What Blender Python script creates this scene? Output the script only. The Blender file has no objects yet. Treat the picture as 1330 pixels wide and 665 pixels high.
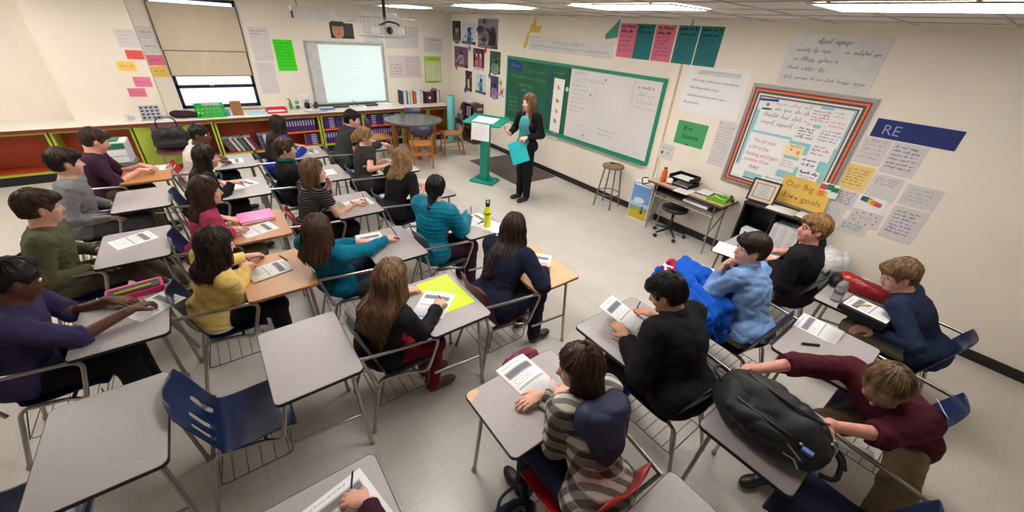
import bpy, math, random
import numpy as np
from mathutils import Matrix, Vector
PI = math.pi
SC = bpy.context.scene
COL = SC.collection
random.seed(7)
rng = np.random.RandomState(5)

# ------------------------------------------------------------------ materials
def lin(c):
    if isinstance(c, str):
        c = c.lstrip('#'); c = [int(c[i:i+2], 16)/255 for i in (0, 2, 4)]
    else:
        c = [v/255 for v in c]
    return tuple(v/12.92 if v <= .04045 else ((v+.055)/1.055)**2.4 for v in c) + (1,)

_mats = {}
def mat(name, col, rough=.6, metal=0., var=.06, vscale=6., bump=0., bscale=60., stretch=(1, 1, 1), coat=0., trans=0., emit=0., kind=None, col2=None, spec=.5, sheen=0.):
    if name in _mats: return _mats[name]
    m = bpy.data.materials.new(name); m.use_nodes = True
    nt = m.node_tree; N = nt.nodes; L = nt.links
    b = N['Principled BSDF']
    b.inputs['Roughness'].default_value = rough; b.inputs['Metallic'].default_value = metal
    b.inputs['Coat Weight'].default_value = coat; b.inputs['Transmission Weight'].default_value = trans
    b.inputs['Specular IOR Level'].default_value = spec
    b.inputs['Sheen Weight'].default_value = sheen
    c = lin(col) if col != 0 else (1, 0, 1, 1)
    tc = N.new('ShaderNodeTexCoord'); mp = N.new('ShaderNodeMapping'); mp.inputs['Scale'].default_value = stretch
    L.new(tc.outputs['Object'], mp.inputs['Vector'])
    nz = N.new('ShaderNodeTexNoise'); nz.inputs['Scale'].default_value = vscale; nz.inputs['Detail'].default_value = 3
    L.new(mp.outputs['Vector'], nz.inputs['Vector'])
    rp = N.new('ShaderNodeValToRGB')
    c2 = lin(col2) if col2 else None
    lo = c2 if c2 else tuple(max(0, v*(1-var*2)) for v in c[:3])+(1,)
    hi = c if c2 else tuple(min(1, v*(1+var)) for v in c[:3])+(1,)
    rp.color_ramp.elements[0].position = .32; rp.color_ramp.elements[0].color = lo
    rp.color_ramp.elements[1].position = .68; rp.color_ramp.elements[1].color = hi
    L.new(nz.outputs['Fac'], rp.inputs['Fac'])
    out = rp.outputs['Color']
    sep = N.new('ShaderNodeSeparateXYZ'); L.new(tc.outputs['Object'], sep.inputs[0])
    def M(op, a, bb=None):
        n = N.new('ShaderNodeMath'); n.operation = op
        for i, v in enumerate((a, bb)):
            if v is None: continue
            if isinstance(v, (int, float)): n.inputs[i].default_value = v
            else: L.new(v, n.inputs[i])
        return n.outputs[0]
    def mixc(fac, a, c_):
        n = N.new('ShaderNodeMix'); n.data_type = 'RGBA'
        L.new(fac, n.inputs['Factor'])
        for k, v in (('A', a), ('B', c_)):
            s = [i for i in n.inputs if i.name == k and i.type == 'RGBA'][0]
            if isinstance(v, tuple): s.default_value = v
            else: L.new(v, s)
        return [o for o in n.outputs if o.type == 'RGBA'][0]
    if kind == 'plaid':
        u = M('ADD', sep.outputs[0], sep.outputs[1]); w = M('ADD', sep.outputs[2], M('MULTIPLY', sep.outputs[0], .15))
        s1 = M('GREATER_THAN', M('FRACT', M('MULTIPLY', u, 12.)), .5)
        s2 = M('GREATER_THAN', M('FRACT', M('MULTIPLY', w, 12.)), .5)
        out = mixc(M('MULTIPLY', s1, .70), lin((206, 200, 188)), lin((32, 34, 42)))
        out = mixc(M('MULTIPLY', s2, .70), out, lin((26, 28, 36)))
        out = mixc(M('MULTIPLY', M('GREATER_THAN', M('FRACT', M('MULTIPLY', w, 24.)), .88), .5), out, lin((190, 176, 160)))
    if kind == 'stripes':
        s2 = M('GREATER_THAN', M('FRACT', M('MULTIPLY', sep.outputs[2], 42.)), .72)
        out = mixc(s2, out, lin((104, 100, 98)))
    if kind == 'wood':
        wv = N.new('ShaderNodeTexWave'); wv.inputs['Scale'].default_value = 11; wv.inputs['Distortion'].default_value = 9
        wv.inputs['Detail'].default_value = 3; wv.inputs['Detail Scale'].default_value = .8
        mp2 = N.new('ShaderNodeMapping'); mp2.inputs['Scale'].default_value = stretch
        L.new(tc.outputs['Object'], mp2.inputs[0]); L.new(mp2.outputs[0], wv.inputs['Vector'])
        r2 = N.new('ShaderNodeValToRGB'); r2.color_ramp.elements[0].color = lo; r2.color_ramp.elements[1].color = hi
        L.new(wv.outputs['Fac'], r2.inputs['Fac']); out = r2.outputs['Color']
    if kind == 'hair':
        n2 = N.new('ShaderNodeTexNoise'); n2.inputs['Scale'].default_value = 55; n2.inputs['Detail'].default_value = 4
        mp2 = N.new('ShaderNodeMapping'); mp2.inputs['Scale'].default_value = (1, 1, .11)
        L.new(tc.outputs['Object'], mp2.inputs[0]); L.new(mp2.outputs[0], n2.inputs['Vector'])
        r2 = N.new('ShaderNodeValToRGB'); r2.color_ramp.elements[0].position = .36; r2.color_ramp.elements[1].position = .66
        r2.color_ramp.elements[0].color = tuple(v*.45 for v in c[:3])+(1,); r2.color_ramp.elements[1].color = tuple(min(1, v*1.45) for v in c[:3])+(1,)
        L.new(n2.outputs['Fac'], r2.inputs['Fac']); out = r2.outputs['Color']
        bp = N.new('ShaderNodeBump'); bp.inputs['Strength'].default_value = .8; bp.inputs['Distance'].default_value = .006
        L.new(n2.outputs['Fac'], bp.inputs['Height']); L.new(bp.outputs[0], b.inputs['Normal'])
    if kind in ('brick', 'tile'):
        bt = N.new('ShaderNodeTexBrick')
        if kind == 'tile':
            bt.offset = 0.; bt.inputs['Brick Width'].default_value = .305; bt.inputs['Row Height'].default_value = .305
            bt.inputs['Mortar Size'].default_value = .0022; bt.inputs['Mortar Smooth'].default_value = .1
        else:
            bt.inputs['Brick Width'].default_value = .4; bt.inputs['Row Height'].default_value = .2
            bt.inputs['Mortar Size'].default_value = .004; bt.inputs['Mortar Smooth'].default_value = .6
        bt.inputs['Scale'].default_value = 1.
        L.new(tc.outputs['Object'], bt.inputs['Vector'])
        if kind == 'tile':
            bt.inputs['Color1'].default_value = (1, 1, 1, 1); bt.inputs['Color2'].default_value = (.97, .965, .96, 1); bt.inputs['Mortar'].default_value = (.84, .83, .81, 1)
            sp = N.new('ShaderNodeTexNoise'); sp.inputs['Scale'].default_value = 90; sp.inputs['Detail'].default_value = 2
            L.new(tc.outputs['Object'], sp.inputs['Vector'])
            rs = N.new('ShaderNodeValToRGB'); rs.color_ramp.elements[0].position = .34; rs.color_ramp.elements[0].color = (.88, .87, .86, 1)
            rs.color_ramp.elements[1].position = .5; rs.color_ramp.elements[1].color = (1, 1, 1, 1)
            L.new(sp.outputs['Fac'], rs.inputs['Fac'])
            mm = N.new('ShaderNodeMix'); mm.data_type = 'RGBA'; mm.blend_type = 'MULTIPLY'; mm.inputs[0].default_value = 1
            L.new(out, mm.inputs[6]); L.new(rs.outputs['Color'], mm.inputs[7]); out = mm.outputs[2]
        else:
            bt.inputs['Color1'].default_value = (1, 1, 1, 1); bt.inputs['Color2'].default_value = (.985, .985, .985, 1); bt.inputs['Mortar'].default_value = (.93, .92, .9, 1)
        mm = N.new('ShaderNodeMix'); mm.data_type = 'RGBA'; mm.blend_type = 'MULTIPLY'; mm.inputs[0].default_value = 1
        L.new(out, mm.inputs[6]); L.new(bt.outputs['Color'], mm.inputs[7]); out = mm.outputs[2]
    L.new(out, b.inputs['Base Color'])
    if emit:
        L.new(out, b.inputs['Emission Color']); b.inputs['Emission Strength'].default_value = emit
    if bump:
        n3 = N.new('ShaderNodeTexNoise'); n3.inputs['Scale'].default_value = bscale; n3.inputs['Detail'].default_value = 2
        L.new(mp.outputs[0], n3.inputs['Vector'])
        bp = N.new('ShaderNodeBump'); bp.inputs['Strength'].default_value = bump; bp.inputs['Distance'].default_value = .01
        L.new(n3.outputs['Fac'], bp.inputs['Height']); L.new(bp.outputs[0], b.inputs['Normal'])
    _mats[name] = m
    return m

def paint(name, col, rough=.5, **k): return mat(name, col, rough, **k)
CHROME = mat('brushed_steel_tube', (176, 172, 166), .28, 1., var=.05)
DARKSTEEL = mat('grey_steel', (110, 108, 104), .4, .9)
BLACKP = mat('black_plastic', (20, 20, 22), .45, var=.1)
LAM = mat('grey_laminate', (170, 162, 163), .42, var=.02, vscale=40)
EDGE = mat('black_edge_band', (22, 22, 24), .5)
OAKL = mat('oak_laminate', (196, 142, 88), .4, kind='wood', col2=(160, 104, 58), stretch=(2.4, .35, 1))
PALEOAK = mat('pale_maple_laminate', (226, 184, 142), .38, kind='wood', col2=(214, 168, 124), stretch=(2.0, .4, 1))
OAKEDGE = mat('oak_edge', (150, 96, 56), .5)
OAK = mat('oak_wood', (190, 130, 70), .45, kind='wood', col2=(158, 98, 46), stretch=(3, 3, .5))
PAPER = mat('white_paper', (238, 237, 238), .8, var=.015)
PRINT = mat('grey_print', (120, 120, 124), .8, var=.03)
PRINTL = mat('light_grey_print', (178, 178, 182), .8, var=.03)
INK = mat('black_ink', (36, 34, 38), .8)
BLUEP = mat('navy_blue_shell_plastic', (18, 38, 78), .32, var=.08)
REDP = mat('red_shell_plastic', (176, 24, 32), .35, var=.05)
GREYP = mat('slate_grey_shell_plastic', (74, 84, 92), .35, var=.06)
MAROP = mat('maroon_shell_plastic', (96, 42, 58), .38, var=.06)
PURPP = mat('dark_purple_plastic', (58, 44, 72), .4, var=.06)
RUBBER = mat('white_rubber_foot', (200, 198, 192), .5)

# ------------------------------------------------------------------ mesh helpers
def fillet(pts, r, n=5):
    pts = [Vector(p) for p in pts]; out = [pts[0]]
    for i in range(1, len(pts)-1):
        a, b, c = pts[i-1], pts[i], pts[i+1]
        u = (a-b); v = (c-b); rr = min(r, u.length*.45, v.length*.45)
        if rr < 1e-4: out.append(b); continue
        p0 = b+u.normalized()*rr; p1 = b+v.normalized()*rr
        for k in range(n+1):
            t = k/n; out.append(p0*(1-t)**2+b*2*t*(1-t)+p1*t*t)
    out.append(pts[-1]); return out

class MB:
    def __init__(s): s.v = []; s.f = []; s.m = []; s.mats = []; s.sm = []
    def mi(s, m):
        if m not in s.mats: s.mats.append(m)
        return s.mats.index(m)
    def add(s, vs, fs, m, smooth=False):
        o = len(s.v); s.v += [tuple(p) for p in vs]; k = s.mi(m)
        for f in fs: s.f.append(tuple(i+o for i in f)); s.m.append(k); s.sm.append(smooth)
    def box(s, c, d, m, R=None):
        x, y, z = (q/2 for q in d); c = Vector(c)
        vs = [Vector(p) for p in ((-x, -y, -z), (x, -y, -z), (x, y, -z), (-x, y, -z), (-x, -y, z), (x, -y, z), (x, y, z), (-x, y, z))]
        if R is not None: vs = [R @ p for p in vs]
        s.add([c+p for p in vs], [(0, 3, 2, 1), (4, 5, 6, 7), (0, 1, 5, 4), (1, 2, 6, 5), (2, 3, 7, 6), (3, 0, 4, 7)], m); return s
    def b2(s, p, q, m): return s.box([(a+b)/2 for a, b in zip(p, q)], [abs(b-a) for a, b in zip(p, q)], m)
    def tube(s, pts, r, m, n=8, closed=False, caps=True, r2=None):
        pts = [Vector(p) for p in pts]; P = len(pts); vs = []; prev = None
        for i, p in enumerate(pts):
            if closed: t = (pts[(i+1) % P]-pts[i-1]).normalized()
            else: t = (pts[min(i+1, P-1)]-pts[max(i-1, 0)]).normalized()
            if prev is None:
                a = Vector((0, 0, 1)) if abs(t.z) < .9 else Vector((1, 0, 0)); u = t.cross(a).normalized()
            else: u = (prev-t*prev.dot(t)).normalized()
            prev = u; w = t.cross(u); rr = r if r2 is None else r+(r2-r)*i/(P-1)
            for k in range(n):
                a = 2*PI*k/n; vs.append(p+(u*math.cos(a)+w*math.sin(a))*rr)
        fs = []
        for i in range(P if closed else P-1):
            for k in range(n):
                a = i*n+k; b = i*n+(k+1) % n; j = ((i+1) % P)*n
                fs.append((a, b, j+(k+1) % n, j+k))
        s.add(vs, fs, m, True)
        if caps and not closed:
            s.add(vs[:n], [tuple(range(n-1, -1, -1))], m); s.add(vs[-n:], [tuple(range(n))], m)
        return s
    def lathe(s, prof, c, m, n=20, R=None, sx=1, sy=1, smooth=True):
        vs = []; fs = []; c = Vector(c)
        for r, z in prof:
            for k in range(n):
                a = 2*PI*k/n; p = Vector((r*math.cos(a)*sx, r*math.sin(a)*sy, z))
                if R is not None: p = R @ p
                vs.append(c+p)
        for i in range(len(prof)-1):
            for k in range(n): fs.append((i*n+k, i*n+(k+1) % n, (i+1)*n+(k+1) % n, (i+1)*n+k))
        fs.append(tuple(range(n-1, -1, -1))); fs.append(tuple((len(prof)-1)*n+k for k in range(n)))
        s.add(vs, fs, m, smooth); return s
    def prism(s, poly, z0, z1, m, me=None, T=None):
        n = len(poly); vs = [Vector((x, y, z0)) for x, y in poly]+[Vector((x, y, z1)) for x, y in poly]
        if T is not None: vs = [T @ p for p in vs]
        s.add(vs, [tuple(range(n, 2*n)), tuple(range(n-1, -1, -1))], m)
        s.add(vs, [(i, (i+1) % n, n+(i+1) % n, n+i) for i in range(n)], me or m); return s
    def build(s, name, parent=None, loc=None, bevel=0, sub=0, solid=0, M4=None, smooth=None):
        me = bpy.data.meshes.new(name); me.from_pydata(s.v, [], s.f)
        for m in s.mats: me.materials.append(m)
        me.polygons.foreach_set('material_index', s.m)
        me.polygons.foreach_set('use_smooth', [smooth if smooth is not None else q for q in s.sm]); me.update()
        return link(name, me, parent, loc, bevel, sub, solid, M4)

def link(name, me, parent=None, loc=None, bevel=0, sub=0, solid=0, M4=None):
    o = bpy.data.objects.new(name, me); COL.objects.link(o)
    if loc is not None: o.location = loc
    if M4 is not None: o.matrix_world = M4
    if parent is not None: o.parent = parent
    if solid:
        q = o.modifiers.new('solid', 'SOLIDIFY'); q.thickness = solid; q.offset = 0
    if bevel:
        q = o.modifiers.new('bevel', 'BEVEL'); q.width = bevel; q.segments = 2; q.limit_method = 'ANGLE'; q.angle_limit = .7
    if sub:
        q = o.modifiers.new('sub', 'SUBSURF'); q.levels = sub; q.render_levels = sub
    return o

def tag(o, label=None, cat=None, group=None, kind=None):
    if label: o['label'] = label
    if cat: o['category'] = cat
    if group: o['group'] = group
    if kind: o['kind'] = kind
    return o
def empty(name, loc, rz=0, **k):
    o = bpy.data.objects.new(name, None); COL.objects.link(o); o.location = loc; o.rotation_euler = (0, 0, rz); o.empty_display_size = .1
    return tag(o, **k)
def struct(o): o['kind'] = 'structure'; return o
def copy_thing(o, loc, rz=None, label=None, group=None):
    def cp(q, par):
        c = q.copy(); COL.objects.link(c)
        if par is not None: c.parent = par
        for ch in list(q.children): cp(ch, c)
        return c
    c = cp(o, None); c.location = loc
    if rz is not None: c.rotation_euler = (0, 0, rz)
    if label: c['label'] = label
    if group: c['group'] = group
    return c

def rpoly(w, d, r, n=5, cx=0, cy=0):
    out = []
    for sx, sy, a0 in ((1, 1, 0), (-1, 1, 90), (-1, -1, 180), (1, -1, 270)):
        for k in range(n+1):
            a = math.radians(a0+90*k/n)
            out.append((cx+sx*(w/2-r)+r*math.cos(a), cy+sy*(d/2-r)+r*math.sin(a)))
    return out

_tx = {}
def text_geo(s, bold=0.):
    k = (s, bold)
    if k in _tx: return _tx[k]
    cu = bpy.data.curves.new('lettering', 'FONT'); cu.body = s; cu.size = 1; cu.offset = bold; cu.resolution_u = 2
    o = bpy.data.objects.new('lettering', cu); COL.objects.link(o)
    bpy.context.view_layer.update()
    me = bpy.data.meshes.new_from_object(o.evaluated_get(bpy.context.evaluated_depsgraph_get()))
    vs = [(v.co.x, v.co.y) for v in me.vertices]; fs = [tuple(p.vertices) for p in me.polygons]
    COL.objects.unlink(o); bpy.data.objects.remove(o); bpy.data.curves.remove(cu); bpy.data.meshes.remove(me)
    _tx[k] = (vs, fs); return _tx[k]

class Sheet(MB):
    """flat thing in its own XY plane, marks printed on its front"""
    def __init__(s, w, h, m, t=.0015, curl=0, poly=None, grid=False):
        super().__init__(); s.w, s.h, s.t = w, h, t; s.z = t; s.r = random.Random(int(w*1000+h*77)); s.curl = curl
        if poly: s.prism(poly, 0, t, m)
        elif curl:
            n = 12; vs = []
            for zz in (0, t):
                for i in range(n+1):
                    for y in (0, h): vs.append((w*i/n, y, zz))
            fs = []; o = 2*(n+1)
            for i in range(n):
                a = 2*i; fs += [(o+a, o+a+2, o+a+3, o+a+1), (a, a+1, a+3, a+2), (a, a+2, o+a+2, o+a), (a+1, o+a+1, o+a+3, a+3)]
            fs += [(0, o, o+1, 1), (2*n, 2*n+1, o+2*n+1, o+2*n)]
            s.add(vs, fs, m, True)
        else: s.b2((0, 0, 0), (w, h, t), m)
    def up(s): s.z += .0006; return s.z
    def rect(s, x0, y0, x1, y1, m, up=True):
        z = s.up() if up else s.z; n = 8 if s.curl else 1
        vs = []; 
        for i in range(n+1):
            x = x0+(x1-x0)*i/n; vs += [(x, y0, z), (x, y1, z)]
        s.add(vs, [(2*i, 2*i+2, 2*i+3, 2*i+1) for i in range(n)], m); return s
    def poly(s, pts, m):
        z = s.up(); s.add([(x, y, z) for x, y in pts], [tuple(range(len(pts)))], m); return s
    def ell(s, cx, cy, rx, ry, m, n=14, rot=0):
        c, q = math.cos(rot), math.sin(rot)
        return s.poly([(cx+rx*math.cos(a)*c-ry*math.sin(a)*q, cy+rx*math.cos(a)*q+ry*math.sin(a)*c) for a in [2*PI*k/n for k in range(n)]], m)
    def line(s, pts, wd, m):
        z = s.z+.0004
        for a, b in zip(pts, pts[1:]):
            dx, dy = b[0]-a[0], b[1]-a[1]; l = math.hypot(dx, dy) or 1; nx, ny = -dy/l*wd/2, dx/l*wd/2
            s.add([(a[0]-nx, a[1]-ny, z), (b[0]-nx, b[1]-ny, z), (b[0]+nx, b[1]+ny, z), (a[0]+nx, a[1]+ny, z)], [(0, 1, 2, 3)], m)
        return s
    def scrib(s, x0, x1, y, sz, m, wd=None):
        """one line of small handwriting too small to read"""
        r = s.r; x = x0; wd = (wd or sz*.16)*.72; lean = sz*.12
        while x < x1-sz*.4:
            n = r.randint(3, 9); pts = []
            for i in range(n*2):
                yy = (r.choice((.42, .5, .55, .5, 1.)) if i % 2 else r.choice((0, .05, 0, .08, -.28)))*sz
                pts.append((x+lean*yy/sz*1.5, y+sz*.1+yy)); x += sz*r.uniform(.14, .24)
                if x > x1: break
            if len(pts) > 1: s.line(pts, wd, m)
            x += sz*.42
        return s
    def lines(s, x0, x1, y0, y1, n, sz, m, rag=.3):
        for i in range(n):
            y = y1+(y0-y1)*(i+.5)/n; s.scrib(x0, x1-(x1-x0)*rag*s.r.random(), y, sz, m)
        return s
    def text(s, t, x, y, sz, m, bold=.01, width=None, slant=0, rot=0):
        vs, fs = text_geo(t, bold)
        if not vs: return s
        w = max(v[0] for v in vs); sx = sz if width is None else width/w
        z = s.up(); c, q = math.cos(rot), math.sin(rot)
        P = [((a*sx+b*sz*slant), b*sz) for a, b in vs]
        s.add([(x+a*c-b*q, y+a*q+b*c, z) for a, b in P], fs, m); return s
    def curlz(s, amp, ph=0):
        s.v = [(x, y, z+amp*(1-math.cos((x/s.w)*2*PI*.8+ph))*.5) for x, y, z in s.v]; return s
    def put(s, name, M4, parent=None, **k):
        if parent is None and not s.curl:
            n = M4.to_3x3().col[2]; p = M4.translation
            d = XB-p.x if n.x < -.9 else YA-p.y if n.y < -.9 and p.y > YA-.1 else YA-.3-p.y if n.y < -.9 else p.x+.60 if n.x > .9 else 1
            if 0 <= d < .013: s.v = [(x, y, -(d+.0004) if abs(z) < 1e-9 else z) for x, y, z in s.v]
        o = s.build(name, parent, M4=M4 if parent is None else None)
        if parent is not None: o.matrix_local = M4
        return tag(o, **k)

XB, YA, CEIL = 5.25, 9.5, 2.72
def MB_(y, z, off=.002, rot=0):      # frame on the chalkboard wall: x runs along -Y, y up, z into the room
    R = Matrix(((0, 0, -1, XB-off), (-1, 0, 0, y), (0, 1, 0, z), (0, 0, 0, 1)))
    return R @ Matrix.Rotation(rot, 4, 'Z')
def MA_(x, z, off=.002, rot=0, y=YA):
    return Matrix(((1, 0, 0, x), (0, 0, -1, y-off), (0, 1, 0, z), (0, 0, 0, 1))) @ Matrix.Rotation(rot, 4, 'Z')
def MD_(x, y, z, rot=0): return Matrix.Translation((x, y, z)) @ Matrix.Rotation(rot, 4, 'Z')
# ------------------------------------------------------------------ implicit-surface bodies
def nrm(v): v = np.asarray(v, float); return v/(np.linalg.norm(v)+1e-12)
V3 = lambda *a: np.array(a, float)
def axes(yaw, pitch=0, roll=0):
    """columns forward, left, up; pitch > 0 looks down, roll > 0 tilts to the own right"""
    R = Matrix.Rotation(math.radians(yaw), 3, 'Z') @ Matrix.Rotation(math.radians(pitch), 3, 'Y') @ Matrix.Rotation(math.radians(roll), 3, 'X')
    return np.array(R)
def noise3(P, k, seed):
    r = np.random.RandomState(seed); out = 0
    for i in range(5):
        d = nrm(r.normal(size=3))*k*(1+.35*i); e = nrm(r.normal(size=3))*k*.7
        out = out+np.sin(P @ d+r.uniform(0, 6.28)+1.6*np.sin(P @ e+r.uniform(0, 6.28)))/(1+.3*i)
    return out/3.2

class SDF:
    def __init__(s): s.ops = []
    def cone(s, a, b, ra, rb, k=.03, sub=False):
        a = np.asarray(a, float); b = np.asarray(b, float); r = max(ra, rb)
        s.ops.append(('c', a, b, ra, rb, k, sub, np.minimum(a, b)-r, np.maximum(a, b)+r)); return s
    def ell(s, c, r, A=None, k=.03, sub=False):
        c = np.asarray(c, float); r = np.asarray(r, float); A = np.eye(3) if A is None else A
        e = np.sqrt(((A*r[None, :])**2).sum(1))
        s.ops.append(('e', c, r, A, None, k, sub, c-e, c+e)); return s
    def cut(s, p, n, soft=.004, box=None):
        s.ops.append(('p', np.asarray(p, float), nrm(n), box, None, soft, True, None, None)); return s
    def mesh(s, name, h, mats, fine=(), disp=None, parent=None, origin=(0, 0, 0), matf=None):
        lo = np.min([o[7] for o in s.ops if o[7] is not None and not o[6]], 0)-h*3-.012
        hi = np.max([o[8] for o in s.ops if o[8] is not None and not o[6]], 0)+h*3+.012
        ax = []
        for i in range(3):
            x = lo[i]; L = [x]
            while x < hi[i]:
                st = h
                for f0, f1, hf in fine:
                    if f0[i]-h <= x <= f1[i]: st = min(st, hf)
                x += st; L.append(x)
            ax.append(np.array(L))
        nx, ny, nz = (len(a) for a in ax)
        F = np.ones((nx, ny, nz), np.float32)
        for op in s.ops:
            k = op[5]
            if op[0] == 'p':
                if op[3] is None: sl = (slice(0, nx), slice(0, ny), slice(0, nz))
                else:
                    sl = tuple(slice(max(0, np.searchsorted(ax[i], op[3][0][i])), np.searchsorted(ax[i], op[3][1][i])) for i in range(3))
            else:
                mg = k+h*2.5
                sl = tuple(slice(max(0, np.searchsorted(ax[i], op[7][i]-mg)-1), np.searchsorted(ax[i], op[8][i]+mg)+1) for i in range(3))
            X, Y, Z = np.meshgrid(ax[0][sl[0]], ax[1][sl[1]], ax[2][sl[2]], indexing='ij')
            if X.size == 0: continue
            if op[0] == 'c':
                a, b, ra, rb = op[1:5]; ba = b-a; l2 = ba @ ba+1e-12
                t = np.clip(((X-a[0])*ba[0]+(Y-a[1])*ba[1]+(Z-a[2])*ba[2])/l2, 0, 1)
                d = np.sqrt((X-a[0]-t*ba[0])**2+(Y-a[1]-t*ba[1])**2+(Z-a[2]-t*ba[2])**2)-(ra+(rb-ra)*t)
            elif op[0] == 'e':
                c, r, A = op[1:4]; q = [(X-c[0])*A[0, j]+(Y-c[1])*A[1, j]+(Z-c[2])*A[2, j] for j in range(3)]
                k0 = np.sqrt(sum((q[j]/r[j])**2 for j in range(3)))+1e-9; k1 = np.sqrt(sum((q[j]/r[j]**2)**2 for j in range(3)))+1e-9
                d = k0*(k0-1)/k1
            else:
                p, n = op[1], op[2]; d = (X-p[0])*n[0]+(Y-p[1])*n[1]+(Z-p[2])*n[2]  # >0 side removed
                f = F[sl]; hh = np.clip(k-np.abs(f-d), 0, None)/k
                F[sl] = np.maximum(f, d)+hh*hh*k*.25; continue
            f = F[sl]
            if op[6]:
                d = -d; hh = np.clip(k-np.abs(f-d), 0, None)/k; F[sl] = np.maximum(f, d)+hh*hh*k*.25
            else:
                hh = np.clip(k-np.abs(f-d), 0, None)/k; F[sl] = np.minimum(f, d)-hh*hh*k*.25
        if disp:
            I = np.nonzero(np.abs(F) < .035); P = np.stack([ax[i][I[i]] for i in range(3)], 1)
            F[I] += disp(P).astype(np.float32)
        F[0] = F[-1] = 1; F[:, 0] = F[:, -1] = 1; F[:, :, 0] = F[:, :, -1] = 1
        S = F < 0
        c = S[:-1, :-1, :-1].astype(np.int8)
        for dx, dy, dz in ((1, 0, 0), (0, 1, 0), (1, 1, 0), (0, 0, 1), (1, 0, 1), (0, 1, 1), (1, 1, 1)):
            c = c+S[dx:nx-1+dx, dy:ny-1+dy, dz:nz-1+dz]
        I, J, K = np.nonzero((c > 0) & (c < 8)); n = len(I)
        idx = np.full((nx-1, ny-1, nz-1), -1, np.int32); idx[I, J, K] = np.arange(n)
        acc = np.zeros((n, 3)); cnt = np.zeros(n)
        cor = [(a, b, d) for a in (0, 1) for b in (0, 1) for d in (0, 1)]
        val = {q: F[I+q[0], J+q[1], K+q[2]].astype(float) for q in cor}
        pos = {q: np.stack([ax[0][I+q[0]], ax[1][J+q[1]], ax[2][K+q[2]]], 1) for q in cor}
        for q in cor:
            for i in range(3):
                if q[i]: continue
                w = list(q); w[i] = 1; w = tuple(w); a, b = val[q], val[w]; m = (a < 0) != (b < 0)
                t = np.where(m, a/np.where(np.abs(a-b) < 1e-12, 1, a-b), 0)
                acc += np.where(m[:, None], pos[q]+(pos[w]-pos[q])*t[:, None], 0); cnt += m
        Vt = acc/np.maximum(cnt, 1)[:, None]-np.asarray(origin, float)
        quads = []
        for a in range(3):
            o1, o2 = [(1, 2), (2, 0), (0, 1)][a]
            sa = [slice(None)]*3; sb = [slice(None)]*3; sa[a] = slice(0, -1); sb[a] = slice(1, None)
            A, B = S[tuple(sa)], S[tuple(sb)]
            E = np.nonzero(A != B); flip = A[E]
            def g(d1, d2):
                q = [E[0].copy(), E[1].copy(), E[2].copy()]; q[o1] = q[o1]-d1; q[o2] = q[o2]-d2; return idx[tuple(q)]
            Q = np.stack([g(0, 0), g(1, 0), g(1, 1), g(0, 1)], 1); Q[~flip] = Q[~flip][:, ::-1]; quads.append(Q)
        Q = np.concatenate(quads); me = bpy.data.meshes.new(name)
        me.vertices.add(len(Vt)); me.vertices.foreach_set('co', Vt.astype(np.float32).ravel())
        me.loops.add(len(Q)*4); me.loops.foreach_set('vertex_index', Q.astype(np.int32).ravel())
        me.polygons.add(len(Q)); me.polygons.foreach_set('loop_start', np.arange(0, len(Q)*4, 4, dtype=np.int32))
        for m in mats: me.materials.append(m)
        me.update(calc_edges=True)
        me.polygons.foreach_set('use_smooth', np.ones(len(Q), bool))
        if matf: me.polygons.foreach_set('material_index', matf(Vt[Q].mean(1)+np.asarray(origin, float)).astype(np.int32))
        me.validate()
        return link(name, me, parent, loc=origin if parent is None else None)

SKINS = {}
def skin(tone):
    c = {'fair': (222, 168, 146), 'pink': (226, 160, 140), 'tan': (196, 142, 112), 'dark': (98, 62, 44)}[tone]
    return mat('skin_'+tone, c, .5, var=.05, vscale=30, spec=.35)
HAIRC = dict(black=(20, 16, 16), darkbrown=(44, 28, 22), brown=(70, 47, 35), lightbrown=(112, 84, 58), blonde=(160, 124, 82), ginger=(136, 98, 60))
def hairm(c): return mat('hair_'+c, HAIRC[c], .42, kind='hair', spec=.35)
def cloth(name, c, rough=.85, **k): return mat(name, c, rough, var=k.pop('var', .07), vscale=k.pop('vscale', 14), bump=k.pop('bump', .25), bscale=k.pop('bscale', 160), spec=.2, **k)

def hand(S, W, hd, pn, side, sc=1., curl=.5, pinch=False, arm_r=.026):
    """W wrist, hd direction of the hand, pn palm normal, side +1 when the thumb lies at +s"""
    hd = nrm(hd); pn = nrm(pn-hd*(pn @ hd)); s = np.cross(pn, hd)*side
    A = np.stack([hd, s, pn], 1)
    S.cone(W-hd*.02*sc, W+hd*.02*sc, arm_r*sc, .024*sc, k=.012)
    S.ell(W+hd*.052*sc+s*.002, (.052*sc, .040*sc, .0155*sc), A, k=.014)
    base = W+hd*.088*sc
    tips = []
    for i, (o, l) in enumerate(((.030, .070), (.010, .080), (-.011, .074), (-.031, .058))):
        c1 = (.35+.25*i*.3)*curl*1.6; c2 = c1+1.1*curl; c3 = c2+.8*curl
        if pinch and i == 0: c1, c2, c3 = .55, 1.2, 1.5
        p = base+s*o*sc+hd*(-.006 if i in (0, 3) else 0)*sc; r = (.0098-.0008*(i == 3))*sc
        spread = s*(o*1.6)
        for c, f in ((c1, .45), (c2, .32), (c3, .23)):
            d = nrm(hd*math.cos(c)+pn*math.sin(c)+spread); q = p+d*l*f*sc
            S.cone(p, q, r, r*.93, k=.003); p = q; r *= .93
        tips.append(p)
    t0 = W+hd*.026*sc+s*.030*sc; t1 = t0+nrm(hd*.75+s*.75+pn*.35)*.036*sc
    t2 = t1+nrm(hd*1.0+s*(.05 if pinch else .35)+pn*(.75 if pinch else .3))*.034*sc
    S.cone(t0, t1, .0145*sc, .0115*sc, k=.010); S.cone(t1, t2, .011*sc, .0088*sc, k=.003)
    return tips[0]

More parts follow.
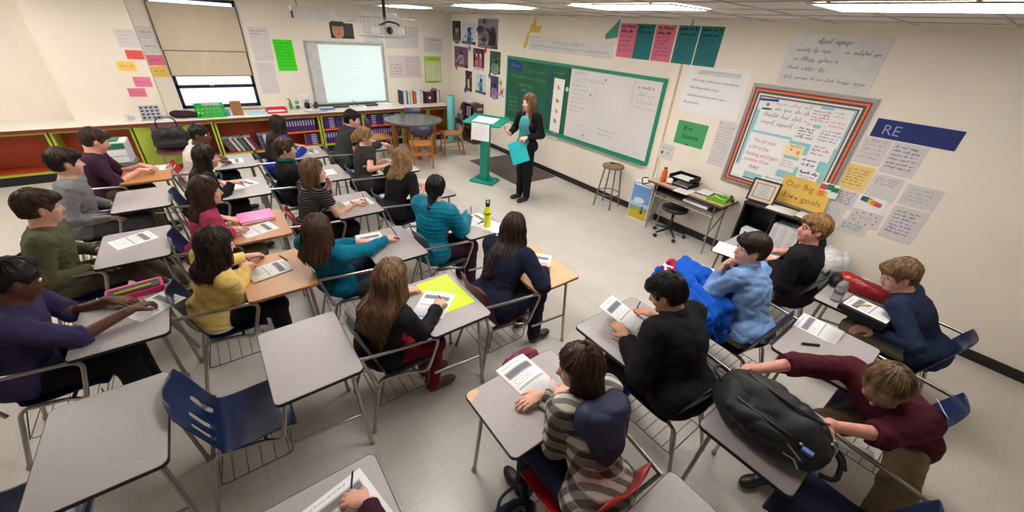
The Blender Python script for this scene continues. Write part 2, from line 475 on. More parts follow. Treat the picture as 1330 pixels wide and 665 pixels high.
def ik(S, W, a, b, hint):
    d = W-S; L = np.linalg.norm(d)
    if L > (a+b)*.995: s = L/((a+b)*.995); a *= s; b *= s
    if L < abs(a-b)+.02: L = abs(a-b)+.02
    u = nrm(d); x = (a*a-b*b+L*L)/(2*L); hgt = math.sqrt(max(a*a-x*x, 0)); n = nrm(hint-u*(hint @ u))
    return S+u*x+n*hgt

hash_ = lambda s: sum(ord(c)*(i+3) for i, c in enumerate(s))
def locks(ho, O, C, HA, hm, body, n, curly, seed, tied=False, short=False):
    """separate strands combed over the hair volume"""
    me = ho.data; N = len(me.vertices); co = np.empty(N*3, np.float32); me.vertices.foreach_get('co', co); co = co.reshape(-1, 3)+O
    r_ = np.random.RandomState(seed); f = nrm(HA[:, 0]*V3(1, 1, 0)); l = np.cross(V3(0, 0, 1), f)
    dz = .02; z1 = co[:, 2].max(); z0 = co[:, 2].min(); nz = max(4, int((z1-z0)/dz)); nt = 40
    zi = np.clip(((z1-co[:, 2])/dz).astype(int), 0, nz); cen = np.zeros((nz+1, 2)); tab = np.full((nz+1, nt), np.nan)
    for k in range(nz+1):
        m = zi == k
        if m.sum() < 4: cen[k] = cen[k-1]; continue
        cen[k] = .5*(co[m][:, :2].max(0)+co[m][:, :2].min(0))
    for k in range(1, nz+1): cen[k] = .5*cen[k]+.5*cen[k-1]
    d = co[:, :2]-cen[zi]; th = np.arctan2(d @ l[:2], -(d @ f[:2])); rr = np.hypot(d[:, 0], d[:, 1]); ti = ((th+PI)/(2*PI)*nt).astype(int) % nt
    for k in range(N):
        a, b = zi[k], ti[k]
        if not tab[a, b] >= rr[k]: tab[a, b] = rr[k]
    mb = MB(); fz = C[2]+.03
    for i in range(n):
        t = r_.uniform(-PI, PI); ft = abs(t) > 2.15; pts = []; ph, w = r_.uniform(0, 6.28), r_.uniform(.6, 1.4)
        k0 = r_.randint(0, 3) if i % 3 else r_.randint(0, max(1, nz//2)); k1 = nz-r_.randint(0, 5) if i % 4 else nz
        off = r_.uniform(-.001, .005); tt = t
        for k in range(k0, k1+1):
            z = z1-(k+.5)*dz
            if (tied or short) and z < C[2]-(.06 if short else .075): break
            if (tied or short) and abs(tt) > 1.3 and z < C[2]+.035: break
            if ft and z < fz: break
            tt = t+(.07*math.sin(k*.4*w+ph) if not curly else .20*math.sin(k*.8*w+ph)); b = int((tt+PI)/(2*PI)*nt) % nt; r0 = tab[k, b]
            if not r0 > .008: 
                if len(pts) > 2: break
                pts = []; continue
            r0 = r0+off-.002+(.006*math.sin(k*1.3*w+ph) if curly else 0)
            pts.append(V3(cen[k][0], cen[k][1], z)+(-f*math.cos(tt)+l*math.sin(tt))*r0-O)
        if len(pts) < 4: continue
        if k0 <= 3 and not ft: pts = [V3(cen[0][0], cen[0][1], z1+.001)-O+(pts[0]-(V3(cen[0][0], cen[0][1], z1)-O))*V3(.35, .35, 0)]+pts
        elif k0 <= 3: pts = [V3(cen[0][0], cen[0][1], z1+.001)-O]+pts
        pts = [pts[0]]+[(pts[j-1]+2*pts[j]+pts[j+1])/4 for j in range(1, len(pts)-1)]+[pts[-1]]
        if not ft and not tied and not short and r_.rand() < .7: pts.append(pts[-1]+(pts[-1]-pts[-2])*r_.uniform(.4, 1.3)*V3(.6, .6, 1))
        mb.tube(pts, r_.uniform(.0028, .0050)*(1.05 if curly else 1), hm, 4, r2=.0012)
    mb.build('hair_strands', body)

PEOPLE = {}
def person(key, label, hip, yaw, head, look, rh, lh, top, legs=None, hair=('long', 'brown', .3), tone='fair', fem=True, sc=None, h=.012,
           torso_yaw=None, sit=True, knees=None, ankles=None, shoes=('shoe', (30, 26, 26)), rhs=None, lhs=None, relb=None, lelb=None, group='students at the desks',
           girth=1., extras=None):
    """one figure: a continuous skin mesh with clothing and hair as its parts"""
    sc = sc or (.95 if fem else 1.02)
    H = V3(*hip); C = V3(*head); T0 = axes(torso_yaw if torso_yaw is not None else yaw)
    Fp, Lp = axes(yaw)[:, 0], axes(yaw)[:, 1]
    HA = axes(*look); hs = sc*1.0
    hp = lambda x, y, z: C+HA @ (V3(x, y, z)*hs)
    nb = hp(-.022, 0, -.085)
    Nk = nb+nrm(H+T0[:, 0]*.0-nb)*.055*sc
    U = nrm(Nk-H); L = nrm(T0[:, 1]-U*(T0[:, 1] @ U)); Fw = np.cross(L, U); A = np.stack([Fw, L, U], 1)
    Tn = np.linalg.norm(Nk-H); g = girth
    tp = lambda x, y, z: H+A @ V3(x, y, z*Tn)
    sw = (.163 if fem else .188)*sc*(.5+.5*g)
    Sh = {1: tp(.005, sw, .90), -1: tp(.005, -sw, .90)}
    a1, a2 = .275*sc, .245*sc
    arms = {}
    for sd, tgt, st, eh in ((-1, rh, rhs, relb), (1, lh, lhs, lelb)):
        st = st or {}
        S0 = Sh[sd]; Tt = V3(*tgt)
        pn = V3(*st.get('pn', (0, 0, -1)))
        if 'hd' in st: hd = nrm(V3(*st['hd']))
        else:
            d = Tt-S0; d[2] = min(0, d[2])*.25; hd = nrm(nrm(d)-Lp*sd*.35)
        W = Tt-hd*.075*sc+(V3(0, 0, .012) if 'hd' not in st else 0)
        hint = V3(*eh) if eh is not None else -U*1.0+L*sd*.55-Fw*.35
        El = ik(S0, W, a1, a2, hint)
        arms[sd] = (S0, El, W, hd, pn, st)
    hj = {sd: H+Lp*sd*.092*sc*g+Fp*.0 for sd in (1, -1)}
    if knees is None: knees = {}
    if ankles is None: ankles = {}
    K, An = {}, {}
    for sd in (1, -1):
        K[sd] = V3(*knees[sd]) if sd in knees else hj[sd]+Fp*.41*sc+Lp*sd*.02+V3(0, 0, -.005)
        An[sd] = V3(*ankles[sd]) if sd in ankles else V3(*(K[sd]+Fp*(.0))[:2], .085)
    # torso
    def torso(S, t):
        S.ell(tp(-.015, 0, .04), (.115*sc*g+t, .168*sc*g+t, .115*sc+t), A, k=.05)
        S.ell(tp(-.005, 0, .36), ((.092 if fem else .102)*sc*g+t, (.128 if fem else .148)*sc*g+t, .15*sc+t), A, k=.05)
        S.ell(tp(-.008, 0, .66), ((.100 if fem else .115)*sc*g+t, (.145 if fem else .172)*sc*g+t, .15*sc+t), A, k=.05)
        S.cone(Sh[1]-L*.03-U*.01, Sh[-1]+L*.03-U*.01, .058*sc+t, .058*sc+t, k=.05)
        S.cone(tp(-.01, 0, .86), Nk+U*.0, .075*sc+t*.6, .050*sc+t*.4, k=.04)
        if fem:
            for sd in (1, -1): S.ell(tp(.075*sc*g, sd*.068*sc, .62), (.055*sc+t, .062*sc+t, .062*sc+t), A, k=.04)
    def leg(S, sd, t, low=0):
        S.cone(hj[sd], K[sd], .088*sc*g+t, .058*sc+t, k=.04)
        S.ell(K[sd], (.056*sc+t,)*3, None, k=.03)
        S.cone(K[sd], An[sd]+V3(0, 0, low), .056*sc+t, .036*sc+t, k=.03)
    # ---- body
    B = SDF(); torso(B, 0)
    for sd in (1, -1): leg(B, sd, 0)
    neck_r = (.048 if fem else .058)*sc
    B.cone(Nk-U*.02, hp(-.018, 0, -.05), neck_r*1.08, neck_r, k=.03)
    B.ell(hp(-.012, 0, .022), np.array((.096, .076, .094))*hs, HA, k=.03)
    B.ell(hp(.030, 0, -.040), np.array((.060, .057 if fem else .061, .070))*hs, HA, k=.035)
    B.ell(hp(.058, 0, -.092), np.array((.026, .024, .022))*hs, HA, k=.03)
    B.ell(hp(.092, -.036, .014), np.array((.014, .017, .012))*hs, HA, k=.014, sub=True)
    B.ell(hp(.092, .036, .014), np.array((.014, .017, .012))*hs, HA, k=.014, sub=True)
    B.cone(hp(.083, 0, .012), hp(.104, 0, -.026), .008*hs, .0125*hs, k=.012)
    for sd in (1, -1):
        B.ell(hp(.093, sd*.010, -.030), np.array((.009, .008, .007))*hs, HA, k=.008)
        B.ell(hp(.062, sd*.040, -.028), np.array((.020, .018, .020))*hs, HA, k=.02)
        B.ell(hp(-.004, sd*.078, -.008), np.array((.017, .009, .030))*hs, HA, k=.006)
    B.ell(hp(.086, 0, -.055), np.array((.011, .023, .0048))*hs, HA, k=.006)
    B.ell(hp(.084, 0, -.065), np.array((.011, .019, .0055))*hs, HA, k=.006)
    tips = {}
    fine = [(hp(0, 0, 0)-.115, hp(0, 0, 0)+.115, .0065)]
    for sd in (1, -1):
        S0, El, W, hd, pn, st = arms[sd]
        B.cone(S0, El, .049*sc*(.6+.4*g), .038*sc*(.6+.4*g), k=.035); B.cone(El, W, .038*sc*(.6+.4*g), .0255*sc, k=.02)
        tips[sd] = hand(B, W, hd, pn, 1 if sd < 0 else -1, sc*.98, st.get('curl', .35), st.get('pinch', False))
        if not st.get('hidden'): fine.append((W+hd*.06-.075, W+hd*.06+.075, .0058))
    sk = skin(tone); hm = hairm(hair[1]); lip = mat('lips_'+tone, {'dark': (110, 62, 54)}.get(tone, (188, 98, 92)), .45)
    lipc, brow = hp(.094, 0, -.060), [hp(.088, sd*.034, .038) for sd in (1, -1)]
    def mf(P):
        q = (P-lipc) @ HA/np.array((.014, .024, .011))/hs; r = (q**2).sum(1) < 1; out = r.astype(int)
        for b_ in brow:
            q = (P-b_) @ HA/np.array((.02, .021, .0055))/hs; out[(q**2).sum(1) < 1] = 2
        return out
    O = V3(H[0], H[1], 0)
    body = B.mesh('person', h, [sk, lip, hm], fine, origin=O, matf=mf)
    tag(body, label, 'person', group)
    # eyes
    EW = mat('eye_white', (232, 226, 220), .3); EI = mat('eye_iris', (48, 32, 24), .2)
    for sd in (1, -1):
        e = MB(); c = hp(.0735, sd*.0335, .0135)-O; R = Matrix(HA.tolist()) @ Matrix.Rotation(PI/2, 3, 'Y'); r = .0125*hs
        prof = [(r*math.sin(a), -r*math.cos(a)) for a in np.linspace(.05, PI*.72, 8)]
        e.lathe(prof, c, EW, 12, R); e.lathe([(r*math.sin(a)*1.03, -r*math.cos(a)*1.03) for a in np.linspace(PI*.74, PI*.99, 5)], c, EI, 12, R)
        e.build('eye', body)
    # ---- legs wear
    lm = legs or cloth('black_trousers', (24, 23, 26))
    Pn = SDF(); t = .013
    Pn.ell(tp(-.015, 0, .05), (.118*sc*g+t, .170*sc*g+t, .105*sc+t), A, k=.05)
    for sd in (1, -1):
        Pn.cone(hj[sd], K[sd], .084*sc*g+t, .064*sc+t, k=.035); Pn.ell(K[sd], (.060*sc+t,)*3, None, k=.03)
        Pn.cone(K[sd], An[sd]+V3(0, 0, .0), .060*sc+t, .046*sc+t, k=.03)
        Pn.cut(An[sd]+V3(0, 0, -.025), (0, 0, -1), .004, (An[sd]-.12, An[sd]+V3(.12, .12, .1)))
    Pn.cut(H+V3(0, 0, .095), (0, 0, 1), .004)
    Pn.mesh('trousers', .013, [lm], disp=lambda P: .0045*noise3(P*np.array((1, 1, 1.7)), 34, 3), parent=body, origin=O)
    # ---- shoes
    if shoes:
        shm = mat('leather_%d_%d_%d' % shoes[1], shoes[1], .42)
        for sd in (1, -1):
            f = Fp if not sit or sd not in ankles else nrm(V3(*(An[sd]-hj[sd])[:2], 0))
            f = V3(*f[:2], 0); l = np.cross(V3(0, 0, 1), f); AA = np.stack([f, l, V3(0, 0, 1)], 1)
            a = V3(An[sd][0], An[sd][1], 0); z0 = An[sd][2]-.085
            Q = SDF(); Q.ell(a+f*.015+V3(0, 0, .045+z0), (.062, .037, .052), AA, k=.03); Q.ell(a+f*.115+V3(0, 0, .034+z0), (.085, .043, .036), AA, k=.03)
            if shoes[0] == 'boot': Q.cone(a+V3(0, 0, .06+z0), a+V3(0, 0, .19+z0), .05, .056, k=.03)
            else: Q.cone(a+V3(0, 0, .05), a+V3(0, 0, .085+z0), .040, .038, k=.02)
            Q.cut((0, 0, .004+z0), (0, 0, -1), .003)
            Q.mesh(shoes[0], .009, [shm], parent=body, origin=O)
    # ---- top
    t = top.get('t', .014); kind = top.get('sleeve', 'long'); tm = top['mat']
    Tt = SDF(); torso(Tt, t)
    Tt.ell(tp(-.018, 0, .05), (.126*sc*g+t+.008, .178*sc*g+t+.008, .10*sc+t), A, k=.05)
    Tt.cone(hj[1]+U*.035-Fp*.012, hj[-1]+U*.035-Fp*.012, .102*sc*g+t, .102*sc*g+t, k=.04)
    for sd in (1, -1):
        S0, El, W, hd, pn, st = arms[sd]; fr = {'long': 1., 'short': .0, 'three': .2}[kind]; q = (.6+.4*g)
        if kind == 'short':
            e = S0+(El-S0)*.55; Tt.cone(S0, e, .056*sc*q+t, .052*sc*q+t, k=.04); Tt.cut(e, nrm(El-S0), .003, (e-.10, e+.10))
        else:
            Tt.cone(S0, El, .053*sc*q+t, .044*sc*q+t, k=.035); e = El+(W-El)*fr
            Tt.cone(El, e, .044*sc*q+t, (.031+.013*(1-fr))*sc+t*.9, k=.02)
            d = nrm(W-El); Tt.cut(e-d*.008, d, .003, (e-.055, e+.055))
    nt = top.get('neck', 'crew')
    ncut = nb-U*.02
    Tt.ell(Nk+U*.045+Fw*.02, (.066*sc+.0, .062*sc, .05*sc), A, k=.01, sub=True)
    if nt == 'v': Tt.cone(Nk+Fw*.05+U*.02, tp(.125, 0, .70), .05, .014, k=.01, sub=True)
    if nt == 'collar':
        for a in np.linspace(-2.6, 2.6, 15):
            Tt.ell(Nk+U*.018+(L*math.sin(a)*.068-Fw*math.cos(a)*-.062*-1), (.02, .02, .018), A, k=.012)
    if nt == 'hood':
        for a in np.linspace(-2.2, 2.2, 13):
            w = math.cos(a/2); c = Nk+U*(.012-.03*w)-Fw*(math.cos(a)*.075+.01)+L*math.sin(a)*.085
            Tt.ell(c-U*.02*w, (.036, .034, .03+.018*w), A, k=.03)
    if nt == 'turtle': Tt.cone(Nk-U*.01, nb+U*.0, neck_r*1.08+t, neck_r+t*.9, k=.02)
    Tt.cut(tp(0, 0, top.get('hem', -.16)), -U, .004, (H-.3, H+.3))
    am = top.get('amp', .0055); fq = top.get('fq', 30)
    if top.get('puffer'):
        dz = lambda P: .008*np.abs(np.sin((P @ U)*2*PI/.085+.5*np.sin((P @ L)*22)))-.004+.003*noise3(P, 45, 8)
    else:
        sd_ = abs(hash_(key)) % 50
        dz = lambda P: am*(.9-2.1*np.sqrt(np.abs(noise3(P*np.array((1, 1, 1.6)), fq, 11+sd_))))+am*.35*noise3(P, fq*2.3, 12+sd_)
    Tt.mesh(top.get('name', 'sweater'), .0115, [tm], disp=dz, parent=body, origin=O)
    # ---- hair
    st, hc, ln = hair[0], hair[1], hair[2] if len(hair) > 2 else .3
    Q = SDF(); up = V3(0, 0, 1); back = -HA[:, 0]; sdv = HA[:, 1]; k = .025
    if st in ('short', 'crop'):
        e = .016 if st == 'short' else .008
        Q.ell(hp(-.018, 0, .032), (np.array((.094, .079, .092))+e)*hs, HA, k=.02)
        Q.ell(hp(-.055, 0, -.03), (np.array((.05, .062, .06))+e*.5)*hs, HA, k=.02)
        if st == 'short': Q.ell(hp(.070, 0, .072), (np.array((.035, .055, .025))+e*.5)*hs, HA, k=.02)
        Q.ell(hp(.105, 0, -.055), np.array((.085, .095, .105))*hs, HA, k=.012, sub=True)
        Q.cut(hp(0, 0, -.062), -HA[:, 2], .01)
        for sd in (1, -1): Q.ell(hp(.004, sd*.085, -.022), np.array((.034, .028, .046))*hs, HA, k=.008, sub=True)
        dsp = lambda P: .0045*noise3(P, 120, 4)+.003*noise3(P, 60, 9)
    else:
        Q.ell(hp(-.016, 0, .030), np.array((.108, .091, .106))*hs, HA, k=.02)
        Q.ell(hp(.118, 0, -.035), np.array((.078, .062, .098))*hs, HA, k=.014, sub=True)
        def lock(p, q, r0, r1, kk=.03): Q.cone(p, q, r0*hs, r1*hs, k=kk)
        bk = nrm(back*V3(1, 1, 0)); sh = nrm(sdv*V3(1, 1, 0)); tb = nrm(-Fw*V3(1, 1, 0))
        if st in ('long', 'curly', 'bob'):
            for f in (-1, -.5, 0, .5, 1):
                p0 = hp(-.045-.035*(1-abs(f)), f*.062, -.01); 
                p1 = p0-up*.11+bk*.012+sh*f*.012
                lock(p0, p1, .042, .040)
                if ln > .14:
                    p2 = Nk+tb*(.105 if abs(f) < .8 else .08)*sc+sh*f*.085-up*.06
                    lock(p1, p2, .038, .036)
                    if ln > .2:
                        p3 = tp(0, 0, .9)*0+Nk+tb*.125*sc+sh*f*.080-U*(ln-.04)
                        lock(p2, p3, .036, .022)
            if st != 'bob' or True:
                for f in (-1, 1):
                    p0 = hp(.022, f*.070, .0); lock(p0, p0-up*.10-HA[:, 0]*.008+sh*f*.010, .024, .026)
                    if ln > .2 and extras and extras.get('front') in (f, 2): lock(p0-up*.08+sh*f*.01, Nk+Fw*.10+L*f*.085-U*(ln*.6), .028, .016)
        if st == 'pony':
            p0 = hp(-.105, 0, .035); p1 = p0+bk*.04-up*.05; p2 = p1-up*.14-bk*.0; p3 = p2-up*(ln-.1)
            lock(p0, p1, .024, .032, .02); lock(p1, p2, .034, .034, .02); lock(p2, p3, .032, .012, .02)
        if st == 'lowpony':
            p0 = hp(-.075, 0, -.06); lock(hp(-.05, 0, -.02), p0, .06, .03); p1 = Nk+tb*.10*sc-up*.02; lock(p0, p1, .026, .026, .02); lock(p1, p1-up*ln, .026, .010, .02)
        if st == 'bun':
            for a in range(7): Q.ell(hp(-.085+.018*math.cos(a*2.4), .03*math.sin(a*2.4), -.035+.024*math.sin(a*1.7)), np.array((.036, .036, .036))*hs, HA, k=.012)
        if st in ('bun', 'pony', 'lowpony'):
            for sd in (1, -1): Q.ell(hp(.008, sd*.092, -.022), np.array((.024, .02, .028))*hs, HA, k=.008, sub=True)
            Q.ell(hp(-.05, 0, -.125), np.array((.12, .09, .058))*hs, HA, k=.01, sub=True) if st != 'lowpony' else None
        curly = st in ('curly', 'bun') or (extras or {}).get('wavy')
        def dsp(P):
            q = (P-C) @ HA; th = np.arctan2(q[:, 1], -q[:, 0])
            if curly: return .010*noise3(P, 70, 6)+.005*noise3(P, 130, 2)
            return .005*np.sin(th*24+4*noise3(P*np.array((1, 1, .25)), 18, 3))+.006*noise3(P*np.array((1, 1, .10)), 85, 5)
    ho = Q.mesh('hair', .009, [hm], disp=dsp, parent=body, origin=O, fine=[(C-.12, C+.12, .0075)])
    locks(ho, O, C, HA, hm, body, 420 if st == 'curly' else 380 if st != 'crop' else 20, st not in ('short', 'crop') and curly, hash_(key), st in ('pony', 'lowpony', 'bun'), st in ('short', 'crop'))
    info = dict(body=body, O=O, hp=hp, HA=HA, tp=tp, A=A, Nk=Nk, tips=tips, arms=arms, K=K, An=An, sc=sc, H=H)
    PEOPLE[key] = info
    return info
# ------------------------------------------------------------------ the room
X0, Y0 = -3.3, -2.3
WALL = mat('cream_painted_block', (238, 229, 216), .62, kind='brick', var=.015, vscale=2)
WALLB = mat('cream_painted_plaster', (238, 229, 216), .6, var=.02, vscale=2)
FLOORM = mat('cream_vinyl_tile', (204, 197, 190), .3, kind='tile', var=.03, vscale=3)
CEILM = mat('ceiling_tile', (216, 212, 206), .9, var=.02, vscale=40, bump=.3, bscale=120)
GRID = paint('white_ceiling_grid', (190, 182, 170))
BASEM = paint('black_vinyl_base', (30, 27, 27), .45)

m = MB(); m.b2((X0-.1, Y0-.1, -.1), (XB+.1, YA+.1, 0), FLOORM); struct(m.build('floor'))
m = MB(); m.b2((XB, Y0-.1, 0), (XB+.1, YA+.1, 2.9), WALLB); struct(m.build('wall_right'))
WX0, WX1, WZ0, WZ1 = -.36, .88, .86, 2.62
m = MB()
m.b2((X0-.1, YA, 0), (WX0, YA+.12, 2.9), WALL); m.b2((WX1, YA, 0), (XB+.1, YA+.12, 2.9), WALL)
m.b2((WX0, YA, 0), (WX1, YA+.12, WZ0), WALL); m.b2((WX0, YA, WZ1), (WX1, YA+.12, 2.9), WALL)
o = m.build('wall_back'); struct(o)
m = MB(); m.b2((X0-.1, Y0-.1, 0), (X0, YA+.1, 2.9), WALL); struct(m.build('wall_left'))
m = MB(); m.b2((X0-.1, Y0-.1, 0), (XB+.1, Y0, 2.9), WALL); struct(m.build('wall_front'))
m = MB(); m.b2((-1.75, YA-.3, 0), (-.60, YA-.001, CEIL), WALL); struct(m.build('trim_1'))
# window: dark frame, two lights of glass
WF = paint('dark_bronze_window_frame', (26, 32, 44), .4)
m = MB()
for x in (WX0, WX1-.05): m.b2((x, YA+.01, WZ0), (x+.05, YA+.09, WZ1), WF)
for z in (WZ0, 1.205, WZ1-.05): m.b2((WX0, YA+.01, z), (WX1, YA+.09, z+.05), WF)
m.b2((WX0, YA+.01, 1.9), (WX1, YA+.09, 1.94), WF)
win = m.build('window_1'); struct(win)
m = MB(); m.b2((WX0+.02, YA+.05, WZ0+.02), (WX1-.02, YA+.056, WZ1-.02), mat('window_glass', (235, 242, 246), .02, trans=1., var=0, spec=.5)); m.build('pane', win)
m = MB(); m.b2((WX0+.5, YA-.02, 1.235), (WX0+.58, YA+.02, 1.255), CHROME); m.build('handle', win)
m = MB(); m.b2((WX0-.03, YA-.05, WZ0-.03), (WX1+.03, YA+.01, WZ0), paint('pale_sill', (214, 208, 200), .4)); m.build('sill', win)
# ceiling: lay-in tiles 0.61 x 1.22 with openings for the light fittings
LAMPS = [(3.31, 7.75), (3.31, 4.95), (3.31, 2.65), (3.31, .55), (.25, 7.75), (.25, 4.95), (-2.1, 7.75), (-2.1, 4.95), (.95, 1.9)]
m = MB(); m.b2((X0-.1, Y0-.1, CEIL), (XB+.1, YA+.1, CEIL+.1), CEILM); ce = m.build('ceiling'); struct(ce)
m = MB()
x = 3.0-.61*11
while x < XB:
    if x > X0: m.b2((x-.011, Y0, CEIL-.006), (x+.011, YA, CEIL-.0005), GRID)
    x += .61
y = 7.13-1.22*8
while y < YA:
    if y > Y0: m.b2((X0, y-.011, CEIL-.006), (XB, y+.011, CEIL-.0005), GRID)
    y += .61
struct(m.build('trim_2'))
DIFF = bpy.data.materials.new('lamp_diffuser'); DIFF.use_nodes = True
b_ = DIFF.node_tree.nodes['Principled BSDF']; b_.inputs['Base Color'].default_value = (.9, .9, .9, 1)
b_.inputs['Emission Color'].default_value = lin((255, 250, 243)); b_.inputs['Emission Strength'].default_value = 19.
HOUS = paint('white_steel_housing', (225, 222, 216), .4)
lw, ll = .60, 1.18
def make_lamp():
    t = empty('ceiling_light', (0, 0, 0))
    m = MB()
    for sx in (-1, 1): m.b2((sx*(lw/2-.012)-.012, -ll/2, -.016), (sx*(lw/2-.012)+.012, ll/2, -.007), HOUS); m.b2((-lw/2, sx*(ll/2-.012)-.012, -.016), (lw/2, sx*(ll/2-.012)+.012, -.007), HOUS)
    m.build('housing', t)
    m = MB(); m.b2((-lw/2+.02, -ll/2+.02, -.012), (lw/2-.02, ll/2-.02, -.007), DIFF); m.build('diffuser', t)
    return t
lab = ['fluorescent ceiling light panel nearest the corner of the two poster walls', 'fluorescent ceiling light panel above the row of portrait pictures and the lectern',
       'fluorescent ceiling light panel above the long whiteboard', 'fluorescent ceiling light panel above the bulletin board side of the room']
l0 = None
for i, (x, y) in enumerate(LAMPS):
    if l0 is None: l0 = t = make_lamp(); t.location = (x, y, CEIL)
    else: t = copy_thing(l0, (x, y, CEIL))
    tag(t, lab[i] if i < 4 else 'fluorescent ceiling light panel out over the students, above the frame', 'ceiling light', 'ceiling light panels')
# base board, wall seam
m = MB(); m.b2((XB-.012, Y0, 0), (XB, YA, .10), BASEM); struct(m.build('baseboard_right'))
m = MB(); m.b2((X0, YA-.012, 0), (XB, YA, .10), BASEM); struct(m.build('baseboard_back'))
m = MB(); m.b2((XB-.0016, 3.185, .1), (XB, 3.222, CEIL), paint('cream_conduit', (206, 180, 138))); struct(m.build('trim_3'))

# roller blinds on the window
BL = mat('beige_blind_cloth', (196, 182, 160), .85, var=.03)
def blind(x0, x1, z0, z1, lbl):
    t = empty('roller_blind', ((x0+x1)/2, YA-.05, z1), label=lbl, cat='blind')
    m = MB(); m.b2((-(x1-x0)/2, -.002, z0-z1), ((x1-x0)/2, .002, 0), BL); m.build('cloth', t)
    m = MB(); m.tube([(-(x1-x0)/2, 0, z0-z1), ((x1-x0)/2, 0, z0-z1)], .012, BL); m.tube([(-(x1-x0)/2, -.004, z0-z1-.013), ((x1-x0)/2, -.004, z0-z1-.013)], .007, paint('brown_blind_guide', (70, 58, 50))); m.build('hem_bar', t)
    m = MB(); m.tube([(0, -.004, z0-z1+.02), (0, -.006, z0-z1-.05)], .002, PAPER, 5); m.lathe([(.001, -.012), (.012, -.004), (.012, .004), (.001, .012)], (0, -.006, z0-z1-.06), PAPER, 10); m.build('pull_cord', t)
    for s in (-1, 1):
        m = MB(); m.b2((s*(x1-x0)/2-.008, -.01, z0-z1), (s*(x1-x0)/2+.008, .03, .0), paint('brown_blind_guide', (70, 58, 50))); m.build('side_guide', t)
blind(WX0, WX1-.01, 1.83, 2.52, 'upper beige roller blind drawn down over the top of the window')
blind(WX0+.01, WX1-.02, 1.43, 1.825, 'lower beige roller blind stopping halfway down the window')

# ------------------------------------------------------------------ the world outside the window
m = MB(); m.b2((-14, 9.8, -.3), (16, 34, -.2), paint('snowy_lot', (226, 230, 236), .8)); struct(m.build('ground'))
m = MB(); FAC = paint('pale_facade', (222, 216, 214), .8); m.b2((-9, 24, -.2), (9, 30, 2.6), FAC)
for k in range(7): m.b2((-8+k*2.4, 23.95, .5), (-6.8+k*2.4, 24.0, 1.3), paint('facade_window', (176, 182, 192), .4))
m.b2((-9, 23.9, 1.75), (9, 24, 1.85), paint('facade_band', (190, 172, 172))); m.b2((-9, 23.9, -.2), (9, 24, .15), paint('facade_band', 0))
struct(m.build('outside_facade'))
# ------------------------------------------------------------------ combination desks
def shell(mt):
    """plastic seat shell, sitting edge at +x, with three slots low in the back"""
    prof = [(.205, .395), (.20, .425), (.16, .440), (.05, .436), (-.06, .430), (-.13, .436), (-.175, .470), (-.20, .53), (-.22, .60), (-.245, .68), (-.268, .75), (-.280, .785), (-.286, .802), (-.289, .812)]
    # resample
    P = []
    for a, b in zip(prof, prof[1:]):
        for k in range(2): P.append((a[0]+(b[0]-a[0])*k/2, a[1]+(b[1]-a[1])*k/2))
    P.append(prof[-1]); nu = 14; vs = []; 
    for i, (x, z) in enumerate(P):
        s = i/(len(P)-1)
        w = .215 if s < .5 else .205 if s < .8 else .195
        if s < .07: w = .215*math.sqrt(1-.45*((.07-s)/.07)**2)
        if s > .82: w = .20*math.sqrt(max(0, 1-.80*((s-.82)/.18)**2.6))
        for j in range(nu+1):
            q = j/nu*2-1; y = q*w
            dish = (q*q)*(.018 if s < .5 else .0); fwd = (q*q)*(.0 if s < .45 else .035)
            vs.append((x+fwd, y, z+dish-(.012*(1-q*q) if .1 < s < .4 else 0)))
    fs = []
    for i in range(len(P)-1):
        for j in range(nu):
            if 12 <= i <= 16 and j in (3, 6, 10) : continue
            a = i*(nu+1)+j; fs.append((a, a+1, a+nu+2, a+nu+1))
    m = MB(); m.add(vs, fs, mt, True); return m

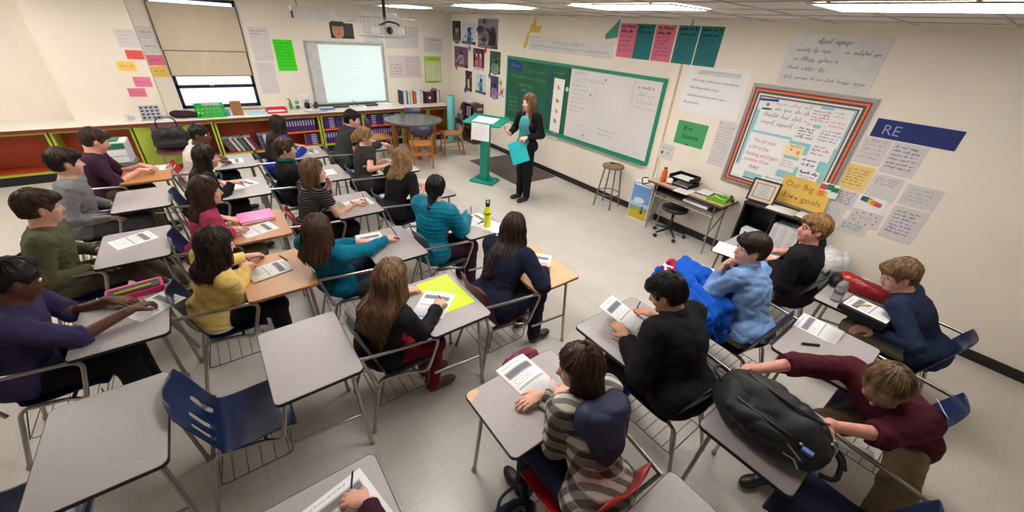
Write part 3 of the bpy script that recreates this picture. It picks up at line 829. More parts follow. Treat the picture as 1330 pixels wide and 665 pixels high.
def desk(x, y, face, top, seat, label, rail=True, chip=False, key=None, chair=True, skip_top=False):
    """x,y = middle of the near (student) edge of the top; facing +X or +Y"""
    t = empty('student_desk', (x, y, 0), 0 if face == 'x' else PI/2, label=label, cat='desk', group='student desks with attached chairs')
    tm, em = {'grey': (LAM, EDGE), 'oak': (OAKL, OAKEDGE), 'pale': (PALEOAK, OAKEDGE)}[top]
    m = MB(); m.prism(rpoly(.46, .64, .035, cx=.23), .722, .740, em)
    m.prism(rpoly(.452, .632, .032, cx=.23), .7395, .7415, tm, em)
    d = m.build('desktop', t)
    if chip:
        m = MB(); m.prism([(.44, .312), (.452, .29), (.45, .245), (.425, .24), (.405, .262), (.40, .285), (.385, .314), (.42, .318)], .7414, .7422, PALEOAK)
        c = m.build('bare_corner', d); c['label'] = 'bare tan wood patch where the laminate has broken off'
    def tb(name, pts, r=.0125, mt=CHROME, fr=.06, par=t, n=8):
        mm = MB(); mm.tube(fillet(pts, fr), r, mt, n); return mm.build(name, par)
    for s in (1, -1):
        l = tb('leg', [(.40, s*.22, .715), (.425, s*.262, .03), (.428, s*.264, .008)], .0125)
        mm = MB(); mm.lathe([(.017, .0), (.019, .008), (.015, .022), (.012, .03)], (.428, s*.264, 0), CHROME, 10); mm.build('foot', l)
    tb('top_frame', [(.40, -.22, .712), (.40, .22, .712)], .011)
    tb('cross_bar', [(.412, -.245, .30), (.02, -.262, .36)], .0105, fr=.01)
    tb('side_support', [(.05, -.285, .715), (-.02, -.268, .42), (-.10, -.20, .405), (-.30, -.16, .400)] if not rail else
       [(-.44, -.225, .715), (-.20, -.262, .712), (.06, -.292, .708), (-.03, -.262, .41), (-.12, -.19, .402), (-.30, -.16, .400)], .0125, fr=.07)
    if rail:
        tb('back_post', [(-.43, -.228, .715), (-.36, -.20, .42)], .0115)
    for s in (1, -1):
        l = tb('leg', [(-.12, s*.12, .402), (-.33, s*.155, .398), (-.43, s*.21, .008)], .0125, fr=.05)
        mm = MB(); mm.lathe([(.017, .0), (.019, .008), (.015, .022), (.012, .03)], (-.43, s*.21, 0), CHROME, 10); mm.build('foot', l)
    tb('seat_rail', [(-.10, -.20, .402), (-.08, .10, .402), (-.30, .155, .400)], .011, fr=.05)
    # wire book basket under the seat
    mm = MB(); z = .20
    for q in ([(.02, -.19, .40), (.0, -.19, z), (-.36, -.19, z), (-.36, .17, z), (.0, .17, z), (.02, .17, .40)],):
        mm.tube(fillet(q, .03), .0035, DARKSTEEL, 6)
    for k in range(5): mm.tube([(.0-.07*k-.02, -.19, z), (.0-.07*k-.02, .17, z)], .0028, DARKSTEEL, 5)
    for s in (-.19, .17): mm.tube([(-.36, s, z), (-.30, s*.85, .40)], .0035, DARKSTEEL, 6)
    mm.tube([(.0, -.19, z+.09), (.0, .17, z+.09)], .003, DARKSTEEL, 5)
    mm.build('book_basket', t)
    if chair:
        sh = shell({'navy': BLUEP, 'red': REDP, 'grey': GREYP, 'maroon': MAROP}[seat]).build('seat', t, loc=(-.14, 0, 0), solid=.007, sub=1)
    return t

# x, y, face, top, seat, label, rail
DESKS = [
 (-.13, 2.01, 'x', 'grey', 'navy', 'grey-topped desk with an empty navy chair, nobody sitting at it', False),
 (-.13, 3.03, 'x', 'oak', 'navy', 'oak-topped desk with a navy chair where the person in the yellow cardigan sits', True),
 (-.13, 3.98, 'x', 'oak', 'navy', 'oak-topped desk carrying a magenta binder, behind the yellow cardigan', True),
 (-.13, 5.10, 'x', 'grey', 'navy', 'grey-topped desk of the dark-haired writer in a black top beyond the pink sweater', True),
 (-.13, 6.20, 'x', 'grey', 'red', 'pale desk with a red chair where the man in the white shirt sits', True),
 (.77, 2.03, 'x', 'grey', 'grey', 'grey-topped desk with a slate chair and a lime yellow sheet lying on it', True),
 (.77, 3.02, 'x', 'grey', 'navy', 'grey-topped desk of the person in the long-sleeved teal sweater', True),
 (.77, 4.06, 'x', 'grey', 'red', 'grey-topped desk with a red chair, used by the person in the striped black top', True),
 (.77, 5.20, 'x', 'grey', 'navy', 'grey-topped desk of the person wearing a green scarf', True),
 (.77, 6.25, 'x', 'grey', 'navy', 'grey-topped desk of the long-haired person in royal blue', True),
 (1.66, 2.04, 'x', 'pale', 'maroon', 'pale maple-topped desk with a maroon chair, used by the person in the navy sweater', True),
 (1.66, 3.04, 'x', 'grey', 'grey', 'grey-topped desk with a slate chair and a yellow bottle standing on it', True),
 (1.66, 4.10, 'x', 'grey', 'navy', 'grey-topped desk of the person with curly blonde hair', True),
 (1.66, 5.10, 'x', 'grey', 'navy', 'grey-topped desk of the person with a blonde ponytail', True),
 (1.66, 6.25, 'x', 'grey', 'navy', 'grey-topped desk of the man in the charcoal hoodie', True),
 (-1.01, 1.95, 'x', 'grey', 'navy', 'bare grey-topped desk cut by the left edge, left of the empty navy chair', False),
 (-1.01, 2.95, 'x', 'grey', 'navy', 'grey-topped desk at the left edge carrying the pink and black pencil case', True),
 (-1.01, 4.05, 'x', 'grey', 'navy', 'grey-topped desk at the left edge with one sheet, behind the pencil case desk', True),
 (-1.01, 5.20, 'x', 'grey', 'grey', 'bare grey-topped desk at the left edge beside the grey trousers', True),
 (-1.01, 6.08, 'x', 'oak', 'navy', 'oak-topped desk at the left edge near the lime cabinet', True),
 (-.12, .72, 'y', 'grey', 'grey', 'grey-topped desk at the bottom edge of the photo with a hand writing on it', True),
 (1.03, .77, 'y', 'grey', 'red', 'grey-topped desk with a broken tan corner and a red chair', True),
 (1.95, .84, 'y', 'grey', 'navy', 'grey-topped desk with a navy chair where the man in the black jacket sits', True),
 (2.93, .87, 'y', 'grey', 'navy', 'grey-topped desk under the royal blue jacket', True),
 (3.91, .93, 'y', 'grey', 'grey', 'grey-topped desk of the man with glasses in front of the black shelf', True),
 (.98, -.14, 'y', 'grey', 'navy', 'bare grey-topped desk at the bottom edge behind the red chair', True),
 (1.95, -.08, 'y', 'grey', 'navy', 'grey-topped desk with a navy chair under the black backpack', True),
 (2.93, -.04, 'y', 'grey', 'navy', 'grey-topped desk under the arm of the person in the maroon shirt', True),
 (3.86, .02, 'y', 'grey', 'navy', 'grey-topped desk holding the red bag and a bottle with an orange cap', True),
]
for a in DESKS: desk(*a, chip=(a[0] == 1.03))
# ------------------------------------------------------------------ people
BLK = cloth('black_knit', (26, 25, 28)); BLKT = cloth('black_trousers', (22, 21, 24)); JEANS = cloth('dark_jeans', (34, 42, 62)); KHAKI = cloth('khaki_trousers', (140, 118, 88))
pz = dict(pinch=True, curl=.6)
hid = dict(hidden=True)
person('yellow', 'person with chin-length dark wavy hair in a pale yellow cardigan, writing at an oak desk', (-.36, 3.03, .53), 0, (-.19, 2.90, 1.13), (18, 16, 4),
       (-.07, 3.15, .80), (-.0, 3.32, .77), dict(name='cardigan', mat=cloth('yellow_knit', (240, 208, 122)), hem=-.10), BLKT, ('curly', 'darkbrown', .17), rhs=pz, lhs=hid, extras=dict(wavy=1), torso_yaw=22)
person('pink', 'person with brown shoulder hair in a rose pink sweater beside a magenta binder', (-.36, 3.99, .53), 0, (-.19, 3.96, 1.14), (-2, 6, 0),
       (-.05, 3.90, .775), (-.09, 4.12, .775), dict(mat=cloth('rose_pink_knit', (186, 66, 108))), cloth('taupe_trousers', (112, 98, 80)), ('long', 'brown', .17), torso_yaw=8)
person('dark', 'person with long dark hair and a black sleeve raised to write, beyond the pink sweater', (-.36, 5.10, .53), 0, (-.14, 5.08, 1.13), (-8, 10, 0),
       (.05, 5.04, .83), (-.06, 5.20, .77), dict(mat=BLK, name='top'), BLKT, ('long', 'darkbrown', .30), rhs=pz, torso_yaw=8)
person('white', 'man with short black hair in a white shirt in front of the handbag chair', (-.38, 6.20, .53), 0, (-.16, 6.12, 1.13), (-22, 12, 0),
       (.0, 6.08, .775), (-.03, 6.3, .775), dict(mat=cloth('white_cotton', (226, 220, 214)), name='shirt'), JEANS, ('crop', 'black'), 'dark', False, torso_yaw=5)
person('long', 'person with very long light brown hair, black top, dark red trousers and boots', (.53, 2.03, .53), 0, (.61, 1.90, 1.15), (34, 30, 0),
       (.96, 1.99, .785), (.86, 2.22, .77), dict(mat=BLK, name='top', hem=-.2), cloth('dark_red_trousers', (112, 16, 36)), ('long', 'lightbrown', .44), rhs=dict(pinch=True, curl=.6, hd=(.55, .8, -.1)),
       lhs=hid, shoes=('boot', (92, 48, 34)), knees={-1: (.86, 1.90, .50), 1: (.86, 2.10, .50)}, ankles={-1: (.84, 1.93, .085), 1: (.86, 2.10, .085)}, torso_yaw=20)
person('teal', 'person with brown hair in a fitted long-sleeved teal sweater reaching across a desk', (.53, 3.02, .53), 0, (.42, 2.83, 1.11), (38, 14, 0),
       (1.03, 3.07, .785), (.80, 3.12, .77), dict(mat=cloth('teal_jersey', (0, 104, 132))), JEANS, ('long', 'brown', .19), rhs=dict(curl=.35, hd=(.8, .5, 0)), girth=1.06, torso_yaw=36)
person('scoop', 'person with light brown bob and striped black top, hand at the chin', (.53, 4.07, .53), 0, (.68, 4.08, 1.15), (-12, 4, 0),
       (1.06, 4.00, .775), (.80, 4.17, 1.03), dict(mat=cloth('black_striped_knit', (24, 23, 25), kind='stripes'), name='top', sleeve='short'), BLKT, ('bob', 'lightbrown', .14),
       lhs=dict(hd=(-.35, -.3, 1), pn=(-.8, -.5, 0), curl=.7), lelb=(.3, .6, -1), rhs=dict(curl=.3, hd=(1, .15, 0)), torso_yaw=16)
person('bun', 'person with hair in a low curly bun, black top and green scarf', (.53, 5.2, .53), 0, (.60, 5.03, 1.14), (-18, 4, 0),
       (.90, 5.08, .775), (.88, 5.3, .775), dict(mat=BLK, name='top'), BLKT, ('bun', 'brown', .1), torso_yaw=12)
person('blue', 'person with long dark hair in a royal blue top at the row nearest the bookcases', (.58, 6.25, .53), 0, (.74, 6.35, 1.13), (25, 8, 0),
       (1.04, 6.28, .78), (.98, 6.46, .775), dict(mat=cloth('royal_blue_knit', (26, 58, 160)), name='top'), JEANS, ('long', 'darkbrown', .34), extras=dict(wavy=1), torso_yaw=25)
person('navy', 'person with long black hair in a navy sweater at the pale maple desk', (1.46, 2.04, .53), 0, (1.71, 2.14, 1.11), (44, 20, 0),
       (1.93, 1.98, .78), (1.9, 2.2, .77), dict(mat=cloth('navy_knit', (22, 27, 50)), t=.018), cloth('navy_trousers', (26, 30, 50)), ('long', 'darkbrown', .26), rhs=dict(curl=.6, hd=(.6, .8, 0)), relb=(-.1, -.7, -.5),
       lhs=hid, girth=1.14, shoes=('boot', (24, 22, 26)), torso_yaw=28)
person('jacket', 'person with dark hair in a low ponytail wearing a quilted teal blue jacket', (1.41, 3.05, .53), 0, (1.49, 3.05, 1.17), (48, 22, 0),
       (1.87, 3.12, .79), (1.78, 3.24, .77), dict(mat=cloth('quilted_teal_nylon', (0, 112, 138), rough=.5), name='jacket', t=.034, puffer=True, neck='hood', hem=-.12), cloth('plum_trousers', (58, 26, 50)),
       ('lowpony', 'black', .15), rhs=pz, torso_yaw=34)
person('curly', 'person with curly dark blonde hair in a short-sleeved black shirt', (1.43, 4.10, .53), 0, (1.64, 4.18, 1.13), (44, 12, 0),
       (1.86, 4.05, .775), (1.84, 4.24, .775), dict(mat=cloth('black_jersey', (24, 23, 25)), name='shirt', sleeve='three'), BLKT, ('curly', 'blonde', .15), torso_yaw=32)
person('pony', 'person with a blonde ponytail in a charcoal short-sleeved shirt', (1.42, 5.10, .53), 0, (1.56, 5.21, 1.14), (-22, 10, 0),
       (1.76, 4.93, .775), (1.86, 5.2, .775), dict(mat=cloth('charcoal_jersey', (52, 50, 50)), name='shirt', sleeve='short'), BLKT, ('pony', 'blonde', .26), torso_yaw=14)
person('hoodie', 'young man with short dark hair in a charcoal hooded sweatshirt leaning on one arm', (1.46, 6.25, .53), 0, (1.74, 6.33, 1.14), (-32, 8, 0),
       (2.10, 6.0, .80), (1.85, 6.35, .775), dict(mat=cloth('charcoal_fleece', (56, 58, 58)), name='hooded_sweatshirt', neck='hood', t=.022), BLKT, ('short', 'darkbrown'), 'fair', False, torso_yaw=8)
person('plaid', 'person with wavy brown hair in a plaid shirt with a navy hood, on red chair', (1.04, .50, .53), 90, (1.09, .80, 1.11), (143, 12, 0),
       (.96, .97, .785), (1.16, .90, .80), dict(mat=cloth('plaid_flannel', (170, 150, 130), kind='plaid'), name='flannel_shirt', t=.022, hem=-.16), JEANS, ('curly', 'brown', .20),
       rhs=dict(hd=(-1, .15, 0), curl=.3), lhs=dict(hd=(1, .1, 0), curl=.3), h=.010, extras=dict(wavy=1), shoes=('shoe', (28, 26, 30)))
person('bj', 'man with short black hair in a black jacket holding up a printed sheet', (1.96, .62, .53), 90, (1.98, .92, 1.12), (112, 32, 0),
       (2.07, 1.08, .83), (1.80, 1.06, .82), dict(mat=cloth('black_canvas', (22, 22, 25)), name='jacket', t=.028, neck='collar'), BLKT, ('short', 'black'), 'tan', False,
       rhs=dict(pinch=True, curl=.6, hd=(-.5, .8, .1)), lhs=dict(hd=(.1, .9, .35), curl=.5, pn=(.3, .2, -1)), h=.011, girth=1.12)
person('bs', 'man with dark hair in a light blue shirt and khakis, chin on his clasped hands', (2.94, .64, .53), 90, (3.0, .88, 1.15), (140, 2, 0),
       (3.00, .985, 1.005), (2.93, .985, 1.0), dict(mat=cloth('light_blue_cotton', (116, 150, 196)), name='shirt', t=.015, neck='collar', amp=.009, fq=30, hem=-.03), KHAKI, ('short', 'darkbrown'), 'fair', False,
       rhs=dict(hd=(-.3, -.15, 1), pn=(-.3, -1, 0), curl=1.), lhs=dict(hd=(.2, -.1, 1), pn=(.4, -1, 0), curl=1.), relb=(.7, .2, -1), lelb=(-.7, .2, -1), h=.011)
person('bh', 'young man with ginger hair and glasses in a black zip sweatshirt', (3.90, .68, .53), 90, (3.84, .75, 1.17), (140, -4, 0),
       (4.06, .98, .775), (3.82, .95, .785), dict(mat=cloth('black_fleece', (24, 23, 25)), name='zip_sweatshirt', t=.022, neck='v'), KHAKI, ('short', 'ginger'), 'pink', False, h=.011)
person('edge', 'boy in a dark blue patterned sweater at the right edge behind the red bag', (3.90, -.24, .53), 90, (3.84, .13, 1.05), (135, 22, 0),
       (4.02, .12, .785), (3.62, .12, .64), dict(mat=cloth('dark_blue_knit', (30, 42, 66)), neck='crew'), cloth('stone_trousers', (138, 126, 106)), ('short', 'lightbrown'), 'fair', False,
       lhs=dict(hd=(-.6, .8, 0), curl=.5), h=.011)
mar = person('mar', 'person in a short-sleeved maroon shirt bending over and reaching into the black backpack', (2.80, -.28, .53), 165, (2.43, -.12, 1.0), (185, 52, 0),
       (1.99, .37, .86), (1.98, -.02, .86), dict(mat=cloth('maroon_cotton', (78, 24, 40)), name='shirt', sleeve='three', t=.02), cloth('olive_khaki_trousers', (112, 96, 72)), ('short', 'lightbrown'), 'pink', False,
       torso_yaw=160, rhs=dict(hd=(-1, -.1, -.3), curl=.4), lhs=dict(hd=(-1, .15, -.2), curl=.4), relb=(-.1, .6, .3), lelb=(.1, -.8, -.2),
       knees={-1: (2.42, .02, .53), 1: (2.40, -.40, .51)}, ankles={-1: (2.30, .05, .085), 1: (2.36, -.42, .085)}, h=.011)
person('writer', 'person in a plum sweater, only the writing hand inside the photo', (-.11, .46, .53), 90, (-.13, .60, 1.16), (95, 30, 0),
       (.05, 1.0, .79), (-.28, .80, .775), dict(mat=cloth('plum_knit', (56, 24, 40))), JEANS, ('long', 'darkbrown', .2), rhs=dict(pinch=True, curl=.6, hd=(-.6, .8, -.05)))
person('edge_oak', 'person in a plum shirt writing at the oak desk by the left edge', (-1.27, 6.08, .53), 0, (-1.08, 6.1, 1.15), (10, 22, 0),
       (-.76, 6.06, .785), (-.75, 6.2, .775), dict(mat=cloth('plum_cotton', (60, 36, 56)), name='shirt', sleeve='three'), cloth('brown_corduroy', (84, 66, 50)), ('short', 'brown'), 'pink', False, rhs=pz)
person('edge_grey', 'person in grey sweatpants sitting at the bare desk by the left edge', (-1.27, 5.2, .53), 0, (-1.18, 5.2, 1.17), (12, 5, 0),
       (-1.0, 5.06, .62), (-1.0, 5.34, .62), dict(mat=cloth('grey_marl', (120, 120, 122))), cloth('grey_sweatpants', (84, 84, 86)), ('short', 'darkbrown'), 'fair', False)
person('edge_sheet', 'person in taupe trousers and brown shoes at the left edge desk with one sheet', (-1.27, 4.05, .53), 0, (-1.16, 4.05, 1.16), (15, 8, 0),
       (-.98, 3.93, .65), (-.98, 4.18, .65), dict(mat=cloth('olive_knit', (86, 88, 62))), cloth('taupe_chinos', (98, 88, 74)), ('short', 'brown'), 'fair', False, shoes=('shoe', (70, 44, 34)),
       ankles={-1: (-.72, 4.3, .085), 1: (-.66, 4.55, .085)}, knees={-1: (-.9, 4.12, .50), 1: (-.88, 4.34, .5)})
person('edge_case', 'person with a dark hand writing beside the pink and black pencil case', (-1.27, 2.95, .53), 0, (-1.08, 2.95, 1.14), (12, 25, 0),
       (-.67, 2.95, .79), (-.78, 3.08, .775), dict(mat=cloth('white_striped', (60, 52, 90)), name='shirt', sleeve='three'), cloth('black_jeans', (26, 26, 30)), ('crop', 'black'), 'dark', False, rhs=pz)
# teacher
TX, TY = 3.90, 4.70
tch = person('teacher', 'standing teacher in a black cardigan and trousers holding a turquoise binder', (TX, TY, .88), 182, (TX-.015, TY, 1.545), (170, 4, 0),
       (3.60, 4.86, 1.13), (3.72, 4.60, 1.055), dict(mat=cloth('black_cardigan_knit', (22, 21, 24)), name='cardigan', t=.014, hem=-.22, neck='v'), BLKT, ('long', 'lightbrown', .30), sit=False, sc=.97, girth=.9, torso_yaw=200, extras=dict(front=2),
       knees={-1: (TX+.0, TY+.085, .48), 1: (TX+.0, TY-.085, .48)}, ankles={-1: (TX, TY+.09, .085), 1: (TX, TY-.095, .085)}, shoes=('shoe', (20, 18, 20)),
       rhs=dict(hd=(-.6, .25, .55), pn=(.3, -.4, .8), curl=.35), lhs=dict(hd=(-.75, .45, -.15), pn=(.2, .3, -.9), curl=.8), group='teacher')
del tch['body']['group']
# ------------------------------------------------------------------ things on the walls
def C_(n, c, r=.75, **k): return mat(n, c, r, var=.02, **k)
REDI = C_('red_marker', (198, 84, 100)); PURI = C_('purple_marker', (96, 74, 140)); GRNI = C_('green_marker', (40, 120, 84)); BLUI = C_('blue_marker', (44, 76, 140)); GREYI = C_('faint_grey_marker', (172, 168, 170))
ORI = C_('orange_marker', (230, 130, 60)); CHALK = C_('white_chalk', (92, 146, 120)); TEALP = C_('teal_poster_paper', (30, 118, 120)); PINKP = C_('pink_poster_paper', (222, 116, 140)); SOFTW = C_('soft_white_poster', (214, 208, 208))
LAMW = mat('laminated_white_poster', (220, 218, 217), .25, var=.03)
DKG = paint('dark_photo_grey', (36, 34, 38)); 
def wb(y, z0, y1, z1, m, **k): return Sheet(abs(y-y1), abs(z1-z0), m, **k), MB_(y, z0)
def wa(x, z0, x1, z1, m, **k): return Sheet(abs(x-x1), abs(z1-z0), m, **k), MA_(x, z0)
# portraits: plain generic figures in a few tones
def portrait(y, z0, y1, z1, tone, label, kind):
    bg, mid, hi = [C_('print_%s_%d' % (tone, i), c) for i, c in enumerate({'grey': ((40, 38, 42), (92, 88, 94), (170, 166, 172)), 'blue': ((214, 218, 226), (44, 92, 146), (22, 50, 96)), 'plum': ((118, 84, 108), (176, 150, 172), (62, 36, 54)), 'rose': ((66, 30, 46), (186, 110, 142), (226, 186, 200)),
          'green': ((52, 78, 62), (116, 148, 124), (30, 46, 36)), 'sepia': ((52, 44, 36), (196, 184, 160), (30, 24, 22)), 'teal': ((206, 222, 228), (58, 112, 140), (28, 54, 78)), 'violet': ((76, 58, 108), (150, 134, 178), (34, 26, 56)), 'crowd': ((150, 142, 150), (88, 78, 92), (34, 30, 38))}[tone])]
    s, T = wb(y, z0, y1, z1, bg); w, h = s.w, s.h; r = random.Random(tone)
    s.rect(0, 0, w, h*.13, hi if kind != 'crowd' else mid)
    if kind == 'bust':
        s.ell(w*.52, h*.22, w*.40, h*.30, mid); s.ell(w*.55, h*.62, w*.20, h*.19, hi); s.ell(w*.52, h*.74, w*.22, h*.10, bg)
    elif kind == 'stand':
        s.poly([(w*.36, h*.14), (w*.70, h*.14), (w*.66, h*.62), (w*.40, h*.62)], mid); s.ell(w*.53, h*.70, w*.13, h*.10, hi); s.line([(w*.38, h*.55), (w*.22, h*.30)], w*.07, mid)
    elif kind == 'pair':
        for cx in (.32, .68): s.poly([(w*(cx-.16), h*.13), (w*(cx+.16), h*.13), (w*(cx+.12), h*.60), (w*(cx-.12), h*.60)], mid); s.ell(w*cx, h*.70, w*.11, h*.10, hi)
    elif kind == 'crowd':
        for i in range(70): s.ell(w*r.uniform(.03, .6), h*r.uniform(.1, .5), w*.025, h*.018, [mid, hi, SOFTW][i % 3], 6)
        s.poly([(w*.62, h*.12), (w*.95, h*.12), (w*.90, h*.55), (w*.70, h*.58)], hi); s.ell(w*.8, h*.64, w*.09, h*.07, hi); s.line([(w*.70, h*.52), (w*.50, h*.66)], w*.05, hi)
        s.ell(w*.2, h*.62, w*.2, h*.12, mid)
    for i in range(26):
        cx, cy, q = r.uniform(.06, .94)*w, r.uniform(.2, .95)*h, r.uniform(.02, .06)*w
        s.poly([(min(w-.004, max(.004, cx+q*math.cos(a)*r.uniform(.5, 1.5))), min(h-.004, max(.004, cy+q*math.sin(a)*r.uniform(.5, 2)))) for a in [k*PI/3 for k in range(6)]], (bg, mid, hi)[i % 3 if kind == 'crowd' else r.choice((0, 0, 1))]) if i % 3 else s.ell(cx, cy, q*.4, q*.6, hi, 7)
    s.scrib(w*.15, w*.85, h*.045, h*.05, SOFTW, .004)
    s.put('portrait_print', T, label=label, cat='poster', group='portrait prints by the corner')
portrait(9.46, 2.13, 9.07, 2.57, 'grey', 'black and grey portrait print closest to the room corner, top row', 'bust')
portrait(9.01, 2.12, 8.40, 2.55, 'blue', 'blue and white print of a figure in the top row of portraits', 'stand')
portrait(8.31, 2.09, 7.53, 2.64, 'crowd', 'largest grey print showing a figure waving over a crowd', 'crowd')
portrait(9.38, 1.61, 8.74, 2.05, 'plum', 'mauve print with a standing figure in the middle row of portraits', 'stand')
portrait(8.50, 1.62, 8.04, 2.06, 'rose', 'dark rose print with two figures in the middle row of portraits', 'pair')
portrait(7.81, 1.62, 7.41, 2.05, 'green', 'green tinted bust print in the middle row of portraits', 'bust')
portrait(8.86, 1.11, 8.56, 1.56, 'sepia', 'narrow brown print with a pale figure in the bottom row of portraits', 'stand')
portrait(8.39, 1.13, 7.94, 1.55, 'teal', 'teal and white print with a seated figure in the bottom row', 'stand')
portrait(7.76, 1.12, 7.45, 1.57, 'violet', 'violet print with a bust in the bottom row next to the chalkboard', 'bust')
for y, z, c, l in ((9.35, 1.56, (206, 84, 84), 'red'), (8.72, 2.02, (90, 120, 180), 'blue'), (8.05, 2.02, (200, 60, 80), 'crimson'), (8.92, 1.09, (70, 50, 140), 'purple'), (7.86, 1.54, (30, 120, 120), 'teal'), (7.42, 1.44, (140, 180, 70), 'lime')):
    s = Sheet(.11, .15, C_('cutout_'+l, c), poly=[(.055, 0), (.11, .075), (.055, .15), (0, .075)]); s.put('paper_diamond', MB_(y, z-.05, .006), label='small %s paper diamond stuck among the portrait prints' % l, cat='paper cutout')
s = Sheet(.2, .2, C_('cutout_star', (196, 60, 120)), t=.001, poly=[(.1+(.13 if k % 2 == 0 else .03)*math.cos(k*PI/8), .1+(.13 if k % 2 == 0 else .03)*math.sin(k*PI/8)) for k in range(16)])
s.line([(0, .02), (.2, .18)], .02, BLUI); s.line([(.02, .19), (.17, .01)], .02, ORI); s.put('paper_star', MB_(7.42, 1.18, .004), label='pink, blue and orange paper starburst left of the chalkboard', cat='paper cutout')

# banner, yellow scraps, coloured sheets
s, T = wb(6.49, 2.165, 4.42, 2.40, LAMW); s.scrib(.65, 1.45, .14, .045, PRINT, .004); s.line([(.65, .13), (1.45, .13)], .003, PRINT); s.scrib(.05, 2.0, .06, .035, PRINT, .004)
s.put('banner', T, label='long white laminated banner with two lines of writing above the chalkboard', cat='banner')
YLW = C_('yellow_scrap', (226, 190, 92))
s = Sheet(.34, .2, YLW, poly=[(0, 0), (.30, 0), (.33, .12), (.2, .1), (.16, .26), (.08, .13), (.02, .11)]); s.put('torn_paper', MB_(6.5, 2.45, .004), label='torn yellow paper above the left end of the banner', cat='paper')
s = Sheet(.1, .2, YLW, poly=[(0, 0), (.1, .22), (.16, .26), (.12, .02), (.05, -.04)]); s.put('torn_paper', MB_(6.66, 2.2, .004), label='torn yellow paper strip hanging down left of the banner', cat='paper')
s = Sheet(.3, .2, C_('green_arrow_paper', (72, 150, 128)), poly=[(0, .02), (.25, .24), (.25, .0), (.03, -.03)]); s.put('paper_arrow', MB_(4.63, 2.46, .004), label='green paper arrowhead at the right end of the banner', cat='paper')
for i, (y, y1, m, l) in enumerate(((4.35, 4.04, PINKP, 'pink sheet next to the green arrowhead'), (4.04, 3.74, TEALP, 'teal sheet between the two pink sheets'), (3.72, 3.41, PINKP, 'pink sheet with the teal sheets on both sides'),
                                 (3.38, 3.08, TEALP, 'teal sheet covering the wall conduit'), (3.06, 2.76, TEALP, 'teal sheet at the bulletin board end of the coloured row'))):
    s, T = wb(y, 2.21, y1, 2.65, m)
    s.scrib(.03, .28, .385, .045, INK, .011); s.scrib(.03, .25, .325, .045, INK, .011)
    s.lines(.03, .26, .05, .30, 6 if i > 1 else 4, .028, BLUI if m is TEALP else PURI, .4)
    s.put('poster', Matrix.Translation((-.002, 0, 0)) @ T, label=l+', with black headed handwriting', cat='poster', group='coloured sheets above the whiteboard')
# chalkboard with tray
GFR = paint('teal_green_board_frame', (24, 140, 110), .45); CHB = mat('green_chalkboard', (28, 96, 66), .7, var=.12, vscale=3); WBD = mat('whiteboard', (222, 217, 216), .22, var=.02, vscale=2)
t = empty('chalkboard', (XB, 5.24, .78), label='wide green framed board, chalkboard on one side and white board on the other', cat='chalkboard')
s = Sheet(1.84, 1.13, CHB, t=.012); BT = C_('blue_tape', (24, 66, 140))
s.line([(1.34, 1.13), (1.34, 0)], .025, BT); s.line([(0, .50), (1.34, .50)], .025, BT); s.line([(.42, .50), (.42, 0)], .022, BT); s.line([(1.05, .5), (1.05, .12)], .022, BT)
s.scrib(.1, 1.2, .80, .09, CHALK, .009); s.scrib(.35, .8, .66, .08, CHALK, .009); s.scrib(.45, .8, .58, .07, CHALK, .009); s.scrib(.5, 1.2, .95, .06, CHALK, .006)
s.scrib(.05, .38, .40, .06, CHALK, .007); s.scrib(.5, 1.0, .38, .06, CHALK, .007); s.scrib(1.38, 1.7, 1.0, .06, CHALK, .007); s.lines(.05, .38, .1, .36, 3, .05, CHALK); s.lines(1.38, 1.66, .65, .95, 3, .05, CHALK)
o = s.build('chalk_surface', t); o.matrix_local = Matrix.Translation((-XB, -5.24, -.78)) @ MB_(7.08, .83, .002)
s = Sheet(1.84, 1.13, WBD, t=.018)
s.scrib(.08, .38, 1.06, .05, GREYI, .006); s.scrib(.30, .85, .97, .06, GREYI, .006); s.line([(.1, .93), (.8, .98)], .004, GREYI); s.line([(.62, .93), (.60, .35)], .004, GREYI)
s.lines(.06, .46, .42, .90, 7, .038, GREYI, .2); s.scrib(.35, .5, .24, .03, GREYI); s.lines(.8, 1.2, .15, .3, 2, .04, GREYI)
for y, x in ((1.04, .78), (.78, .50), (.1, .46)): s.rect(x, y-.02, x+.03, y+.012, PRINT)
s.line([(1.36, 1.10), (1.36, .80), (1.42, .74), (1.80, .74)], .006, GREYI)
for i, (a, b, q) in enumerate(((1.42, 1.72, 1.0), (1.46, 1.76, .90), (1.46, 1.74, .80))): s.scrib(a, b, q, .05, BLUI if i < 1 else GREYI, .006)
o = s.build('whiteboard_surface', t); o.matrix_local = Matrix.Translation((-XB, -5.24, -.78)) @ MB_(5.24, .83, .002)
m = MB()
for a, b in (((7.13, .78), (3.35, .83)), ((7.13, 1.96), (3.35, 2.01)), ((7.13, .83), (7.08, 1.96)), ((3.40, .83), (3.35, 1.96))):
    m.b2((-.03, a[0]-5.24, a[1]-.78), (0, b[0]-5.24, b[1]-.78), GFR)
m.build('frame', t)
m = MB(); m.b2((-.085, 1.86, -.0), (-.03, -1.86, .018), GFR); m.build('chalk_tray', t, bevel=.003)
s = Sheet(.42, .16, C_('navy_banner', (38, 66, 138)), t=.001, poly=[(0, .05), (.42, -.02), (.40, .15), (.01, .2)]); s.scrib(.06, .36, .06, .08, C_('pale_blue_ink', (120, 140, 190)), .01); s.put('sign', MB_(7.05, 1.76, .018), label='dark blue paper sign in the upper corner of the chalkboard', cat='sign')
s, T = wb(5.64, .70, 5.37, 1.76, PAPER, t=.006)
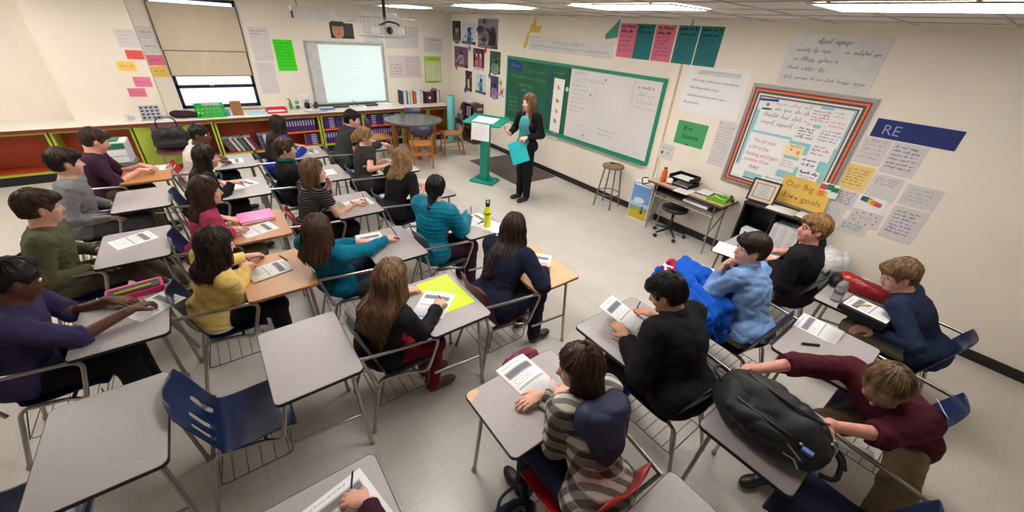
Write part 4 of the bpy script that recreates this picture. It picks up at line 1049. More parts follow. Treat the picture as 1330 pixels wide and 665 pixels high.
for i, z in enumerate((.88, .66, .48, .30, .08)): s.rect(.10, z, .14, z+.07, [ORI, C_('coral', (226, 110, 96)), YLW, REDI, ORI][i]); s.rect(.14, z, .18, z+.05, [YLW, ORI, ORI, YLW, C_('coral', (0, 0, 0))][i])
s.put('paper_strip', Matrix.Translation((-.02, 0, 0)) @ T, label='tall white card strip with coloured tabs hanging over the middle of the board', cat='paper strip')
s = Sheet(.07, .07, PAPER, poly=[(.035+.035*math.cos(a), .035+.035*math.sin(a)) for a in np.linspace(0, 2*PI, 13)[:-1]]); s.ell(.035, .035, .014, .014, REDI); s.put('round_magnet', MB_(5.33, 1.58, .02), label='small round white magnet on the chalkboard next to the white board', cat='magnet')

# expectation sheet, bulletin board and their neighbours
s, T = wb(3.09, 1.66, 2.27, 2.22, PAPER)
s.text('CLASSROOM EXPECTATIONS', .14, .475, .05, INK, -.006, width=.56); s.line([(.14, .465), (.70, .462)], .003, INK)
for q, z, x in (('Be prompt, professional, and prepared', .375, .10), ('Make Responsible choices', .285, .08), ('Understand and share with respect', .19, .07), ('Be proactive', .10, .05)): s.text(q, x, z, .043, INK, -.008, slant=.2, width=.0155*len(q)+.03)
s.put('poster', T, label='white sheet headed CLASSROOM EXPECTATIONS with four handwritten rules', cat='poster')
s, T = wb(1.99, 2.13, 1.14, 2.62, LAMW)
s.scrib(.25, .58, .40, .06, PRINT, .008); s.scrib(.08, .40, .32, .045, PRINT, .006); s.scrib(.52, .82, .32, .045, PRINT, .006); s.scrib(.08, .5, .235, .045, PRINT, .006); s.scrib(.06, .42, .15, .04, PRINT, .005); s.scrib(.05, .8, .06, .04, PRINT, .005)
s.put('poster', Matrix.Translation((-.004, 0, 0)) @ T, label='laminated grey white sheet of numbered notes above the bulletin board', cat='poster')
s, T = wb(3.03, 1.22, 2.59, 1.53, C_('green_sign_paper', (66, 160, 104))); s.text('K', .10, .19, .09, INK, .012); s.scrib(.16, .24, .20, .05, INK, .008); s.text('lessons', .11, .09, .09, INK, .006, width=.24); s.rect(.2, 0, .225, .02, INK)
s.put('sign', T, label='green paper sign with black writing below the expectations sheet', cat='sign')
s, T = wb(2.47, 1.06, 2.24, 1.63, SOFTW); s.lines(.02, .22, .04, .50, 12, .022, GREYI, .1); s.rect(.02, .53, .035, .545, REDI); s.rect(.19, .50, .205, .515, REDI)
s.put('paper_sheet', T, label='narrow white handwritten sheet left of the bulletin board', cat='paper')
s, T = wb(3.22, .95, 2.98, 1.17, SOFTW); s.scrib(.03, .2, .15, .03, GRNI, .004); s.ell(.06, .09, .02, .025, GRNI); s.line([(.12, .06), (.15, .12), (.18, .06)], .006, GRNI)
s.put('paper_sheet', T, label='small white drawing with green marks above the poster box', cat='paper')
t = empty('bulletin_board', (XB, 2.21, .92), label='bulletin board with a striped border, turquoise paper and pinned notes', cat='bulletin board')
TQ = C_('turquoise_backing_paper', (148, 208, 214)); ALU = mat('grey_aluminium_frame', (168, 164, 162), .4, .6)
W_, H_ = 1.19, 1.18
s = Sheet(W_, H_, TQ, t=.012)
stripes = [C_('border_rust', (168, 44, 40)), C_('border_orange', (232, 128, 74)), C_('border_slate', (70, 92, 96)), C_('border_white', (232, 226, 222)), C_('border_maroon', (128, 40, 52))]
q = .035
for i, c in enumerate(stripes):
    wd = (.018, .018, .024, .018, .012)[i]
    s.rect(q, q, W_-q, q+wd, c, i == 0); s.rect(q, H_-q-wd, W_-q, H_-q, c, False); s.rect(q, q+wd, q+wd, H_-q-wd, c, False); s.rect(W_-q-wd, q+wd, W_-q, H_-q-wd, c, False); q += wd
o = s.build('backing', t); T0_ = Matrix.Translation((-XB, -2.21, -.92)); o.matrix_local = T0_ @ MB_(2.21, .92)
m = MB()
for a, b in (((0, 0), (W_, .03)), ((0, H_-.03), (W_, H_)), ((0, .03), (.03, H_-.03)), ((W_-.03, .03), (W_, H_-.03))): m.b2((-.0235, -a[0], a[1]), (0, -b[0], b[1]), ALU)
m.build('frame', t)
nidx = 0
def note(x, y, w, h, m_, fill, label, name='paper_note', rot=0, off=.016, cat='note'):
    global nidx; nidx += 1
    if off < .03: off = .0165+nidx*.0004
    if off < .03: x = .135+(x-.13)*.93; y = .06+(y-.05)*.92
    s = Sheet(w*(.93 if off < .03 else 1), h, m_, t=.0012); fill(s); s.put(name, MB_(2.21-x, .92+y, off, rot), label=label, cat=cat, group='notes on the bulletin board')
def nf1(s): s.scrib(.05, .5, .30, .05, GREYI, .005); s.lines(.05, .62, .05, .28, 3, .05, GREYI, .2)
note(.17, .73, .62, .36, PAPER, nf1, 'largest white sheet with faint pencil writing on the bulletin board')
def nf2(s):
    for t_, x, y in (('We will make', .07, .36), ('a 24 on the', .04, .28), ('Reading and English', .03, .20), ('sections of our', .03, .13), ('PLAN!', .12, .05)): s.text(t_, x, y, .06, REDI, -.004, width=.0185*len(t_)+.02)
    s.ell(.125, .30, .05, .035, PAPER) if 0 else None
note(.155, .20, .47, .46, PAPER, nf2, 'white sheet with the red handwritten goal of a 24')
note(.13, .98, .20, .12, PAPER, lambda s: (s.rect(0, .095, .2, .12, BLUI), s.ell(.1, .06, .018, .018, REDI), s.ell(.1, .012, .06, .012, GRNI)), 'small card with a blue stripe and green arc in the board corner', rot=.06, off=.020)
note(.71, .92, .25, .16, PAPER, lambda s: s.lines(.02, .22, .02, .14, 4, .022, REDI, .1), 'white note with red writing near the top of the bulletin board', off=.02)
note(.64, .70, .24, .17, PAPER, lambda s: s.lines(.02, .2, .03, .15, 4, .026, INK, .2), 'white note with black writing in the middle of the bulletin board', off=.02)
note(.92, .86, .19, .24, PAPER, lambda s: (s.lines(.02, .15, .14, .21, 2, .02, GREYI), s.lines(.02, .17, .04, .12, 2, .022, ORI)), 'white note with orange writing in the top right of the board', off=.02)
note(.87, .71, .24, .19, PAPER, lambda s: s.lines(.02, .22, .03, .16, 4, .018, PURI, .1), 'white note with fine violet lines below the orange one', off=.022)
note(.86, .54, .23, .17, PAPER, lambda s: (s.scrib(.03, .15, .13, .02, PURI), s.lines(.02, .2, .03, .11, 2, .03, REDI)), 'white note with rose writing on the right of the bulletin board', off=.02)
note(.60, .52, .21, .13, C_('cream_note', (246, 226, 178)), lambda s: (s.rect(.06, .06, .085, .08, ORI), s.rect(.14, .03, .165, .07, ORI), s.scrib(.05, .17, .10, .02, INK)), 'cream note with orange marks in the centre of the bulletin board', off=.02)
note(.80, .41, .21, .14, PAPER, lambda s: (s.scrib(.03, .18, .09, .03, BLUI, .007), s.scrib(.04, .17, .04, .03, BLUI, .007)), 'white note with blue lettering right of the centre', off=.02)
note(.60, .33, .20, .14, PAPER, lambda s: s.lines(.02, .18, .03, .12, 3, .018, GREYI), 'blank looking white note below the cream one', off=.02)
note(.84, .25, .23, .15, PAPER, lambda s: (s.scrib(.02, .2, .10, .035, BLUI, .009), s.lines(.03, .2, .02, .08, 2, .02, INK)), 'white note with a bold blue heading above the gold sheet', off=.022)
note(.49, .08, .24, .15, PAPER, lambda s: (s.scrib(.03, .2, .10, .02, INK), s.scrib(.03, .2, .07, .02, PURI), s.text('PLAN', .05, .02, .035, INK, .02, width=.11)), 'white note with the word PLAN in bold at the foot of the board', off=.022)
note(.09, .10, .17, .16, PAPER, lambda s: (s.rect(.01, .14, .03, .15, PURI), s.rect(.05, .135, .06, .145, REDI)), 'blank white card in the bottom left corner of the board', off=.022)
def big(s): s.text('Our Big', .04, .20, .10, C_('brown_marker', (130, 96, 40)), -.006, width=.29); s.text('1', .05, .07, .10, C_('brown_marker', 0), -.006); s.scrib(.12, .22, .08, .035, C_('brown_marker', 0), .007); s.text('goals', .25, .07, .09, C_('brown_marker', 0), -.008, width=.2)
note(.70, -.03, .50, .32, C_('gold_poster', (232, 190, 92)), big, 'gold sheet reading Our Big goals at the lower right of the bulletin board', name='poster', off=.036, cat='poster')
def patch(s):
    for i, (x, y, c) in enumerate(((.0, .07, REDI), (.06, .08, GRNI), (.03, .0, YLW), (.11, .06, GRNI), (.12, .01, PAPER), (.0, .0, ORI))): s.rect(x, y, x+.06, y+.06, c)
note(1.07, .17, .17, .15, PAPER, patch, 'multicoloured paper patchwork at the right edge of the gold sheet', name='paper_collage', off=.04, cat='paper collage')
# papers right of the bulletin board
def sheetb(y, z, w, h, m_, fill, label, off=.003, cat='paper'):
    global nidx; nidx += 1; off = off-.002+(nidx-16)*.0004
    s = Sheet(w, h, m_, t=.0012); fill(s); s.put('paper_sheet', MB_(y, z, off), label=label, cat=cat, group='papers right of the bulletin board')
s = Sheet(.62, .17, C_('navy_paper', (30, 46, 110))); s.text('RE', .07, .035, .13, C_('chalk_blue', (150, 160, 190)), -.004); s.put('sign', MB_(.965, 1.77, .004), label='navy paper sign with the pale letters RE', cat='sign')
sheetb(.99, 1.50, .22, .26, SOFTW, lambda s: s.lines(.02, .2, .04, .24, 5, .025, GREYI, .1), 'white handwritten sheet directly under the navy sign')
sheetb(.76, 1.46, .26, .30, SOFTW, lambda s: s.lines(.02, .23, .04, .27, 6, .025, PURI, .1), 'white sheet under the navy sign near the photo edge')
sheetb(1.01, 1.22, .23, .26, C_('pale_yellow_paper', (240, 208, 130)), lambda s: s.lines(.02, .2, .04, .22, 6, .02, C_('brown_marker', 0), .1), 'pale yellow lined sheet right of the bulletin board')
sheetb(.77, 1.19, .24, .25, SOFTW, lambda s: s.lines(.03, .2, .14, .22, 3, .025, GREYI, .1), 'white sheet above the rainbow drawing')
def rb(s):
    for i, c in enumerate((BLUI, GRNI, YLW, ORI, REDI)): s.rect(.03+i*.03, .09-.006*i, .09+i*.03, .14-.008*i, c)
sheetb(.80, 1.06, .24, .15, PAPER, rb, 'white card with a rainbow coloured drawing', off=.006)
sheetb(1.02, 1.02, .22, .19, SOFTW, lambda s: s.lines(.02, .2, .03, .17, 5, .02, PURI, .1), 'white sheet with violet writing below the pale yellow one')
sheetb(1.06, .84, .22, .18, SOFTW, lambda s: s.lines(.02, .2, .03, .16, 4, .022, GREYI, .1), 'lowest left white sheet under the pale yellow one')
def dots(s):
    for k in range(10): s.ell(.13+.1*math.cos(k*.63), .08+.06*math.sin(k*.63), .008, .008, REDI, 6)
    s.scrib(.08, .18, .08, .02, GREYI)
sheetb(.79, .90, .26, .16, SOFTW, dots, 'white sheet edged with little rose hearts')
sheetb(.83, .78, .24, .13, SOFTW, lambda s: s.lines(.02, .2, .03, .11, 3, .02, GRNI, .1), 'white sheet with green writing at the bottom of the group')
sheetb(.50, .86, .26, .34, SOFTW, lambda s: s.lines(.03, .22, .05, .3, 7, .022, PURI, .1), 'white sheet at the right edge of the photo beside the hearts')
sheetb(.50, 1.22, .26, .2, SOFTW, lambda s: s.lines(.03, .22, .03, .17, 4, .022, GREYI, .1), 'white sheet at the right edge of the photo beside the rainbow drawing')

# window wall
t = empty('interactive_whiteboard', (1.9, YA, .80), label='interactive whiteboard showing a pale projected page of text', cat='interactive whiteboard')
s = Sheet(1.62, 1.24, paint('silver_board_frame', (176, 182, 184), .35, metal=.4), t=.03); o = s.build('frame', t); L_ = Matrix.Translation((-1.9, -YA, -.80)); o.matrix_local = L_ @ MA_(1.885, .80)
s = Sheet(1.54, 1.15, mat('white_board_skin', (206, 206, 208), .35), t=.003); o = s.build('board_surface', t); o.matrix_local = L_ @ MA_(1.925, .845, .032)
SCR = mat('projected_light', (216, 238, 238), .5, var=.01, emit=.34); STX = mat('projected_text', (196, 214, 216), .5, emit=.28)
s = Sheet(1.30, 1.12, SCR, t=.002)
s.scrib(.35, .95, .93, .07, STX, .008); s.scrib(.12, .85, .76, .045, STX, .006); s.scrib(.12, 1.05, .66, .045, STX, .006); s.scrib(.12, .3, .57, .045, STX, .006); s.scrib(.18, 1.15, .45, .05, STX, .006); s.scrib(.18, 1.05, .37, .05, STX, .006)
o = s.build('projected_page', t); o.matrix_local = L_ @ MA_(2.13, .86, .036)
m = MB(); m.b2((.0, -.10, -.0), (1.62, -.02, .03), paint('black_pen_tray', (44, 48, 52), .4)); m.build('pen_tray', t, loc=(-.015, 0, -.0))
def pa(x, z, w, h, m_, fill, label, name='paper_sheet', off=.003, cat='paper', rot=0, y=YA):
    s = Sheet(w, h, m_, t=.0015); fill(s); s.put(name, MA_(x, z, off, rot, y), label=label, cat=cat)
pa(1.34, 1.49, .34, .55, C_('neon_green_paper', (60, 222, 24)), lambda s: s.lines(.03, .31, .06, .50, 8, .03, C_('dark_green_ink', (40, 160, 24)), .1), 'neon green handwritten sheet left of the interactive whiteboard', cat='poster', name='poster')
pa(.98, 1.66, .32, .57, SOFTW, lambda s: (s.scrib(.03, .28, .50, .025, PURI), s.scrib(.03, .2, .45, .025, PURI), s.scrib(.1, .3, .07, .02, GREYI)), 'upper white chart sheet between window and green sheet', name='poster', cat='poster')
pa(.96, 1.08, .31, .56, SOFTW, lambda s: (s.scrib(.03, .28, .50, .025, GREYI), s.scrib(.05, .28, .45, .02, GREYI), s.scrib(.05, .2, .41, .02, GREYI)), 'lower white chart sheet between window and green sheet', name='poster', cat='poster')
def face(s):
    s.ell(.16, .14, .12, .15, C_('print_skin', (196, 140, 108))); s.ell(.16, .27, .14, .06, DKG); s.ell(.12, .165, .016, .007, DKG); s.ell(.20, .165, .016, .007, DKG); s.ell(.16, .075, .03, .009, C_('print_lip', (150, 70, 62))); s.line([(.16, .16), (.165, .115)], .006, C_('print_shade', (150, 98, 72)))
    s.lines(.32, .45, .04, .26, 6, .015, PRINT, .1)
pa(2.43, 2.10, .47, .28, DKG, face, 'dark poster with a close-up face above the interactive whiteboard', name='poster', cat='poster')
pa(3.57, 1.95, .79, .44, SOFTW, lambda s: (s.lines(.05, .4, .2, .42, 5, .03, GREYI), s.lines(.42, .76, .08, .42, 7, .03, GREYI)), 'large white chart behind the projector cage', name='poster', cat='poster')
pa(3.10, 1.98, .42, .42, LAMW, lambda s: s.lines(.05, .38, .05, .38, 6, .025, GREYI), 'pale chart just above the right end of the interactive whiteboard', name='poster', cat='poster')
pa(4.49, 1.88, .50, .32, SOFTW, lambda s: (s.scrib(.1, .42, .25, .05, INK, .006), s.lines(.04, .46, .03, .2, 4, .025, GREYI, .1)), 'white sheet with black heading near the room corner', name='poster', cat='poster')
pa(3.59, 1.33, .80, .47, SOFTW, lambda s: (s.lines(.03, .35, .05, .3, 4, .035, REDI, .2), s.lines(.42, .78, .04, .44, 9, .03, REDI, .1)), 'white chart full of red handwriting below the larger chart', name='poster', cat='poster')
def lime(s): s.rect(.03, .05, .42, .48, C_('pale_lime', (214, 224, 170))); s.lines(.06, .2, .08, .46, 9, .025, GREYI, .1); s.lines(.25, .4, .08, .46, 9, .025, GREYI, .1); s.scrib(.1, .36, .515, .04, GRNI, .006); s.scrib(.08, .34, .012, .03, INK, .008)
pa(4.48, 1.21, .44, .59, C_('lime_poster', (164, 204, 60)), lime, 'lime bordered printed poster near the room corner', name='poster', cat='poster')
YP = YA-.3
for x, z, w, h, c, l in ((-.82, 1.70, .21, .13, (226, 84, 84), 'coral red card with writing on the pillar, above the yellow and pink ones'), (-.98, 1.53, .22, .14, (240, 200, 100), 'yellow card on the pillar below the coral red one'), (-.86, 1.29, .22, .15, (226, 120, 150), 'pink card on the pillar below the yellow one'), (-.98, 1.14, .22, .13, (222, 112, 146), 'lowest pink card on the pillar')):
    pa(x, z, w, h, C_('card_%d_%d' % (c[0], c[2]), c), lambda s: s.scrib(s.w*.15, s.w*.85, s.h*.4, .03, REDI, .004), l, name='card', cat='card', y=YP, rot=-.03)
pa(-.86, 1.86, .26, .26, SOFTW, lambda s: s.lines(.03, .24, .04, .24, 4, .02, GREYI), 'white sheet on the pillar above the coral red card', y=YP)
for x, z, w, h, m_, l in ((-.60, 1.97, .20, .19, SOFTW, 'upper grey white sheet between pillar and blind'), (-.60, 1.76, .21, .20, LAMW, 'lower grey white sheet between pillar and blind'), (-.60, 1.58, .22, .16, C_('card_226_150', 0), 'pink card between pillar and blind'), (-.60, 1.40, .22, .165, C_('card_240_100', 0), 'yellow card between pillar and blind')):
    pa(x, z, w, h, m_, lambda s: s.scrib(s.w*.15, s.w*.85, s.h*.5, .03, PURI, .004), l, name='card', cat='card')

# screen case, projector
t = empty('projection_screen', (1.4, 7.3, 2.42), label='white roll-up projection screen case hanging below the ceiling', cat='projection screen')
WP = paint('white_enamel', (236, 236, 236), .35)
m = MB(); m.b2((-.03, -.05, .0), (1.52, .05, .12), WP); m.build('case', t, bevel=.012)
m = MB(); m.b2((-.045, -.055, .10), (1.56, .055, .16), WP); m.build('hood', t, bevel=.01)
m = MB(); m.b2((-.04, -.052, .01), (-.028, .052, .10), BLACKP); m.build('end_cap', t)
for x in (.05, 1.45):
    m = MB(); m.tube([(x, 0, .16), (x, 0, .30)], .006, DARKSTEEL, 6); m.build('hanging_rod', t)
PX, PY = 2.0, 5.2
t = empty('projector', (PX, PY, 2.30), 0.15, label='white ceiling projector on a black pole inside a wire cage', cat='projector')
m = MB(); m.tube([(-.03, 0, .17), (-.03, 0, .42)], .019, BLACKP, 12); m.lathe([(.06, .405), (.06, .418)], (-.03, 0, 0), BLACKP, 16); m.build('pole', t)
m = MB(); m.b2((-.17, -.13, .03), (.15, .13, .12), WP); o = m.build('body', t, bevel=.02)
m = MB(); m.lathe([(.001, 0), (.035, .0), (.04, .02), (.03, .03), (.001, .028)], (-.06, -.13, .075), BLACKP, 16, Matrix.Rotation(PI/2, 3, 'X')); m.build('lens', t)
m = MB(); m.tube(fillet([(-.1, .02, .12), (-.05, -.12, .17), (.08, -.14, .14), (.12, -.05, .12)], .05), .010, BLACKP, 8); m.build('cable', t)
m = MB(); WR = paint('pale_wire', (196, 196, 196), .4, metal=.3)
for z in (.0, .2): m.tube([(-.27, -.2, z), (.27, -.2, z), (.27, .2, z), (-.27, .2, z)], .004, WR, 6, closed=True)
for k in range(9):
    x = -.27+.0675*k
    for y in (-.2, .2): m.tube([(x, y, 0), (x, y, .2)], .0022, WR, 4)
    m.tube([(x, -.2, 0), (x, .2, 0)], .0022, WR, 4)
for k in range(6):
    for x in (-.27, .27): m.tube([(x, -.2+.08*k, 0), (x, -.2+.08*k, .2)], .0022, WR, 4)
m.build('wire_cage', t)
m = MB(); m.lathe([(.02, 0), (.02, .07), (.04, .07)], (-.03, 0, .12), WP, 10); m.build('mount', t)
# ------------------------------------------------------------------ bookcases and worktop along the window wall
LIME = paint('lime_green_laminate', (164, 182, 62), .45, var=.05); ORG = paint('burnt_orange_laminate', (176, 66, 34), .5, var=.06); DRED = paint('dark_red_edge', (118, 44, 36), .45); TOPW = mat('white_worktop', (226, 222, 212), .35, var=.02)
CY0, CY1 = 8.74, 9.46
m = MB(); m.b2((-2.95, 8.70, .762), (4.79, YA-.002, .80), TOPW); o = m.build('worktop', bevel=.003); tag(o, 'long white worktop with a dark red front edge along the window wall', 'worktop')
m = MB(); m.b2((-2.95, 8.692, .757), (4.79, 8.7005, .803), DRED); m.build('front_edge', o)
def bookcase(x0, x1, label, shelf_z=None, doors=False, solid=False):
    t = empty('bookcase', (x0, CY0, 0), label=label, cat='bookcase', group='low bookcases under the worktop'); w = x1-x0; d = CY1-CY0
    if solid:
        m = MB(); m.b2((0, 0, .08), (w, d, .755), LIME); m.build('cabinet_body', t)
        for a, b in ((.004, w/2-.003), (w/2+.003, w-.004)):
            m = MB(); m.b2((a, -.018, .10), (b, -.001, .745), LIME); dd = m.build('door', t, bevel=.003)
            m = MB(); m.tube([((a if a > .1 else b)+(.03 if a > .1 else -.03), -.035, .5), ((a if a > .1 else b)+(.03 if a > .1 else -.03), -.035, .6)], .005, CHROME); m.build('handle', dd)
    else:
        for a in (0, w-.03):
            m = MB(); m.b2((a, 0, .0), (a+.03, d, .755), LIME); m.build('side_panel', t)
        m = MB(); m.b2((.03, d-.3, .14), (w-.03, d-.28, .755), ORG); m.build('back_panel', t)
        m = MB(); m.b2((.03, .002, .14), (w-.03, d-.28, .18), ORG); m.build('base_shelf', t)
        m = MB(); m.b2((.03, -.002, .145), (w-.03, .006, .178), LIME); m.build('front_rail', t); m = MB(); m.b2((.03, -.002, .725), (w-.03, .012, .757), LIME); m.build('front_rail', t)
        m = MB(); m.b2((.03, .05, .0), (w-.03, .07, .14), BLACKP); m.build('toe_kick', t)
        if shelf_z: m = MB(); m.b2((.03, .004, shelf_z-.012), (w-.03, d-.3, shelf_z+.012), paint('orange_shelf', (226, 92, 38), .45)); m.build('shelf', t)
bookcase(-2.95, -2.02, 'open bookcase at the far left end of the worktop')
bookcase(-2.0, -1.08, 'open dark bookcase left of the lime doors')
bookcase(-1.06, -.26, 'lime green closed cabinet behind the chair with the handbag', solid=True)
bookcase(-.24, .0, 'narrow open bookcase behind the man in the white shirt')
bookcase(.02, .90, 'open bookcase holding the leaning grey and maroon binders')
bookcase(.92, 1.76, 'bookcase with an orange middle shelf of purple books', shelf_z=.45)
bookcase(1.78, 2.64, 'bookcase packed with purple books under the left part of the interactive whiteboard', shelf_z=.46)
bookcase(2.66, 3.52, 'bookcase packed with purple books behind the round table', shelf_z=.46)
bookcase(3.54, 4.15, 'empty orange bookcase behind the round table')
bookcase(4.17, 4.78, 'empty orange bookcase closest to the room corner')

def book(mt, w=.03, h=.24, d=.19, ring=False, lab=None):
    """standing on its tail, spine toward -y"""
    t = empty('binder' if ring else 'book', (0, 0, 0)); m = MB()
    m.b2((-w/2, 0, 0), (-w/2+.003, d, h), mt); m.b2((w/2-.003, 0, 0), (w/2, d, h), mt); m.b2((-w/2, -.003, 0), (w/2, .0, h), mt); m.build('cover', t)
    m = MB(); m.b2((-w/2+.003, .004, .004), (w/2-.003, d-.004, h-.006), PAPER); m.build('pages', t)
    if lab is not None:
        m = MB(); m.b2((-w*.3, -.0036, h*.45), (w*.3, -.003, h*.85), lab); m.build('spine_label', t)
    return t
PURB = paint('purple_book_cloth', (66, 36, 110), .5)
pb = book(PURB, .042, .235, .18, lab=C_('lilac_label', (190, 176, 214)))
first = True
def purple(x, y, z, label, group, flat=False, tilt=0):
    global first
    if first: b = pb; first = False
    else: b = copy_thing(pb, (0, 0, 0))
    b.location = (x, y, z); b.rotation_euler = (0, (PI/2 if flat else tilt), 0)
    b['label'] = label; b['group'] = group; b['category'] = 'book'
for k in range(15): purple(.98+k*.048, 8.80, .464, 'purple book in the upright row above the orange shelf', 'purple books on the orange shelf')
for k in range(5): purple(1.45, 8.80, .202+k*.044, 'purple book in the flat stack below the orange shelf', 'purple books stacked below the orange shelf', flat=True)
for ci, (x0, w1, w2) in enumerate(((1.84, 'under the interactive whiteboard', 'under the board'), (2.72, 'behind the round table', 'behind the table'))):
    for k in range(15): purple(x0+k*.051, 8.80, .182, 'purple book in the upright lower row of the bookcase '+w1, 'purple books, lower row '+w2)
    for c in range(3):
        for k in range(5): purple(x0+.0+c*.265, 8.80, .496+k*.044, 'purple book in the flat upper stacks of the bookcase '+w1, 'purple books, upper stacks '+w2, flat=True)
# leaning binders
cols = [('grey', (86, 88, 94)), ('slate grey', (92, 98, 104)), ('maroon', (140, 40, 74)), ('white', (222, 214, 206)), ('teal grey', (70, 96, 104)), ('beige', (196, 184, 170)), ('dark teal', (52, 78, 86)), ('blue grey', (84, 100, 112)), ('black', (36, 32, 36)), ('white and black', (214, 208, 206)), ('crimson', (150, 30, 80)), ('dark grey', (60, 62, 70)), ('slate blue', (80, 90, 112)), ('indigo', (66, 42, 110)), ('pale grey', (190, 188, 186)), ('cream', (220, 212, 198)), ('ivory', (226, 218, 206)), ('off-white', (214, 210, 204))]
for k, (n, c) in enumerate(cols):
    b = book(paint('binder_'+n.replace(' ', '_'), c, .5), .040, .27, .22, ring=True); tilt = -.42 if k < 12 else -.10
    x = .165+k*.0395+(.03 if k > 11 else 0); b.location = (x, 8.80, .182+(.02*math.sin(-tilt) if tilt else 0)); b.rotation_euler = (0, tilt, 0)
    tag(b, '%s binder, number %d from the window side of the leaning row' % (n, k+1) if 0 else '%s binder leaning in the row below the green crate and brown bag' % n, 'binder', 'leaning binders')
# books on top near the corner
bc = [('black', (26, 26, 30), .02, .30), ('slate blue', (88, 112, 134), .035, .28), ('white', (226, 224, 222), .03, .27), ('cream', (214, 204, 188), .02, .29), ('steel blue', (62, 92, 116), .035, .28), ('pale', (206, 210, 214), .04, .29), ('silver grey', (176, 180, 184), .035, .27), ('ivory', (222, 214, 198), .03, .28), ('jet black', (22, 22, 22), .02, .27),
      ('orange', (236, 96, 40), .04, .26), ('dark green', (40, 84, 76), .02, .27), ('off-white', (218, 214, 210), .04, .27), ('snow white', (232, 230, 228), .04, .28), ('light grey', (196, 194, 196), .04, .28), ('bone white', (222, 218, 206), .035, .27), ('charcoal', (44, 42, 48), .05, .28)]
x = 3.70
for n, c, w, h in bc:
    b = book(paint('bookcover_'+n.replace(' ', '_'), c, .5), w, h, .2); b.location = (x+w/2, 9.16, .80); x += w+.004
    tag(b, '%s book in the row standing on the worktop near the corner' % n, 'book', 'books on the worktop')
m = MB(); BX = mat('red_black_check', (120, 24, 44), .6); m.b2((0, 0, 0), (.22, .2, .24), paint('black_box', (26, 22, 26)))
for i in range(4):
    for j in range(4): m.b2((.015+i*.05, -.002, .015+j*.055), (.05+i*.05, -.0002, .052+j*.055), BX)
m.b2((.08, -.004, .10), (.13, -.002, .15), PAPER)
tag(m.build('box', loc=(x+.01, 9.14, .80)), 'black box with a dark red check front beside the books', 'box'); x += .25
for n, c, w, h in (('black', (24, 24, 26), .06, .29), ('white', (224, 222, 220), .05, .27), ('tan', (190, 150, 100), .02, .28)):
    b = book(paint('binder2_'+n, c, .5), w, h, .2, ring=True); b.location = (x+w/2, 9.16, .80); x += w+.012; tag(b, '%s binder at the corner end of the worktop books' % n, 'binder')
for k, (n, c) in enumerate((('brown', (112, 70, 40)), ('dark', (50, 40, 36)), ('sand', (190, 160, 120)))):
    b = book(paint('tallbook_'+n, c, .5), .03, .30-.02*k, .15); b.location = (4.28+k*.2, 9.385-.03*0, .80); b.location.y = 9.33+.0; b.rotation_euler = (0, 0, 0); b.location.x = 4.66+k*.034; tag(b, '%s book standing behind the white binder by the corner' % n, 'book')

# worktop things
def at(name, mb, loc, label, cat, rz=0, **k):
    o = mb.build(name, loc=loc, **k); o.rotation_euler = (0, 0, rz); return tag(o, label, cat)
m = MB(); GRP = paint('grey_perforated', (160, 164, 170), .5); HOLE = paint('black_hole_face', (28, 30, 36), .6)
R = Matrix.Rotation(-.25, 3, 'X'); m.box((0, 0, .11), (.26, .03, .22), GRP, R)
for i in range(4):
    for j in range(4):
        p = R @ Vector((-.095+i*.063, -.0155, -.078+j*.052)); m.box((p.x, p.y, p.z+.11), (.034, .003, .026), HOLE, R)
for s in (-1, 1): m.box((s*.11, .07, .06), (.02, .12, .12), GRP)
at('organizer_rack', m, (-.79, 9.0, .802), 'grey rack with rows of dark square holes at the left of the worktop', 'rack')
m = MB(); m.b2((-.1, -.06, 0), (.1, .06, .10), paint('white_box_card', (214, 210, 206))); m.b2((-.07, -.062, .02), (.02, -.0605, .08), PRINTL)
at('tissue_box', m, (-1.02, 8.98, .80), 'small white box at the far left of the worktop', 'box', bevel=.006)
S_ = SDF(); S_.ell((0, 0, .05), (.18, .11, .065), k=.03); S_.ell((-.1, .01, .07), (.09, .08, .055), k=.03); S_.ell((.14, -.02, .03), (.10, .07, .035), k=.03); S_.cut((0, 0, .002), (0, 0, -1))
o = S_.mesh('soft_cap', .01, [cloth('dark_purple_wool', (56, 34, 48))], disp=lambda P: .006*noise3(P, 50, 2)); o.location = (-.36, 9.03, .80); tag(o, 'crumpled dark purple cap beside the green crate', 'cap')
# green crate: perforated walls
GC = paint('bright_green_plastic', (40, 190, 62), .4); t = empty('crate', (.03, 9.0, .80), .06, label='bright green plastic crate with papers standing in it', cat='crate')
m = MB(); w, d, h = .40, .26, .20
def grille(m, p0, ux, L, H, mt, th=.008, nx=7, nz=3):
    ux = Vector(ux); n = Vector((-ux.y, ux.x, 0)); p0 = Vector(p0); R = Matrix((ux, n, (0, 0, 1))).transposed()
    for k in range(nx+1): m.box(p0+ux*(L*k/nx)+Vector((0, 0, H/2)), (.022, th, H), mt, R)
    for k in range(nz+1): m.box(p0+ux*(L/2)+Vector((0, 0, .011+(H-.022)*k/nz)), (L, th, .024), mt, R)
grille(m, (-w/2, -d/2, 0), (1, 0, 0), w, h, GC); grille(m, (-w/2, d/2, 0), (1, 0, 0), w, h, GC); grille(m, (-w/2, -d/2, 0), (0, 1, 0), d, h, GC, nx=5); grille(m, (w/2, -d/2, 0), (0, 1, 0), d, h, GC, nx=5)
m.b2((-w/2, -d/2, 0), (w/2, d/2, .008), GC); m.tube([(-w/2-.01, -d/2-.01, h), (w/2+.01, -d/2-.01, h), (w/2+.01, d/2+.01, h), (-w/2-.01, d/2+.01, h)], .010, GC, 8, closed=True); m.build('basket_wall', t)
